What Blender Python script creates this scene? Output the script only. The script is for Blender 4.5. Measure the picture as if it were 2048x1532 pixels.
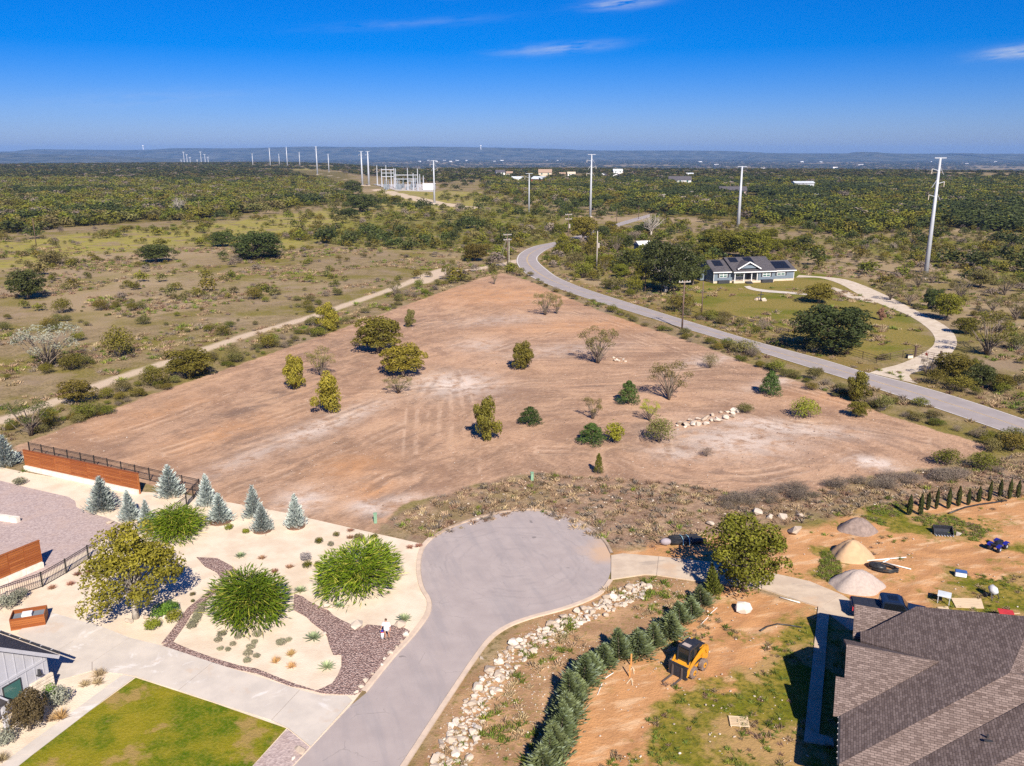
import bpy, bmesh, math, random
import numpy as np
from mathutils import Vector, Matrix
R = math.radians
rng = np.random.default_rng(7); random.seed(7)
scn = bpy.context.scene
for o in list(bpy.data.objects): bpy.data.objects.remove(o)

# ---------------------------------------------------------------- camera, sky, sun, exposure
CAM_H, FOC, HOR = 36.0, 1700.0, 302.0           # metres above ground, focal length and horizon row of the 2048 px photograph
PITCH = math.atan((766 - HOR) / FOC); CP, SP = math.cos(PITCH), math.sin(PITCH)
SUN_AZ, SUN_EL = R(14), R(37.5)                 # sun behind the camera, a little to its right
cam = bpy.data.cameras.new('camera'); camo = bpy.data.objects.new('camera', cam)
scn.collection.objects.link(camo); scn.camera = camo
cam.sensor_width = 36; cam.lens = 36 * FOC / 2048; cam.clip_start = 0.5; cam.clip_end = 90000
camo.location = (0, 0, CAM_H); camo.rotation_euler = (R(90) - PITCH, 0, 0)

world = bpy.data.worlds.new('World'); scn.world = world; world.use_nodes = True
wn = world.node_tree; wn.nodes.clear()
def W(t): return wn.nodes.new(t)
sky = W('ShaderNodeTexSky'); sky.sky_type = 'NISHITA'; sky.sun_disc = False
sky.sun_elevation = SUN_EL; sky.sun_rotation = math.pi - SUN_AZ
sky.altitude = 300; sky.air_density = 0.8; sky.dust_density = 0.7; sky.ozone_density = 4.0
hs = W('ShaderNodeHueSaturation'); hs.inputs['Saturation'].default_value = 1.42; hs.inputs['Value'].default_value = 1.0
tint = W('ShaderNodeMixRGB'); tint.blend_type = 'MULTIPLY'; tint.inputs[0].default_value = 1; tint.inputs[2].default_value = (.84, .86, 1.18, 1)   # camera white balance for the warm sun
wn.links.new(sky.outputs[0], tint.inputs[1]); wn.links.new(tint.outputs[0], hs.inputs['Color'])
# thin cirrus: stretched noise in a few places of the sky
tc = W('ShaderNodeTexCoord'); sep = W('ShaderNodeSeparateXYZ'); wn.links.new(tc.outputs['Generated'], sep.inputs[0])
def WM(op, a, b=None, c=None, clamp=False):
    n = W('ShaderNodeMath'); n.operation = op; n.use_clamp = clamp
    for i, v in enumerate((a, b, c)):
        if v is None: continue
        if isinstance(v, (int, float)): n.inputs[i].default_value = v
        else: wn.links.new(v, n.inputs[i])
    return n.outputs[0]
az = WM('ARCTAN2', sep.outputs[0], sep.outputs[1]); el = WM('ARCSINE', sep.outputs[2])
cmb = W('ShaderNodeCombineXYZ'); wn.links.new(WM('MULTIPLY', az, 22), cmb.inputs[0]); wn.links.new(WM('MULTIPLY', WM('ADD', el, WM('MULTIPLY', az, -.08)), 150), cmb.inputs[1])
nz = W('ShaderNodeTexNoise'); nz.inputs['Scale'].default_value = 1.0; nz.inputs['Detail'].default_value = 6; nz.inputs['Roughness'].default_value = .62
wn.links.new(cmb.outputs[0], nz.inputs['Vector'])
tot = None
for (a, e, sa, se, k) in ((-2.1, 9.35, 1.6, .16, .9), (7.0, 8.8, 2.0, .30, .7), (3.0, 6.2, 3.2, .30, .42), (29.6, 5.3, 2.0, .30, .9), (-6.5, 7.6, 5, .25, .12), (-22, 3.0, 6, .5, .10), (60, 20, 12, 2, .5), (-70, 25, 14, 2, .5), (130, 18, 12, 2, .5)):
    da = WM('DIVIDE', WM('SUBTRACT', az, R(a)), R(sa)); de = WM('DIVIDE', WM('SUBTRACT', el, WM('ADD', R(e), WM('MULTIPLY', WM('SUBTRACT', az, R(a)), .07))), R(se))
    g = WM('EXPONENT', WM('MULTIPLY', WM('ADD', WM('MULTIPLY', da, da), WM('MULTIPLY', de, de)), -1.0))
    g = WM('MULTIPLY', g, k); tot = g if tot is None else WM('ADD', tot, g)
cl = WM('MULTIPLY', tot, WM('MULTIPLY_ADD', nz.outputs[0], 4.0, -1.35, True), clamp=True)
mixc = W('ShaderNodeMixRGB'); mixc.inputs[2].default_value = (6.4, 7.0, 8.2, 1)
wn.links.new(cl, mixc.inputs[0]); wn.links.new(hs.outputs[0], mixc.inputs[1])
bg = W('ShaderNodeBackground'); bg.inputs['Strength'].default_value = 0.058
wo = W('ShaderNodeOutputWorld'); wn.links.new(mixc.outputs[0], bg.inputs[0]); wn.links.new(bg.outputs[0], wo.inputs[0])

sl = bpy.data.lights.new('sun', 'SUN'); sl.energy = 5.0; sl.angle = R(0.5); sl.color = (1, .915, .78)
so = bpy.data.objects.new('sun', sl); scn.collection.objects.link(so)
SUNV = Vector((math.sin(SUN_AZ) * math.cos(SUN_EL), -math.cos(SUN_AZ) * math.cos(SUN_EL), math.sin(SUN_EL)))
so.rotation_euler = SUNV.to_track_quat('Z', 'Y').to_euler(); so.location = (40, -150, 120)
scn.view_settings.view_transform = 'Standard'; scn.view_settings.look = 'None'
scn.view_settings.exposure = 0.72; scn.view_settings.gamma = 1.0; scn.view_settings.use_curve_mapping = False
scn.render.engine = 'CYCLES'
try:
    scn.cycles.max_bounces = 5; scn.cycles.diffuse_bounces = 2; scn.cycles.glossy_bounces = 2
    scn.cycles.transparent_max_bounces = 6; scn.cycles.volume_bounces = 0; scn.cycles.use_denoising = False; scn.cycles.sample_clamp_indirect = 4
except Exception: pass

# ---------------------------------------------------------------- survey: photo pixel -> point of the ground plane (or of the plane z = h)
def P(x, y, h=0.0):
    dx = (x - 1024) / FOC; dv = (y - 766) / FOC
    d = (dx, CP - dv * SP, -SP - dv * CP); t = (h - CAM_H) / d[2]
    return Vector((d[0] * t, d[1] * t, h))
def PXM(p):                                     # photo pixels per metre at a point
    f = p[1] * CP - (p[2] - CAM_H) * SP
    return FOC / f
def dep(p): return math.atan2(CAM_H - p[2], math.hypot(p[0], p[1]))
def height_to(p, ytop):                         # height of a vertical thing at ground point p whose top is on photo row ytop
    a = (766 - ytop) / FOC
    # (Y sp + z cp) / (Y cp - z sp) = a
    z = (a * p[1] * CP - p[1] * SP) / (CP + a * SP)
    return z + CAM_H
def Z8(l): return [(x * .3418, 1150 + y * .3418) for x, y in l]
def Z7(l): return [(x * .3418, 880 + y * .3418) for x, y in l]
def Z5(l): return [(500 + x * .2611, 1000 + y * .2611) for x, y in l]

# ---------------------------------------------------------------- helpers
C = scn.collection
def tag(o, label=None, cat=None, group=None, kind=None):
    if label: o['label'] = label
    if cat: o['category'] = cat
    if group: o['group'] = group
    if kind: o['kind'] = kind
    return o
def empty(name, loc=(0, 0, 0), rz=0, label=None, cat=None, group=None, scale=None):
    o = bpy.data.objects.new(name, None); C.objects.link(o); o.location = loc; o.rotation_euler = (0, 0, rz)
    o.empty_display_size = .2
    if scale is not None: o.scale = scale
    return tag(o, label, cat, group)
def link(name, me, parent=None, loc=None):
    o = bpy.data.objects.new(name, me); C.objects.link(o)
    if parent is not None: o.parent = parent
    if loc is not None: o.location = loc
    return o
def copy_tree(o, parent=None):
    c = o.copy(); C.objects.link(c); c.parent = parent
    for ch in list(o.children): copy_tree(ch, c)
    return c
class MB:
    def __init__(s): s.v = []; s.f = []
    def add(s, vs, fs):
        n = len(s.v); s.v += [tuple(v) for v in vs]; s.f += [tuple(i + n for i in f) for f in fs]; return s
    def box(s, x0, x1, y0, y1, z0, z1):
        return s.add([(x0,y0,z0),(x1,y0,z0),(x1,y1,z0),(x0,y1,z0),(x0,y0,z1),(x1,y0,z1),(x1,y1,z1),(x0,y1,z1)],
                     [(0,3,2,1),(4,5,6,7),(0,1,5,4),(1,2,6,5),(2,3,7,6),(3,0,4,7)])
    def obox(s, c, ax, ay, az):                 # oriented box, half axes
        c, ax, ay, az = Vector(c), Vector(ax), Vector(ay), Vector(az)
        vs = [c + sx * ax + sy * ay + sz * az for sz in (-1, 1) for sx, sy in ((-1,-1),(1,-1),(1,1),(-1,1))]
        return s.add(vs, [(0,3,2,1),(4,5,6,7),(0,1,5,4),(1,2,6,5),(2,3,7,6),(3,0,4,7)])
    def beam(s, a, b, w, h, up=(0, 0, 1)):
        a, b = Vector(a), Vector(b); d = (b - a); L = d.length; d.normalize()
        n = d.cross(Vector(up))
        if n.length < 1e-4: n = d.cross(Vector((1, 0, 0)))
        n.normalize(); u = n.cross(d)
        return s.obox((a + b) / 2, d * L / 2, n * w / 2, u * h / 2)
    def tube(s, pts, rad, n=6, cap=True):
        pts = [Vector(p) for p in pts]; m = len(pts)
        if isinstance(rad, (int, float)): rad = [rad] * m
        b = len(s.v); fs = []; up = None
        for i in range(m):
            d = (pts[min(i + 1, m - 1)] - pts[max(i - 1, 0)]).normalized()
            if up is None: up = d.orthogonal().normalized()
            up = (up - d * up.dot(d)); up = up.normalized() if up.length > 1e-5 else d.orthogonal().normalized()
            w = d.cross(up)
            for k in range(n):
                a = 2 * math.pi * k / n
                s.v.append(tuple(pts[i] + (up * math.cos(a) + w * math.sin(a)) * rad[i]))
        for i in range(m - 1):
            for k in range(n):
                s.f.append((b+i*n+k, b+i*n+(k+1)%n, b+(i+1)*n+(k+1)%n, b+(i+1)*n+k))
        if cap:
            s.f.append(tuple(b + k for k in reversed(range(n)))); s.f.append(tuple(b + (m-1)*n + k for k in range(n)))
        return s
    def prism(s, poly, z0, z1):
        if sum(poly[i-1][0]*poly[i][1]-poly[i][0]*poly[i-1][1] for i in range(len(poly))) < 0: poly = poly[::-1]
        n = len(poly); b = len(s.v)
        s.v += [(x, y, z0) for x, y, *_ in poly] + [(x, y, z1) for x, y, *_ in poly]
        s.f.append(tuple(b + i for i in reversed(range(n)))); s.f.append(tuple(b + n + i for i in range(n)))
        for i in range(n): j = (i + 1) % n; s.f.append((b+i, b+j, b+n+j, b+n+i))
        return s
    def vprism(s, poly, o, ux, uy, th):          # polygon in the plane (o, ux, uy), extruded by vector th
        o, ux, uy, th = Vector(o), Vector(ux), Vector(uy), Vector(th)
        n = len(poly); b = len(s.v); q = [o + ux * x + uy * y for x, y in poly]
        s.v += [tuple(v) for v in q] + [tuple(v + th) for v in q]
        s.f.append(tuple(b + i for i in reversed(range(n)))); s.f.append(tuple(b + n + i for i in range(n)))
        for i in range(n): j = (i + 1) % n; s.f.append((b+i, b+j, b+n+j, b+n+i))
        return s
    def mesh(s, name, mat, smooth=False, bevel=0):
        me = bpy.data.meshes.new(name); me.from_pydata(s.v, [], s.f)
        bm = bmesh.new(); bm.from_mesh(me)
        bmesh.ops.recalc_face_normals(bm, faces=bm.faces)
        if bevel:
            bmesh.ops.bevel(bm, geom=[e for e in bm.edges if e.is_manifold and e.calc_face_angle(0) > .5], offset=bevel, segments=2, affect='EDGES', clamp_overlap=True)
        bm.to_mesh(me); bm.free()
        me.materials.append(mat)
        if smooth: me.polygons.foreach_set('use_smooth', [True] * len(me.polygons))
        return me
    def build(s, name, mat, parent=None, smooth=False, bevel=0, loc=None):
        return link(name, s.mesh(name, mat, smooth, bevel), parent, loc)
def ell(mb, c, r, n=10, m=6):
    c = Vector(c); b = len(mb.v)
    for i in range(m + 1):
        t = math.pi * i / m
        for k in range(n):
            a = 2 * math.pi * k / n
            mb.v.append((c.x + r[0]*math.sin(t)*math.cos(a), c.y + r[1]*math.sin(t)*math.sin(a), c.z - r[2]*math.cos(t)))
    for i in range(m):
        for k in range(n):
            mb.f.append((b+i*n+k, b+i*n+(k+1)%n, b+(i+1)*n+(k+1)%n, b+(i+1)*n+k))
    return mb
def sheet(name, poly, z, mat, th=0.0, kind='structure', label=None, cat=None, parent=None):
    """flat sheet over a polygon (with sides when th > 0), triangulated"""
    poly = [(p[0], p[1]) for p in poly]
    bm = bmesh.new(); vs = [bm.verts.new((x, y, z)) for x, y in poly]
    f = bm.faces.new(vs); bm.normal_update()
    if f.normal.z < 0: f.normal_flip()
    if th:
        r = bmesh.ops.extrude_edge_only(bm, edges=list(bm.edges))
        for v in r['geom']:
            if isinstance(v, bmesh.types.BMVert): v.co.z -= th
    bmesh.ops.triangulate(bm, faces=[q for q in bm.faces if len(q.verts) > 4])
    bmesh.ops.recalc_face_normals(bm, faces=bm.faces)
    me = bpy.data.meshes.new(name); bm.to_mesh(me); bm.free(); me.materials.append(mat)
    o = link(name, me, parent)
    if parent is None: tag(o, label, cat, kind=kind)
    return o
def smooth_line(pts, n=6, closed=False):
    pts = [Vector((p[0], p[1])) for p in pts]; m = len(pts); out = []
    rng_ = range(m if closed else m - 1)
    for i in rng_:
        p0 = pts[(i-1) % m] if closed or i > 0 else pts[0] * 2 - pts[1]
        p1 = pts[i]; p2 = pts[(i+1) % m]
        p3 = pts[(i+2) % m] if closed or i + 2 < m else pts[-1] * 2 - pts[-2]
        for k in range(n):
            t = k / n
            out.append(.5 * ((2*p1) + (p2-p0)*t + (2*p0-5*p1+4*p2-p3)*t*t + (3*p1-p0-3*p2+p3)*t**3))
    if not closed: out.append(pts[-1])
    return out
def offset_line(l, d):
    out = []
    for i in range(len(l)):
        t = (l[min(i+1, len(l)-1)] - l[max(i-1, 0)]).normalized()
        out.append(l[i] + Vector((-t.y, t.x)) * d)
    return out
def ribbon(name, A, B, z, mat, parent=None, label=None, cat=None, kind='structure'):
    n = len(A); vs = [(p[0], p[1], z) for p in A] + [(p[0], p[1], z) for p in B]
    fs = [(i, i+1, n+i+1, n+i) for i in range(n-1)]
    me = bpy.data.meshes.new(name); me.from_pydata(vs, [], fs); me.materials.append(mat)
    bm = bmesh.new(); bm.from_mesh(me); bm.normal_update()
    for f in bm.faces:
        if f.normal.z < 0: f.normal_flip()
    bm.to_mesh(me); bm.free()
    o = link(name, me, parent)
    if parent is None: tag(o, label, cat, kind=kind)
    return o

# ---------------------------------------------------------------- materials
def srgb(r, g, b): return tuple(((c/255)/12.92 if c/255 <= .04045 else ((c/255+.055)/1.055)**2.4) for c in (r, g, b)) + (1,)
class NT:
    def __init__(s, name):
        s.m = bpy.data.materials.new(name); s.m.use_nodes = True; s.t = s.m.node_tree
        s.b = s.t.nodes['Principled BSDF']; s.out = s.t.nodes['Material Output']
        s.pos = s.n('ShaderNodeNewGeometry').outputs['Position']
        s.b.inputs['Specular IOR Level'].default_value = .25
    def n(s, t): return s.t.nodes.new(t)
    def l(s, a, b): s.t.links.new(a, b)
    def put(s, sock, v):
        if isinstance(v, (int, float)): sock.default_value = v
        elif isinstance(v, tuple): sock.default_value = v if len(v) == len(sock.default_value) else v[:3]
        else: s.l(v, sock)
    def math(s, op, a, b=None, c=None, clamp=False):
        n = s.n('ShaderNodeMath'); n.operation = op; n.use_clamp = clamp
        for i, v in enumerate((a, b, c)):
            if v is not None: s.put(n.inputs[i], v)
        return n.outputs[0]
    def vec(s, sc=(1,1,1), rot=(0,0,0), src=None, loc=(0,0,0)):
        src = src or s.pos
        if any(rot):                             # turn first, then stretch
            r = s.n('ShaderNodeMapping'); r.inputs['Rotation'].default_value = rot; s.l(src, r.inputs[0]); src = r.outputs[0]
        n = s.n('ShaderNodeMapping'); n.inputs['Scale'].default_value = sc; n.inputs['Location'].default_value = loc
        s.l(src, n.inputs[0]); return n.outputs[0]
    def noise(s, scale, det=5, rough=.55, vec=None, dist=0):
        n = s.n('ShaderNodeTexNoise'); n.inputs['Scale'].default_value = scale; n.inputs['Detail'].default_value = det
        n.inputs['Roughness'].default_value = rough; n.inputs['Distortion'].default_value = dist
        s.l(vec or s.pos, n.inputs['Vector']); return n.outputs[0]
    def voro(s, scale, out='Distance', vec=None, feature='F1'):
        n = s.n('ShaderNodeTexVoronoi'); n.inputs['Scale'].default_value = scale; n.feature = feature
        s.l(vec or s.pos, n.inputs['Vector']); return n.outputs[out]
    def ramp(s, v, lo, hi):
        n = s.n('ShaderNodeMapRange'); n.interpolation_type = 'SMOOTHSTEP'
        s.put(n.inputs[0], v); n.inputs[1].default_value = lo; n.inputs[2].default_value = hi; return n.outputs[0]
    def mix(s, f, a, b, mode='MIX'):
        n = s.n('ShaderNodeMixRGB'); n.blend_type = mode
        s.put(n.inputs[0], f); s.put(n.inputs[1], a); s.put(n.inputs[2], b); return n.outputs[0]
    def attr(s, name):
        n = s.n('ShaderNodeAttribute'); n.attribute_name = name; return n.outputs['Fac']
    def bump(s, h, strength=.5, dist=.05):
        n = s.n('ShaderNodeBump'); n.inputs['Strength'].default_value = strength; n.inputs['Distance'].default_value = dist
        s.put(n.inputs['Height'], h); s.l(n.outputs[0], s.b.inputs['Normal'])
    def col(s, c, rough=.85, metal=0, spec=None):
        s.put(s.b.inputs['Base Color'], c); s.put(s.b.inputs['Roughness'], rough); s.b.inputs['Metallic'].default_value = metal
        if spec is not None: s.b.inputs['Specular IOR Level'].default_value = spec
        return s.m
def pmat(name, c1, c2=None, scale=2.0, rough=.85, bump=0, metal=0, det=5, spec=None, bd=.03, obj=False):
    t = NT(name)
    src = None
    if obj: src = t.n('ShaderNodeTexCoord').outputs['Object']
    if c2 is None: c2 = tuple(v * .8 for v in c1[:3]) + (1,)
    nz = t.noise(scale, det, .6, vec=src)
    c = t.mix(t.ramp(nz, .32, .68), c1, c2)
    if bump: t.bump(t.noise(scale * 4, 6, .6, vec=src), bump, bd)
    return t.col(c, rough, metal, spec)
def leafmat(name, dark, light, tip=None, trans=.10, hue=.03):
    t = NT(name); v = t.attr('var')
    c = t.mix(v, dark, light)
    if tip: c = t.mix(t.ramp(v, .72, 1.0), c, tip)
    oi = t.n('ShaderNodeObjectInfo'); h = t.n('ShaderNodeHueSaturation')
    t.put(h.inputs['Hue'], t.math('MULTIPLY_ADD', oi.outputs['Random'], hue, .5 - hue / 2))
    t.put(h.inputs['Value'], t.math('MULTIPLY_ADD', t.math('FRACT', t.math('MULTIPLY', oi.outputs['Random'], 7.3)), .5, .75))
    t.l(c, h.inputs['Color'])
    t.col(h.outputs[0], .65)
    tr = t.n('ShaderNodeBsdfTranslucent'); t.l(h.outputs[0], tr.inputs[0])
    ms = t.n('ShaderNodeMixShader'); ms.inputs[0].default_value = trans
    t.l(t.b.outputs[0], ms.inputs[1]); t.l(tr.outputs[0], ms.inputs[2]); t.l(ms.outputs[0], t.out.inputs[0])
    return t.m
M = {}
M['bark'] = pmat('bark', (.12,.09,.065,1), (.22,.18,.14,1), 6, .9, .5)
M['bark_gray'] = pmat('bark_gray', (.30,.26,.22,1), (.42,.38,.33,1), 6, .9, .4)
M['oak'] = leafmat('oak_leaf', (.022,.032,.008,1), (.085,.10,.022,1))
M['oliveoak'] = leafmat('olive_oak_leaf', (.038,.035,.006,1), (.205,.165,.022,1))
M['yellowoak'] = leafmat('yellow_oak_leaf', (.10,.10,.010,1), (.36,.31,.032,1))
M['goldoak'] = leafmat('gold_oak_leaf', (.045,.048,.004,1), (.245,.225,.02,1))
M['greentree'] = leafmat('green_tree_leaf', (.032,.04,.004,1), (.205,.20,.018,1))
M['juniper'] = leafmat('juniper_leaf', (.02,.045,.010,1), (.075,.12,.022,1))
M['scrub'] = leafmat('scrub_leaf', (.045,.042,.011,1), (.22,.195,.06,1), hue=.05)
M['scrubgreen'] = leafmat('scrub_green_leaf', (.03,.038,.004,1), (.20,.20,.02,1), hue=.05)
M['scrubgray'] = leafmat('scrub_gray_leaf', (.115,.09,.07,1), (.27,.215,.165,1), hue=.02)
M['lime'] = leafmat('lime_leaf', (.13,.15,.010,1), (.34,.34,.03,1))
M['silver'] = leafmat('silver_leaf', (.15,.16,.115,1), (.34,.34,.26,1))
M['mesquite'] = leafmat('mesquite_leaf', (.09,.08,.022,1), (.23,.195,.06,1))
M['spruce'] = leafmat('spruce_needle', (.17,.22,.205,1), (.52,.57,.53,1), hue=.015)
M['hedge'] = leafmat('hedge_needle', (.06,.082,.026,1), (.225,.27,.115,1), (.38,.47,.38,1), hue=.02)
M['hedgeyellow'] = leafmat('hedge_yellow_needle', (.07,.09,.015,1), (.22,.24,.04,1), hue=.02)
M['cypress'] = leafmat('cypress_needle', (.022,.028,.008,1), (.065,.072,.018,1))
M['weep'] = leafmat('weeping_leaf', (.038,.085,.003,1), (.23,.31,.012,1), (.58,.52,.09,1), hue=.01)
M['agave'] = leafmat('agave_leaf', (.20,.28,.15,1), (.42,.48,.26,1), trans=.1)
M['lavender'] = leafmat('lavender_leaf', (.17,.16,.10,1), (.33,.31,.20,1))
M['purple'] = leafmat('purple_leaf', (.16,.14,.13,1), (.32,.28,.28,1))
M['box'] = leafmat('boxwood_leaf', (.05,.11,.01,1), (.18,.29,.035,1))
M['russet'] = leafmat('russet_grass', (.22,.11,.07,1), (.40,.22,.14,1))
M['gold'] = leafmat('gold_grass', (.42,.26,.09,1), (.68,.46,.20,1))
M['drygrass'] = leafmat('dry_grass', (.28,.20,.11,1), (.50,.375,.23,1))
M['weed'] = leafmat('weed_leaf', (.12,.08,.048,1), (.34,.235,.14,1), hue=.05)
M['greenweed'] = leafmat('green_weed_leaf', (.07,.10,.014,1), (.22,.25,.04,1), hue=.04)
M['plum'] = leafmat('plum_leaf', (.045,.035,.02,1), (.17,.12,.05,1))
M['farleaf'] = leafmat('far_leaf', (.015,.02,.006,1), (.08,.085,.018,1), hue=.06)
M['farleaf2'] = leafmat('far_olive_leaf', (.032,.031,.007,1), (.16,.135,.03,1), hue=.06)
M['twig'] = pmat('twig', (.26,.21,.17,1), (.38,.33,.28,1), 5)
# ================================================================ ground
def polyw(px): return [P(x, y) for x, y in px]
def axis(a, b, step, far0, far1, g=1.09):
    l = list(np.arange(a, b + 1e-6, step)); s = step
    while l[-1] < far1: s *= g; l.append(l[-1] + s)
    s = step
    while l[0] > far0: s *= g; l.insert(0, l[0] - s)
    return np.array(l)
gx = axis(-90, 90, .55, -12500, 12500); gy = axis(38, 255, .55, -900, 13600)
GX, GY = np.meshgrid(gx, gy); gp = np.stack([GX.ravel(), GY.ravel()], 1)
def sd_poly(pts, poly):
    poly = np.array([(p[0], p[1]) for p in poly]); n = len(poly)
    d = np.full(len(pts), 1e18); inside = np.zeros(len(pts), bool)
    for i in range(n):
        a, b = poly[i], poly[(i+1) % n]; e = b - a; w = pts - a
        t = np.clip((w @ e) / max(e @ e, 1e-9), 0, 1); q = w - t[:, None] * e
        d = np.minimum(d, (q**2).sum(1))
        c = (a[1] > pts[:, 1]) != (b[1] > pts[:, 1])
        if abs(e[1]) > 1e-9:
            inside ^= c & (pts[:, 0] < a[0] + (pts[:, 1] - a[1]) / e[1] * e[0])
    d = np.sqrt(d); return np.where(inside, d, -d)
def sd_line(pts, line, hw):
    line = np.array([(p[0], p[1]) for p in line]); d = np.full(len(pts), 1e18)
    for a, b in zip(line[:-1], line[1:]):
        e = b - a; w = pts - a; t = np.clip((w @ e) / max(e @ e, 1e-9), 0, 1); q = w - t[:, None] * e
        d = np.minimum(d, (q**2).sum(1))
    return hw - np.sqrt(d)
LOT = polyw([(30,893),(300,790),(620,680),(960,556),(1005,546),(1060,562),(1100,580),(1200,622),(1400,690),(1600,765),(1800,838),(1990,895),(1870,935),(1740,950),(1660,985),(1580,1000),(1480,995),(1350,965),(1220,960),(1080,945),(1000,955),(900,985),(800,1010),(765,1050),(752,1066),(600,1036),(374,986),(200,950),(30,912)])
WEED = polyw([(765,1045),(900,983),(1080,946),(1350,966),(1580,1000),(1740,950),(1900,936),(2060,905),(2300,930),(2300,1010),(1900,1000),(1650,1040),(1480,1060),(1330,1090),(1240,1100),(1062,1020),(850,1080)])
BANK = polyw([(1290,1150),(1425,1165),(1400,1215),(1300,1300),(1200,1330),(1140,1390),(1100,1500),(1080,1600),(800,1600),(900,1400),(1040,1250),(1220,1170)])
ORNG = [polyw([(1440,1165),(1640,1215),(1640,1620),(1080,1620),(1130,1450),(1200,1340),(1300,1312),(1430,1200)]),
        polyw([(1235,1102),(1330,1085),(1560,1060),(1640,1050),(1700,1030),(1840,1010),(2060,985),(2400,960),(2400,1330),(1900,1300),(1700,1230),(1620,1170),(1440,1130),(1230,1120)])]
GRASS = [polyw([(1560,1275),(1600,1235),(1660,1215),(1760,1280),(1700,1640),(1300,1640),(1290,1500),(1310,1420),(1400,1375),(1480,1372),(1520,1320)]),
         polyw([(1855,1165),(1900,1140),(1990,1150),(2120,1150),(2400,1180),(2400,1330),(1880,1260)]),
         polyw([(1640,1100),(1680,1105),(1690,1160),(1740,1185),(1700,1195),(1630,1150)]), polyw([(1780,1020),(1900,1030),(1990,1060),(1960,1085),(1860,1070),(1770,1060)]),
         polyw([(2000,1095),(2100,1060),(2200,1080),(2100,1120)]), polyw([(1690,1020),(1800,1000),(1850,1040),(1780,1060)])]
YARD = polyw([(1255,560),(1330,545),(1400,545),(1600,540),(1720,560),(1830,620),(1850,690),(1790,722),(1640,692),(1450,640),(1330,606)])
BRUSH = [polyw([(-900,334),(480,334),(700,345),(690,405),(560,418),(420,437),(200,450),(0,468),(-900,480)]),
         polyw([(960,352),(1260,350),(3000,352),(3000,520),(2200,480),(1900,455),(1700,470),(1560,450),(1450,440),(1330,428),(1100,402),(980,385)])]
GREENF2 = polyw([(1600,474),(1750,478),(2048,482),(2400,500),(2400,600),(2048,560),(1900,536),(1700,500)])
GREENF = polyw([(560,478),(690,440),(900,425),(1010,402),(1130,440),(1112,484),(960,505),(760,500)])
TRACK = [polyw([(-120,880),(0,842),(90,810),(160,785),(230,758),(340,722),(430,692),(500,668),(560,652),(640,628),(720,600),(800,572),(860,548),(900,540)]),
         polyw([(800,572),(845,552),(885,538)]), polyw([(845,565),(880,547),(940,540),(1010,528),(1040,520)]), polyw([(600,335),(640,347),(700,362),(740,374)]), polyw([(745,376),(800,390),(880,408),(960,418)])]
SHOULDER = polyw([(1047,540),(1130,585),(1250,622),(1460,690),(1686,760),(1873,822),(2048,885),(2300,975),(2300,900),(2048,825),(1827,752),(1616,694),(1445,650),(1281,598),(1172,566),(1112,542),(1090,520)])
sdl = lambda ps: np.max([sd_poly(gp, p) for p in ps], 0)
att = dict(lot=sd_poly(gp, LOT), weed=sd_poly(gp, WEED), bank=sd_poly(gp, BANK), orange=sdl(ORNG), grass=sdl(GRASS), yard=sd_poly(gp, YARD), brush=sdl(BRUSH),
           greenf=sdl([GREENF, GREENF2]), gold=sdl([polyw([(-400,510),(0,482),(200,466),(420,446),(690,416),(770,432),(690,474),(560,500),(420,486),(200,506),(0,540),(-400,580)]), polyw([(760,378),(1000,386),(1010,404),(870,425),(740,420)]), polyw([(470,334),(620,338),(720,366),(640,352),(480,340)])]), shoulder=sd_poly(gp, SHOULDER), track=np.max([sd_line(gp, l, w) for l, w in zip(TRACK, (1.5, 1.5, 2.2, 6, 8))], 0))
def blobs(lst):
    out = np.zeros(len(gp))
    for (x, y, rx, ry, sl, k) in lst:           # centre and radii surveyed in the photo, turned into ground metres
        c = P(x, y); m = PXM(c); a = P(x + rx, y - rx * sl); u = np.array([a.x - c.x, a.y - c.y]); L1 = np.linalg.norm(u); u /= max(L1, 1e-6)
        v = np.array([-u[1], u[0]]); b = P(x, y + ry); L2 = abs((np.array([b.x - c.x, b.y - c.y])) @ v) + .4
        w = gp - np.array([c.x, c.y]); out = np.maximum(out, k * np.exp(-((w @ u) / L1)**2 - ((w @ v) / L2)**2))
    return out
att['chalk'] = blobs([(905,768,75,26,.15,.9),(1000,640,90,10,.1,.35),(1470,880,120,30,.0,.75),(1560,852,150,13,-.1,.8),(1745,925,50,9,-.2,1.1),(1350,905,60,12,-.1,.6),(650,850,120,16,.42,.7),(520,905,110,14,.42,.45),(605,1000,50,22,.1,.8),(740,1015,40,16,-.3,.8),(920,1020,70,22,.15,.9),(1420,720,60,10,.2,.5),(1120,700,120,12,.1,.35),(1560,760,60,9,.3,.6),(800,1000,60,10,.2,.5),(1120,985,50,12,0,.7),(1260,1010,50,14,0,.8),(1350,1000,30,12,0,.6),(960,690,60,14,0,.4),(300,560,130,14,0,.6),(430,590,120,12,.05,.55),(170,690,60,10,.1,.6),(470,640,80,8,.1,.5),(560,560,100,9,.05,.5),(1130,552,34,6,-.3,.9),(360,580,70,8,0,.6)])
att['rust'] = blobs([(1000,590,160,24,0,.6),(1200,650,200,14,.05,.5),(700,930,60,30,.4,.6),(800,1032,30,10,.1,1.0),(740,980,30,26,.9,.8),(430,870,120,20,.35,.5),(1680,800,120,12,-.15,.5),(1790,1085,60,26,-.1,.9),(300,830,120,20,.35,.4)])
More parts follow.
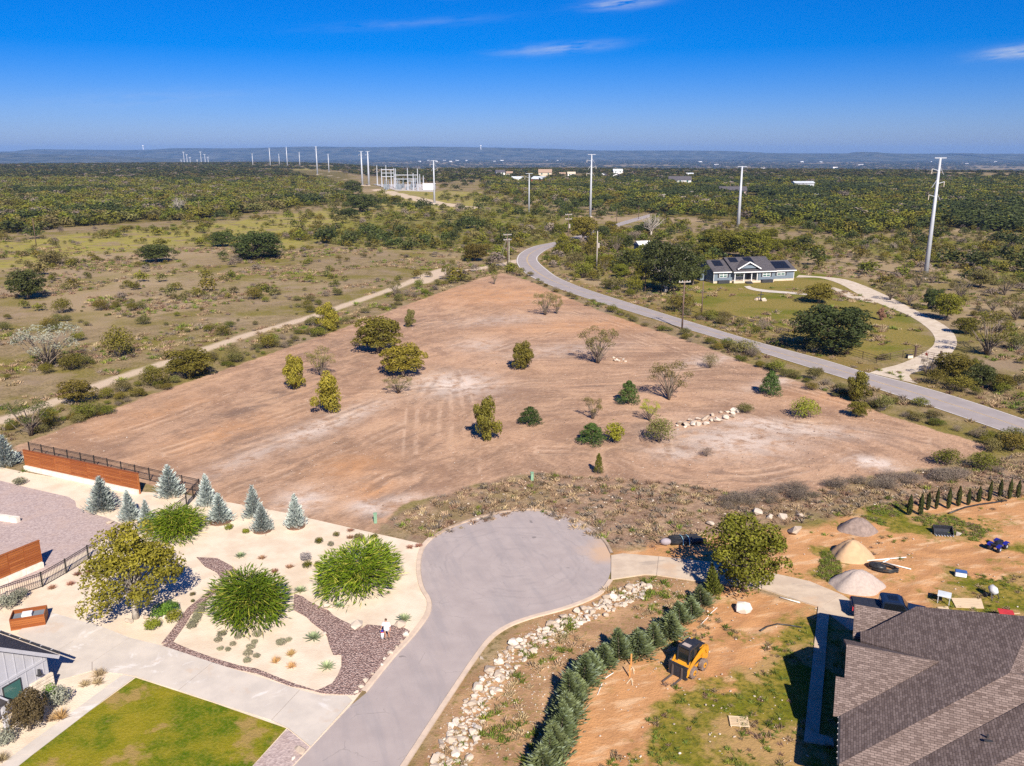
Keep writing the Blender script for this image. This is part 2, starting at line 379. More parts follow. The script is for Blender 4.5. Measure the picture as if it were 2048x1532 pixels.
att['dark'] = blobs([(780,975,40,24,.6,1.0),(560,790,150,14,.42,.7),(480,880,70,16,.35,.5),(350,870,90,12,.3,.5),(560,935,80,20,.45,.45),(1190,700,70,20,.1,.4),(1260,870,120,40,.0,.45),(1470,950,120,14,0,.6),(1560,870,60,16,0,.4),(1730,880,110,18,-.1,.7),(1640,730,90,10,.2,.4),(1220,770,150,9,.05,.5),(650,700,80,20,.4,.6),(840,645,50,18,.3,.6),(830,880,60,20,.3,.3),(1500,985,140,14,.1,.6),(760,1030,25,12,.2,1.0),(1300,1000,110,20,0,.5),(1600,1010,110,18,.15,.6)])
RUTS = [[(830,965),(832,880),(838,800),(862,758)],[(932,945),(928,860),(922,790),(900,740)],[(870,955),(876,880),(880,800)],[(1333,850),(1318,880),(1336,915),(1400,942),(1500,952),(1610,930),(1700,900)],[(1320,835),(1300,885),(1330,930),(1420,962),(1540,968)],[(700,655),(850,648),(1000,640),(1150,652),(1300,665)],[(620,795),(800,782),(950,772),(1120,762),(1300,748),(1500,728)],[(330,905),(450,868),(560,832),(700,785)],[(430,925),(540,888),(640,850),(760,800)],[(480,985),(600,938),(690,900),(800,850)],[(980,705),(1080,672),(1180,652),(1300,690)],[(1060,600),(1250,655),(1420,722),(1560,768),(1700,806)],[(560,1010),(700,985),(800,940),(980,900),(1010,890)],[(1080,900),(1200,905),(1320,950),(1500,985)],[(200,880),(330,840),(480,780),(620,730)],[(1450,800),(1560,840),(1700,860),(1850,880)],[(900,620),(1000,600),(1080,612)],[(2200,1118),(2048,1128),(1950,1132),(1885,1146),(1842,1172),(1806,1215)],[(2200,1098),(2000,1100),(1880,1110),(1800,1095)],[(1440,1300),(1380,1400),(1300,1480),(1240,1560)],[(1560,1205),(1480,1260),(1430,1300)]]
rut = np.full(len(gp), -9.0)
for l in RUTS:
    cl_ = smooth_line(polyw(l), 5)
    for k_ in (-.85, .85): rut = np.maximum(rut, sd_line(gp, offset_line(cl_, k_), .32))
att['rut'] = np.clip(rut, -1, 1)
gz = np.zeros(len(gp))
near = (np.abs(gp[:, 0]) < 90) & (gp[:, 1] > 60) & (gp[:, 1] < 300)
wob = np.sin(gp[:,0]*.31+gp[:,1]*.17)*np.sin(gp[:,1]*.23-gp[:,0]*.11) + .6*np.sin(gp[:,0]*.83+1)*np.sin(gp[:,1]*.71)
gz += np.where(near, .07 * wob * np.clip(att['lot'] / 4, 0, 1), 0)
gz -= .07 * np.clip(att['rut'] * 2 + .6, 0, 1)
gz = gz - .02
def GZ(x, y):                                   # the land falls away into a broad valley before the far hills
    d_ = np.hypot(x, y); az_ = np.arctan2(x, np.maximum(y, 1)); k_ = np.clip((az_ + .27) / .17, 0, 1); d0 = 2600 - 1100 * k_ * k_ * (3 - 2 * k_)
    s_ = np.clip((d_ - d0) / 3000, 0, 1); return -72 * s_ * s_ * (3 - 2 * s_)
gz = gz + GZ(gp[:, 0], gp[:, 1])
ni, nj = len(gy), len(gx)
I = np.arange(ni * nj).reshape(ni, nj)
quads = np.stack([I[:-1,:-1].ravel(), I[:-1,1:].ravel(), I[1:,1:].ravel(), I[1:,:-1].ravel()], 1)
def np_mesh(name, verts, quads, mat, attrs=None, smooth=True):
    k = quads.shape[1]
    me = bpy.data.meshes.new(name); me.vertices.add(len(verts)); me.vertices.foreach_set('co', np.ascontiguousarray(verts, np.float32).ravel())
    me.loops.add(quads.size); me.loops.foreach_set('vertex_index', np.ascontiguousarray(quads, np.int32).ravel())
    me.polygons.add(len(quads)); me.polygons.foreach_set('loop_start', np.arange(0, quads.size, k, dtype=np.int32))
    me.polygons.foreach_set('loop_total', np.full(len(quads), k, np.int32))
    if smooth: me.polygons.foreach_set('use_smooth', np.ones(len(quads), bool))
    me.update(calc_edges=True)
    for n, a in (attrs or {}).items():
        q = me.attributes.new(n, 'FLOAT', 'POINT'); q.data.foreach_set('value', np.ascontiguousarray(a, np.float32))
    if mat: me.materials.append(mat)
    return me
for k in ('gold','lot','weed','bank','orange','grass','yard','brush','greenf','shoulder','track'): att[k] = np.clip(att[k], -30, 30)


def ground_mat(name, past=True, near=True, lot=True):
    global t
    t = NT(name)
    n1 = t.noise(.045, 4, .6); n2 = t.noise(.35, 5, .62); n3 = t.noise(2.2, 5, .65); n5 = t.noise(7, 3, .7)
    def sm(name, soft, amp, nz=None, thr=0.0):       # noisy edge of a surveyed area
        return t.ramp(t.math('ADD', t.attr(name), t.math('MULTIPLY', t.math('SUBTRACT', nz or n2, .5), amp)), thr - soft, thr + soft)
    c = (.4,.3,.2,1); s = n2
    if past:
        n4 = t.noise(.012, 4, .6)
        c = t.mix(t.ramp(n2, .35, .65), (0.318,0.234,0.132,1), (0.228,0.166,0.094,1))
        c = t.mix(t.math('MULTIPLY', t.ramp(n1, .45, .60), .8), c, (0.185,0.157,0.027,1))
        c = t.mix(t.math('MULTIPLY', t.ramp(n3, .46, .66), .7), c, (0.083,0.074,0.016,1))
        c = t.mix(t.math('MULTIPLY', t.ramp(n4, .52, .62), .7), c, (0.353,0.259,0.160,1))
        c = t.mix(t.math('MULTIPLY', t.ramp(t.noise(.09, 4, .6, vec=t.vec(loc=(40,9,3))), .52, .66), .6), c, (0.297,0.217,0.152,1))
        c = t.mix(t.math('MULTIPLY', t.ramp(n5, .60, .72), .45), c, (0.083,0.074,0.018,1))
        gl = t.mix(t.ramp(n2, .35, .65), (.33,.265,.075,1), (.24,.225,.045,1)); c = t.mix(t.math('MULTIPLY', sm('gold', 8, 26, n1), t.ramp(t.noise(.09, 4, .6), .34, .54)), c, gl)
        gfac = t.math('MULTIPLY', sm('greenf', 6, 16), t.ramp(n2, .30, .6)); c = t.mix(gfac, c, (0.162,0.155,0.024,1))
        yc = t.mix(t.ramp(n1, .36, .54), (0.131,0.139,0.016,1), (0.248,0.187,0.054,1)); yc = t.mix(t.ramp(n3, .45, .7), yc, (0.096,0.110,0.013,1)); c = t.mix(sm('yard', 3, 8), c, yc)
        bc = t.mix(t.ramp(n2, .4, .62), (0.186,0.139,0.050,1), (0.103,0.090,0.022,1)); c = t.mix(sm('brush', 8, 30, n1), c, bc)
        sc = t.mix(t.ramp(n3, .35, .65), (0.255,0.171,0.058,1), (0.151,0.122,0.027,1)); c = t.mix(t.math('MULTIPLY', sm('shoulder', 1.5, 3), .8), c, sc)
        c = t.mix(t.math('MULTIPLY', sm('track', .8, 1.6), t.math('MULTIPLY_ADD', n3, .5, .55, True)), c, (.60,.47,.355,1))
        ck = t.ramp(t.noise(.6, 5, .7), .40, .6); c = t.mix(t.math('MULTIPLY', t.math('MULTIPLY', t.attr('chalk'), ck), .6), c, (0.454,0.362,0.215,1))
    if near:
        # weeds by the street
        wc = t.mix(t.ramp(n2, .38, .6), (0.405,0.277,0.176,1), (0.193,0.123,0.082,1)); wc = t.mix(t.ramp(n3, .42, .62), wc, (0.276,0.176,0.119,1))
        wc = t.mix(t.math('MULTIPLY', t.ramp(n5, .56, .70), .7), wc, (0.607,0.493,0.377,1)); wc = t.mix(t.math('MULTIPLY', t.ramp(n1, .5, .62), .5), wc, (0.156,0.141,0.037,1))
        c = t.mix(sm('weed', .8, 5), c, wc)
        # street bank
        kc = t.mix(t.ramp(n2, .35, .6), (0.460,0.282,0.156,1), (0.313,0.185,0.102,1)); kc = t.mix(t.math('MULTIPLY', t.ramp(n3, .52, .66), .7), kc, (0.184,0.163,0.033,1))
        kc = t.mix(t.math('MULTIPLY', t.ramp(t.voro(4.5), .16, .08), .75), kc, (0.626,0.510,0.377,1))
        c = t.mix(sm('bank', .8, 3), c, kc)
        # building plot: orange sand and patchy grass
        st = t.noise(1.1, 6, .6, vec=t.vec((.25, 1.0, 1), (0, 0, R(-20))))
        oc = t.mix(t.ramp(n2, .35, .65), (0.534,0.277,0.123,1), (0.432,0.224,0.102,1)); oc = t.mix(t.ramp(st, .5, .66), oc, (0.607,0.387,0.221,1)); oc = t.mix(t.math('MULTIPLY', t.ramp(n5, .58, .72), .45), oc, (0.304,0.150,0.070,1))
        oc = t.mix(t.math('MULTIPLY', t.ramp(t.attr('rut'), -.3, .25), .45), oc, (0.331,0.163,0.078,1))
        c = t.mix(sm('orange', .7, 4), c, oc)
        c = t.mix(t.math('MULTIPLY', sm('orange', .7, 4), t.math('MULTIPLY', t.ramp(t.noise(.16, 5, .6), .54, .64), t.ramp(n3, .4, .6))), c, (0.221,0.176,0.041,1))
        grc = t.mix(t.ramp(n2, .38, .62), (0.147,0.150,0.011,1), (0.276,0.207,0.041,1)); grc = t.mix(t.ramp(n3, .40, .66), grc, (0.097,0.101,0.013,1)); grc = t.mix(t.math('MULTIPLY', t.ramp(t.noise(.2, 5, .65, vec=t.vec(loc=(3,8,1))), .47, .58), .85), grc, (0.414,0.255,0.115,1))
        c = t.mix(sm('grass', .7, 9), c, grc)
    if lot:
        # cleared lots
        dl = P(700, 780) - P(350, 900); angl = math.atan2(dl.y, dl.x)
        s1 = t.noise(.55, 5, .6, vec=t.vec((.33, 1, 1), (0, 0, -angl)), dist=.7)
        ctr = P(1430, 905)
        sv = t.n('ShaderNodeVectorMath'); sv.operation = 'SUBTRACT'; t.l(t.pos, sv.inputs[0]); sv.inputs[1].default_value = (ctr.x, ctr.y, 0)
        sx = t.n('ShaderNodeSeparateXYZ'); t.l(sv.outputs[0], sx.inputs[0])
        rad = t.math('SQRT', t.math('ADD', t.math('POWER', t.math('MULTIPLY', sx.outputs[0], .55), 2), t.math('POWER', sx.outputs[1], 2)))
        cb = t.n('ShaderNodeCombineXYZ'); t.put(cb.inputs[0], t.math('ADD', rad, t.math('MULTIPLY', n1, 6))); t.put(cb.inputs[1], t.math('MULTIPLY', t.math('ARCTAN2', sx.outputs[1], sx.outputs[0]), 3.0))
        s2 = t.noise(.5, 5, .6, vec=cb.outputs[0], dist=1.4)
        px = t.n('ShaderNodeSeparateXYZ'); t.l(t.pos, px.inputs[0])
        side = t.ramp(t.math('ADD', px.outputs[0], t.math('MULTIPLY', n1, 12)), 0, 12)
        s = t.mix(side, s1, s2)
        lc = t.mix(t.ramp(s, .34, .62), (0.247,0.151,0.097,1), (0.442,0.271,0.170,1))
        lc = t.mix(t.ramp(n1, .42, .62), lc, t.mix(t.ramp(s, .3, .6), (0.318,0.190,0.120,1), (0.531,0.323,0.200,1)))
        fine = t.ramp(t.noise(2.6, 6, .75, vec=t.vec((.45, 1, 1), (0, 0, -angl * .8))), .33, .67)
        lc = t.mix(.42, lc, t.mix(fine, (0.213,0.130,0.085,1), (0.531,0.362,0.255,1)))
        pt = t.noise(.13, 5, .65, vec=t.vec(loc=(7,2,5)), dist=.8); lc = t.mix(t.math('MULTIPLY', t.ramp(pt, .50, .64), .55), lc, (0.239,0.142,0.094,1)); lc = t.mix(t.math('MULTIPLY', t.ramp(pt, .46, .36), .5), lc, (0.531,0.345,0.222,1))
        lc = t.mix(t.math('MULTIPLY', t.attr('rust'), t.ramp(n2, .2, .65)), lc, (0.566,0.286,0.128,1))
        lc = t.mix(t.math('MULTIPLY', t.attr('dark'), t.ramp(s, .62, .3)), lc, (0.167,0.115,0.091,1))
        lc = t.mix(t.math('MULTIPLY', t.attr('chalk'), t.ramp(t.noise(.5, 5, .7), .32, .58)), lc, (0.672,0.570,0.495,1))
        lc = t.mix(t.math('MULTIPLY', t.ramp(n5, .62, .74), .6), lc, (0.204,0.138,0.102,1))
        rt = t.attr('rut'); rb = t.ramp(t.noise(.16, 4, .65, vec=t.vec(loc=(1,6,2))), .44, .60)
        lc = t.mix(t.math('MULTIPLY', t.math('MULTIPLY', t.ramp(rt, -.3, .25), rb), .42), lc, (0.228,0.148,0.103,1)); lc = t.mix(t.math('MULTIPLY', t.math('MULTIPLY', t.math('MULTIPLY', t.ramp(rt, -.75, -.4), t.ramp(rt, -.1, -.35)), rb), .34), lc, (0.629,0.453,0.327,1))
        v1 = t.voro(1.7); lc = t.mix(t.math('MULTIPLY', t.ramp(v1, .13, .07), t.ramp(n3, .45, .6)), lc, (0.726,0.648,0.579,1))
        c = t.mix(sm('lot', .35, 2.2), c, lc)
    t.bump(t.math('ADD', t.math('MULTIPLY', n3, .7), t.math('MULTIPLY', n5, .5)), 0.7, .14)
    return t.col(c, .95, spec=.1)
M['ground'] = ground_mat('ground_soil'); M['pasture'] = ground_mat('pasture_soil', near=False, lot=False); M['lotdirt'] = ground_mat('lot_soil', past=False, near=False)
ground = link('ground', np_mesh('ground', np.column_stack([gp, gz]), quads, M['ground'], att))
ground.data.materials.append(M['pasture']); ground.data.materials.append(M['lotdirt'])
fm = lambda a: a[quads]
slot = np.zeros(len(quads), np.int32)
nearmax = np.max([att[k] for k in ('weed','bank','orange','grass','lot')], 0)
slot[(fm(nearmax).max(1) < -4)] = 1; slot[(fm(att['lot']).min(1) > 2.5) & (fm(np.max([att[k] for k in ('weed','bank','orange','grass')], 0)).max(1) < -4)] = 2
ground.data.polygons.foreach_set('material_index', slot)
tag(ground, 'dry tan and green pasture with two cleared brown dirt lots', 'ground', kind='structure')

# ---------------------------------------------------------------- paved things
t = NT('asphalt_street'); n = t.noise(.5, 6, .6); f = t.noise(30, 3, .7)
cc = P(1035, 1125); sv = t.n('ShaderNodeVectorMath'); sv.operation = 'SUBTRACT'; t.l(t.pos, sv.inputs[0]); sv.inputs[1].default_value = (cc.x, cc.y, 0)
ln = t.n('ShaderNodeVectorMath'); ln.operation = 'LENGTH'; t.l(sv.outputs[0], ln.inputs[0])
ring = t.noise(1, 5, .65, vec=None); cb = t.n('ShaderNodeCombineXYZ'); t.put(cb.inputs[0], t.math('MULTIPLY_ADD', n, 1.6, ln.outputs['Value'])); t.put(cb.inputs[1], t.math('MULTIPLY', t.noise(.12, 2), 3))
rg = t.noise(2.4, 4, .6, vec=cb.outputs[0]); near_c = t.ramp(ln.outputs['Value'], 15, 7)
c = t.mix(t.ramp(n, .3, .7), (.355,.30,.285,1), (.405,.345,.325,1))
lon = t.noise(.9, 5, .6, vec=t.vec((1, .12, 1), (0, 0, R(-18))))
c = t.mix(t.math('MULTIPLY', t.ramp(lon, .45, .7), .35), c, (.245,.225,.235,1))
c = t.mix(t.math('MULTIPLY', t.math('MULTIPLY', near_c, t.ramp(rg, .52, .70)), .25), c, (.20,.18,.185,1))
c = t.mix(t.math('MULTIPLY', t.ramp(f, .55, .7), .3), c, (.42,.39,.39,1))
wv = t.n('ShaderNodeVectorMath'); wv.operation = 'ADD'; t.l(t.pos, wv.inputs[0]); t.l(t.noise(.6, 4, .6), wv.inputs[1])
ck = t.voro(.22, 'Distance', wv.outputs[0], 'DISTANCE_TO_EDGE'); c = t.mix(t.math('MULTIPLY', t.math('MULTIPLY', t.ramp(ck, .008, .002), t.ramp(n, .50, .58)), .3), c, (.12,.105,.10,1))
wp0 = P(1212, 1104); wd = t.n('ShaderNodeVectorMath'); wd.operation = 'DISTANCE'; t.l(t.pos, wd.inputs[0]); wd.inputs[1].default_value = wp0; c = t.mix(t.math('MULTIPLY', t.ramp(t.math('ADD', wd.outputs['Value'], t.math('MULTIPLY', n, 4)), 5.2, 2.6), .75), c, (.56,.37,.23,1))
c = t.mix(t.math('MULTIPLY', t.ramp(t.noise(.8, 3, .5, vec=t.vec(loc=(5,3,1))), .71, .75), .6), c, (.13,.115,.115,1))
t.bump(f, .2, .01); M['asphalt'] = t.col(c, .9)
Lcurb = [(865,1078),(850,1095),(843,1120),(843,1150),(850,1178),(862,1198),(864,1215),(856,1236),(830,1271),(790,1315),(760,1352),(733,1386)]
Rcurb = [(1216,1160),(1192,1188),(1130,1214),(1060,1233),(1012,1251),(975,1277),(940,1322),(900,1381),(860,1441),(800,1532),(720,1650)]
Tarc = [(865,1078),(890,1063),(925,1048),(990,1029),(1060,1021),(1125,1032),(1175,1055),(1205,1082),(1220,1108)]
lw = smooth_line(polyw(Lcurb), 5); rw = smooth_line(polyw(Rcurb), 5); tw = smooth_line(polyw(Tarc), 5)
outline = list(tw) + [P(1224,1135)] + list(rw) + [P(480,1650), P(588,1532), P(700,1413)] + list(reversed(lw))[:-1]
sheet('street', outline, .02, M['asphalt'], label='pale grey asphalt street ending in a round cul de sac', cat='street')
M['curb'] = pmat('curb_concrete', (.62,.485,.375,1), (.52,.41,.32,1), 1.5, .9, .2)
M['oldcurb'] = pmat('weathered_curb', (.44,.34,.26,1), (.30,.22,.16,1), 1.2, .95, .3)
M['gutter'] = pmat('gutter_dirt', (.20,.16,.14,1), (.27,.22,.2,1), 2)
def curb(name, line, side, label, w=.42, h=.13):
    a = line; b = offset_line(line, side * .06); c_ = offset_line(line, side * w); n = len(a)
    vs = [(p.x, p.y, .0) for p in a] + [(p.x, p.y, h) for p in b] + [(p.x, p.y, h) for p in c_] + [(p.x, p.y, 0) for p in c_]
    fs = [(r*n+i, r*n+i+1, (r+1)*n+i+1, (r+1)*n+i) for r in range(3) for i in range(n-1)]
    mb = MB(); mb.add(vs, fs); o = mb.build(name, M['curb'] if w > .35 else M['oldcurb']); tag(o, label, 'kerb', kind='structure'); return o
curb('kerb', lw, -1, 'tan concrete kerb beside the pale gravel yard')
curb('kerb', rw, 1, 'tan concrete kerb beside the white rubble bank')
curb('kerb', tw, 1, 'tan concrete kerb at the head of the cul de sac', .3)
# gravel yard of the left house
t = NT('pale_gravel'); n = t.noise(.4, 5, .6); f = t.noise(14, 4, .75); v = t.voro(9)
c = t.mix(t.ramp(n, .35, .7), (.72,.605,.475,1), (.60,.485,.365,1)); c = t.mix(t.math('MULTIPLY', t.ramp(f, .55, .75), .5), c, (.55,.45,.34,1)); c = t.mix(t.math('MULTIPLY', t.ramp(t.noise(.15, 4, .6), .55, .7), .6), c, (.66,.50,.36,1))
t.bump(v, .4, .03); M['gravel'] = t.col(c, .95)
yard = [P(51,945), P(280,984), P(374,990), P(560,1024), P(700,1056), P(842,1088)] + list(offset_line(lw, -.4))[4:] + [P(700,1413), P(588,1532), P(480,1660), P(-400,1660), P(-400,960), P(0,935)]
sheet('gravel_yard', yard, .045, M['gravel'], .06, label='pale cream decomposed granite yard with desert planting', cat='gravel yard')
t = NT('river_rock'); v = t.voro(8, 'Color'); d_ = t.voro(8, 'Distance'); sp_ = t.n('ShaderNodeSeparateColor'); t.l(v, sp_.inputs[0])
c = t.mix(sp_.outputs[0], (.25,.165,.145,1), (.62,.48,.42,1)); c = t.mix(t.math('MULTIPLY', sp_.outputs[1], .35), c, (.42,.22,.17,1)); c = t.mix(t.ramp(d_, .38, .68), c, (.18,.115,.10,1))
t.bump(d_, 1.0, -.10); M['river'] = t.col(c, .8)
t = NT('crushed_granite'); v = t.voro(7, 'Color'); sp_ = t.n('ShaderNodeSeparateColor'); t.l(v, sp_.inputs[0]); n = t.noise(.5, 5, .6)
c = t.mix(sp_.outputs[0], (.33,.25,.235,1), (.50,.40,.37,1)); c = t.mix(t.math('MULTIPLY', t.ramp(n, .45, .7), .5), c, (.46,.34,.29,1)); t.bump(t.voro(7), .5, .04); M['granite'] = t.col(c, .9)
court = Z7([(-1500,60),(0,240),(200,290),(400,335),(440,360),(447,395),(520,430),(620,455),(700,490),(748,535),(735,580),(640,566),(520,642),(380,722),(250,795),(120,840),(-200,930),(-1500,1100)])
sheet('gravel_court', polyw(court), .06, M['granite'], label='mauve crushed granite motor court behind the iron fence', cat='gravel court')
riv = Z5([(340,725),(400,742),(450,780),(540,825),(600,850),(640,890),(700,925),(790,965),(860,985),(900,960),(1010,970),(1100,965),(1180,985),(1225,1010),(1180,1080),(1075,1215),(960,1350),(845,1478),(800,1500),(560,1488),(440,1455)]) + Z8([(1700,655),(1500,580),(1400,560),(1250,520),(1100,470),(950,415),(1010,395),(1100,435),(1250,490),(1400,535),(1500,552),(1700,632),(1850,680)]) + Z5([(560,1445),(630,1410),(672,1350),(700,1280),(700,1190),(640,1195),(605,1110),(590,1050),(560,1010),(475,945),(430,900),(330,845)])
rp = polyw(riv)
sheet('rock_bed', [(p.x, p.y) for p in rp], .085, M['river'], .05, label='mauve river rock bed winding beside the gravel yard', cat='rock bed')
rb2 = polyw(Z7([(1150,690),(1270,695),(1350,738),(1425,795),(1340,812),(1330,845),(1255,900),(1190,965),(1120,1025),(1085,1085),(1010,1190),(945,1195),(1020,1100),(1060,1040),(1095,990),(1165,935),(1230,880),(1300,830),(1270,780),(1200,745)]))
sheet('rock_path', [(p.x, p.y) for p in rb2], .088, M['river'], .05, label='narrow mauve river rock path below the tree', cat='rock path')
# concrete driveway slabs of the left house
t = NT('concrete_slab'); n = t.noise(.6, 6, .6); f = t.noise(6, 5, .6)
c = t.mix(t.ramp(n, .33, .68), (.59,.525,.455,1), (.51,.455,.40,1)); c = t.mix(t.math('MULTIPLY', t.ramp(t.noise(.3, 6, .7, dist=1), .56, .66), .7), c, (.70,.66,.62,1)); c = t.mix(t.math('MULTIPLY', t.ramp(t.noise(.5, 5, .6, vec=t.vec(loc=(9,4,2))), .58, .7), .5), c, (.52,.40,.30,1)); t.bump(f, .1, .01)
M['concrete'] = t.col(c, .85)
def slabs(name, polys, z, label, cat, th=.12, mat=None):
    root = empty(name, (0, 0, 0)); tag(root, label, cat, kind='structure')
    for pl in polys: sheet('joint_bed', polyw(pl), z - .02, M['gutter'], parent=root)
    for pl in polys:
        w = polyw(pl); cx = sum(p.x for p in w)/len(w); cy = sum(p.y for p in w)/len(w)
        q = [Vector((p.x, p.y)) for p in w]; q2 = []
        for p in q:
            dd = Vector((p.x - cx, p.y - cy)); L = dd.length; q2.append(p - dd / L * .022)
        sheet('slab', q2, z, mat or M['concrete'], th, parent=root)
    return root
slabs('driveway', [Z8([(1245,518),(1755,678),(1590,855),(1250,748),(1045,680)]), Z8([(1755,678),(1880,711),(2030,711),(2062,740),(1818,1010),(1685,902),(1590,855)]), Z8([(760,372),(950,418),(1245,518),(1045,680),(790,598),(720,585),(540,566),(540,515)]),
    Z8([(610,312),(760,372),(540,515),(330,455),(430,390)]), Z8([(340,235),(610,312),(430,390),(330,455),(215,415),(100,350),(180,260),(235,205)]), Z8([(330,455),(540,515),(540,566),(350,620),(280,640),(150,560),(215,415)])], .10, 'pale concrete driveway of broad slabs below the gravel yard', 'driveway')
walk = [Z8([(720,590),(790,602),(700,668),(612,668)]), Z8([(612,668),(700,668),(590,752),(497,752)]), Z8([(497,752),(590,752),(470,845),(372,845)]), Z8([(372,845),(470,845),(340,945),(235,945)]), Z8([(235,945),(340,945),(190,1060),(80,1060)]), Z8([(80,1060),(190,1060),(-60,1260),(-180,1260)])]
slabs('front_walk', walk, .10, 'pale concrete front walk along the edge of the lawn', 'walkway')
t = NT('lawn_grass'); n = t.noise(.5, 5, .62); f = t.noise(5, 6, .7)
c = t.mix(t.ramp(t.noise(.22, 4, .6), .42, .6), (.075,.125,.004,1), (.20,.185,.010,1)); c = t.mix(t.math('MULTIPLY', t.ramp(n, .4, .65), .6), c, (.30,.235,.02,1)); c = t.mix(t.math('MULTIPLY', t.ramp(f, .4, .7), .5), c, (.33,.27,.045,1)); br = P(430, 1460); ed = t.noise(.28, 5, .65, vec=t.vec(loc=(3.7,1.1,0)))
c = t.mix(t.math('MULTIPLY', t.ramp(ed, .555, .65), .8), c, (.36,.235,.09,1)); c = t.mix(t.math('MULTIPLY', t.ramp(t.noise(16, 3, .7), .52, .7), .5), c, (.06,.08,.004,1)); t.bump(f, 1, .08)
M['lawn'] = t.col(c, .95, spec=.05)
sheet('lawn', polyw(Z8([(795,606),(1245,752),(1675,902),(1480,1118),(1330,1300),(-140,1300),(100,1112)])), .075, M['lawn'], .06, label='square green lawn with yellowed patches beside the driveway', cat='lawn')
sheet('gravel_strip', polyw(Z8([(1682,906),(1812,1012),(1715,1118),(1560,1300),(1340,1300),(1485,1118)])), .08, M['granite'], .06, label='mauve gravel strip between lawn and street', cat='gravel strip')
# concrete driveway and walk of the right house
t = NT('dirty_concrete'); n = t.noise(.7, 6, .65); c = t.mix(t.ramp(n, .35, .65), (.57,.46,.35,1), (.48,.38,.29,1)); st = t.noise(1.3, 5, .6, vec=t.vec((.25, 1, 1), (0, 0, R(-12)))); c = t.mix(t.math('MULTIPLY', t.ramp(st, .55, .7), .55), c, (.30,.25,.21,1)); c = t.mix(t.math('MULTIPLY', t.ramp(t.noise(.25, 4, .6), .55, .7), .6), c, (.55,.36,.22,1))
M['dirtycon'] = t.col(c, .9)
slabs('driveway', [[(1222,1112),(1245,1108),(1317,1114),(1313,1151),(1290,1150),(1222,1160)], [(1317,1114),(1440,1127),(1530,1144),(1523,1178),(1490,1175),(1400,1164),(1313,1151)], [(1530,1144),(1620,1164),(1682,1190),(1640,1216),(1590,1200),(1523,1178)], [(1682,1190),(1712,1208),(1800,1235),(1840,1262),(1700,1262),(1640,1216)]], .09, 'dusty tan concrete driveway leading to the grey roofed house', 'driveway', mat=M['dirtycon'])
slabs('side_walk', [[(1637,1206),(1660,1213),(1655,1262),(1631,1262)], [(1631,1262),(1655,1262),(1650,1330),(1624,1330)], [(1624,1330),(1650,1330),(1644,1400),(1616,1400)], [(1616,1400),(1644,1400),(1638,1470),(1666,1478),(1668,1494),(1607,1484)]], .085, 'narrow concrete side walk beside the grey roofed house', 'walkway', mat=M['dirtycon'])
# country road
t = NT('asphalt_road'); n = t.noise(.4, 5, .6); c = t.mix(t.ramp(n, .3, .7), (.30,.265,.26,1), (.36,.315,.305,1)); c = t.mix(t.math('MULTIPLY', t.ramp(t.noise(12, 3, .7), .5, .7), .3), c, (.20,.18,.18,1)); M['road'] = t.col(c, .9)
rn = [(1300,428),(1236,446),(1180,463),(1140,476),(1109,484),(1067,493),(1041,506),(1033,519),(1036,531),(1047,544),(1075,560),(1130,582),(1194,603),(1250,620),(1363,655),(1460,684),(1538,710),(1686,756),(1733,771),(1873,817),(2021,868),(2200,932)]
rf = [(1300,434),(1240,452),(1190,469),(1150,482),(1113,492),(1094,499),(1079,510),(1075,518),(1079,526),(1094,539),(1113,553),(1141,566),(1175,579),(1231,597),(1340,631),(1445,663),(1523,686),(1650,720),(1729,744),(1827,769),(1951,806),(2200,890)]
An = smooth_line(polyw(rn), 6); Bf = smooth_line(polyw(rf), 6)
road = ribbon('road', An, Bf, .03, M['road'], label='two lane asphalt country road curving past the lots', cat='road')
mid = [(a + b) / 2 for a, b in zip(An, Bf)]; dirv = [(b - a).normalized() for a, b in zip(An, Bf)]; wid = [(b - a).length for a, b in zip(An, Bf)]
M['yellow'] = pmat('yellow_line', (.62,.42,.16,1), (.5,.36,.18,1), 1.5, .8); M['whiteline'] = pmat('white_line', (.74,.70,.66,1), (.6,.56,.53,1), 1.5, .8)
off = lambda k: [m + d_ * k for m, d_ in zip(mid, dirv)]
ed = lambda s, k: [m + d_ * (s * (w / 2 - k)) for m, d_, w in zip(mid, dirv, wid)]
ribbon('center_line', off(.08), off(.22), .036, M['yellow'], parent=road); ribbon('center_line', off(-.22), off(-.08), .036, M['yellow'], parent=road)
ribbon('edge_line', ed(1, .18), ed(1, .42), .036, M['whiteline'], parent=road); ribbon('edge_line', ed(-1, .42), ed(-1, .18), .036, M['whiteline'], parent=road)
# driveway of the blue house
t = NT('caliche'); n = t.noise(.5, 6, .65); c = t.mix(t.ramp(n, .3, .65), (.62,.53,.43,1), (.50,.41,.32,1)); c = t.mix(t.math('MULTIPLY', t.ramp(t.noise(1.2, 4, .6), .58, .66), .6), c, (.27,.23,.10,1)); M['caliche'] = t.col(c, .95)
da = [(1738,746),(1762,738),(1800,728),(1832,714),(1856,700),(1868,688),(1868,672),(1850,652),(1815,630),(1770,612),(1720,590),(1680,568),(1640,556),(1592,555)]
db = [(1836,768),(1822,757),(1822,748),(1860,736),(1890,720),(1908,700),(1914,684),(1905,664),(1880,645),(1830,620),(1775,592),(1725,570),(1680,557),(1598,550)]
ribbon('gravel_drive', smooth_line(polyw(da), 5), smooth_line(polyw(db), 5), .022, M['caliche'], label='pale caliche drive curving from the road to the blue house', cat='drive')
dl1 = [(1760,606),(1735,604),(1690,593),(1660,582),(1655,578)]; dl2 = [(1765,600),(1740,595),(1700,585),(1672,576),(1662,574)]
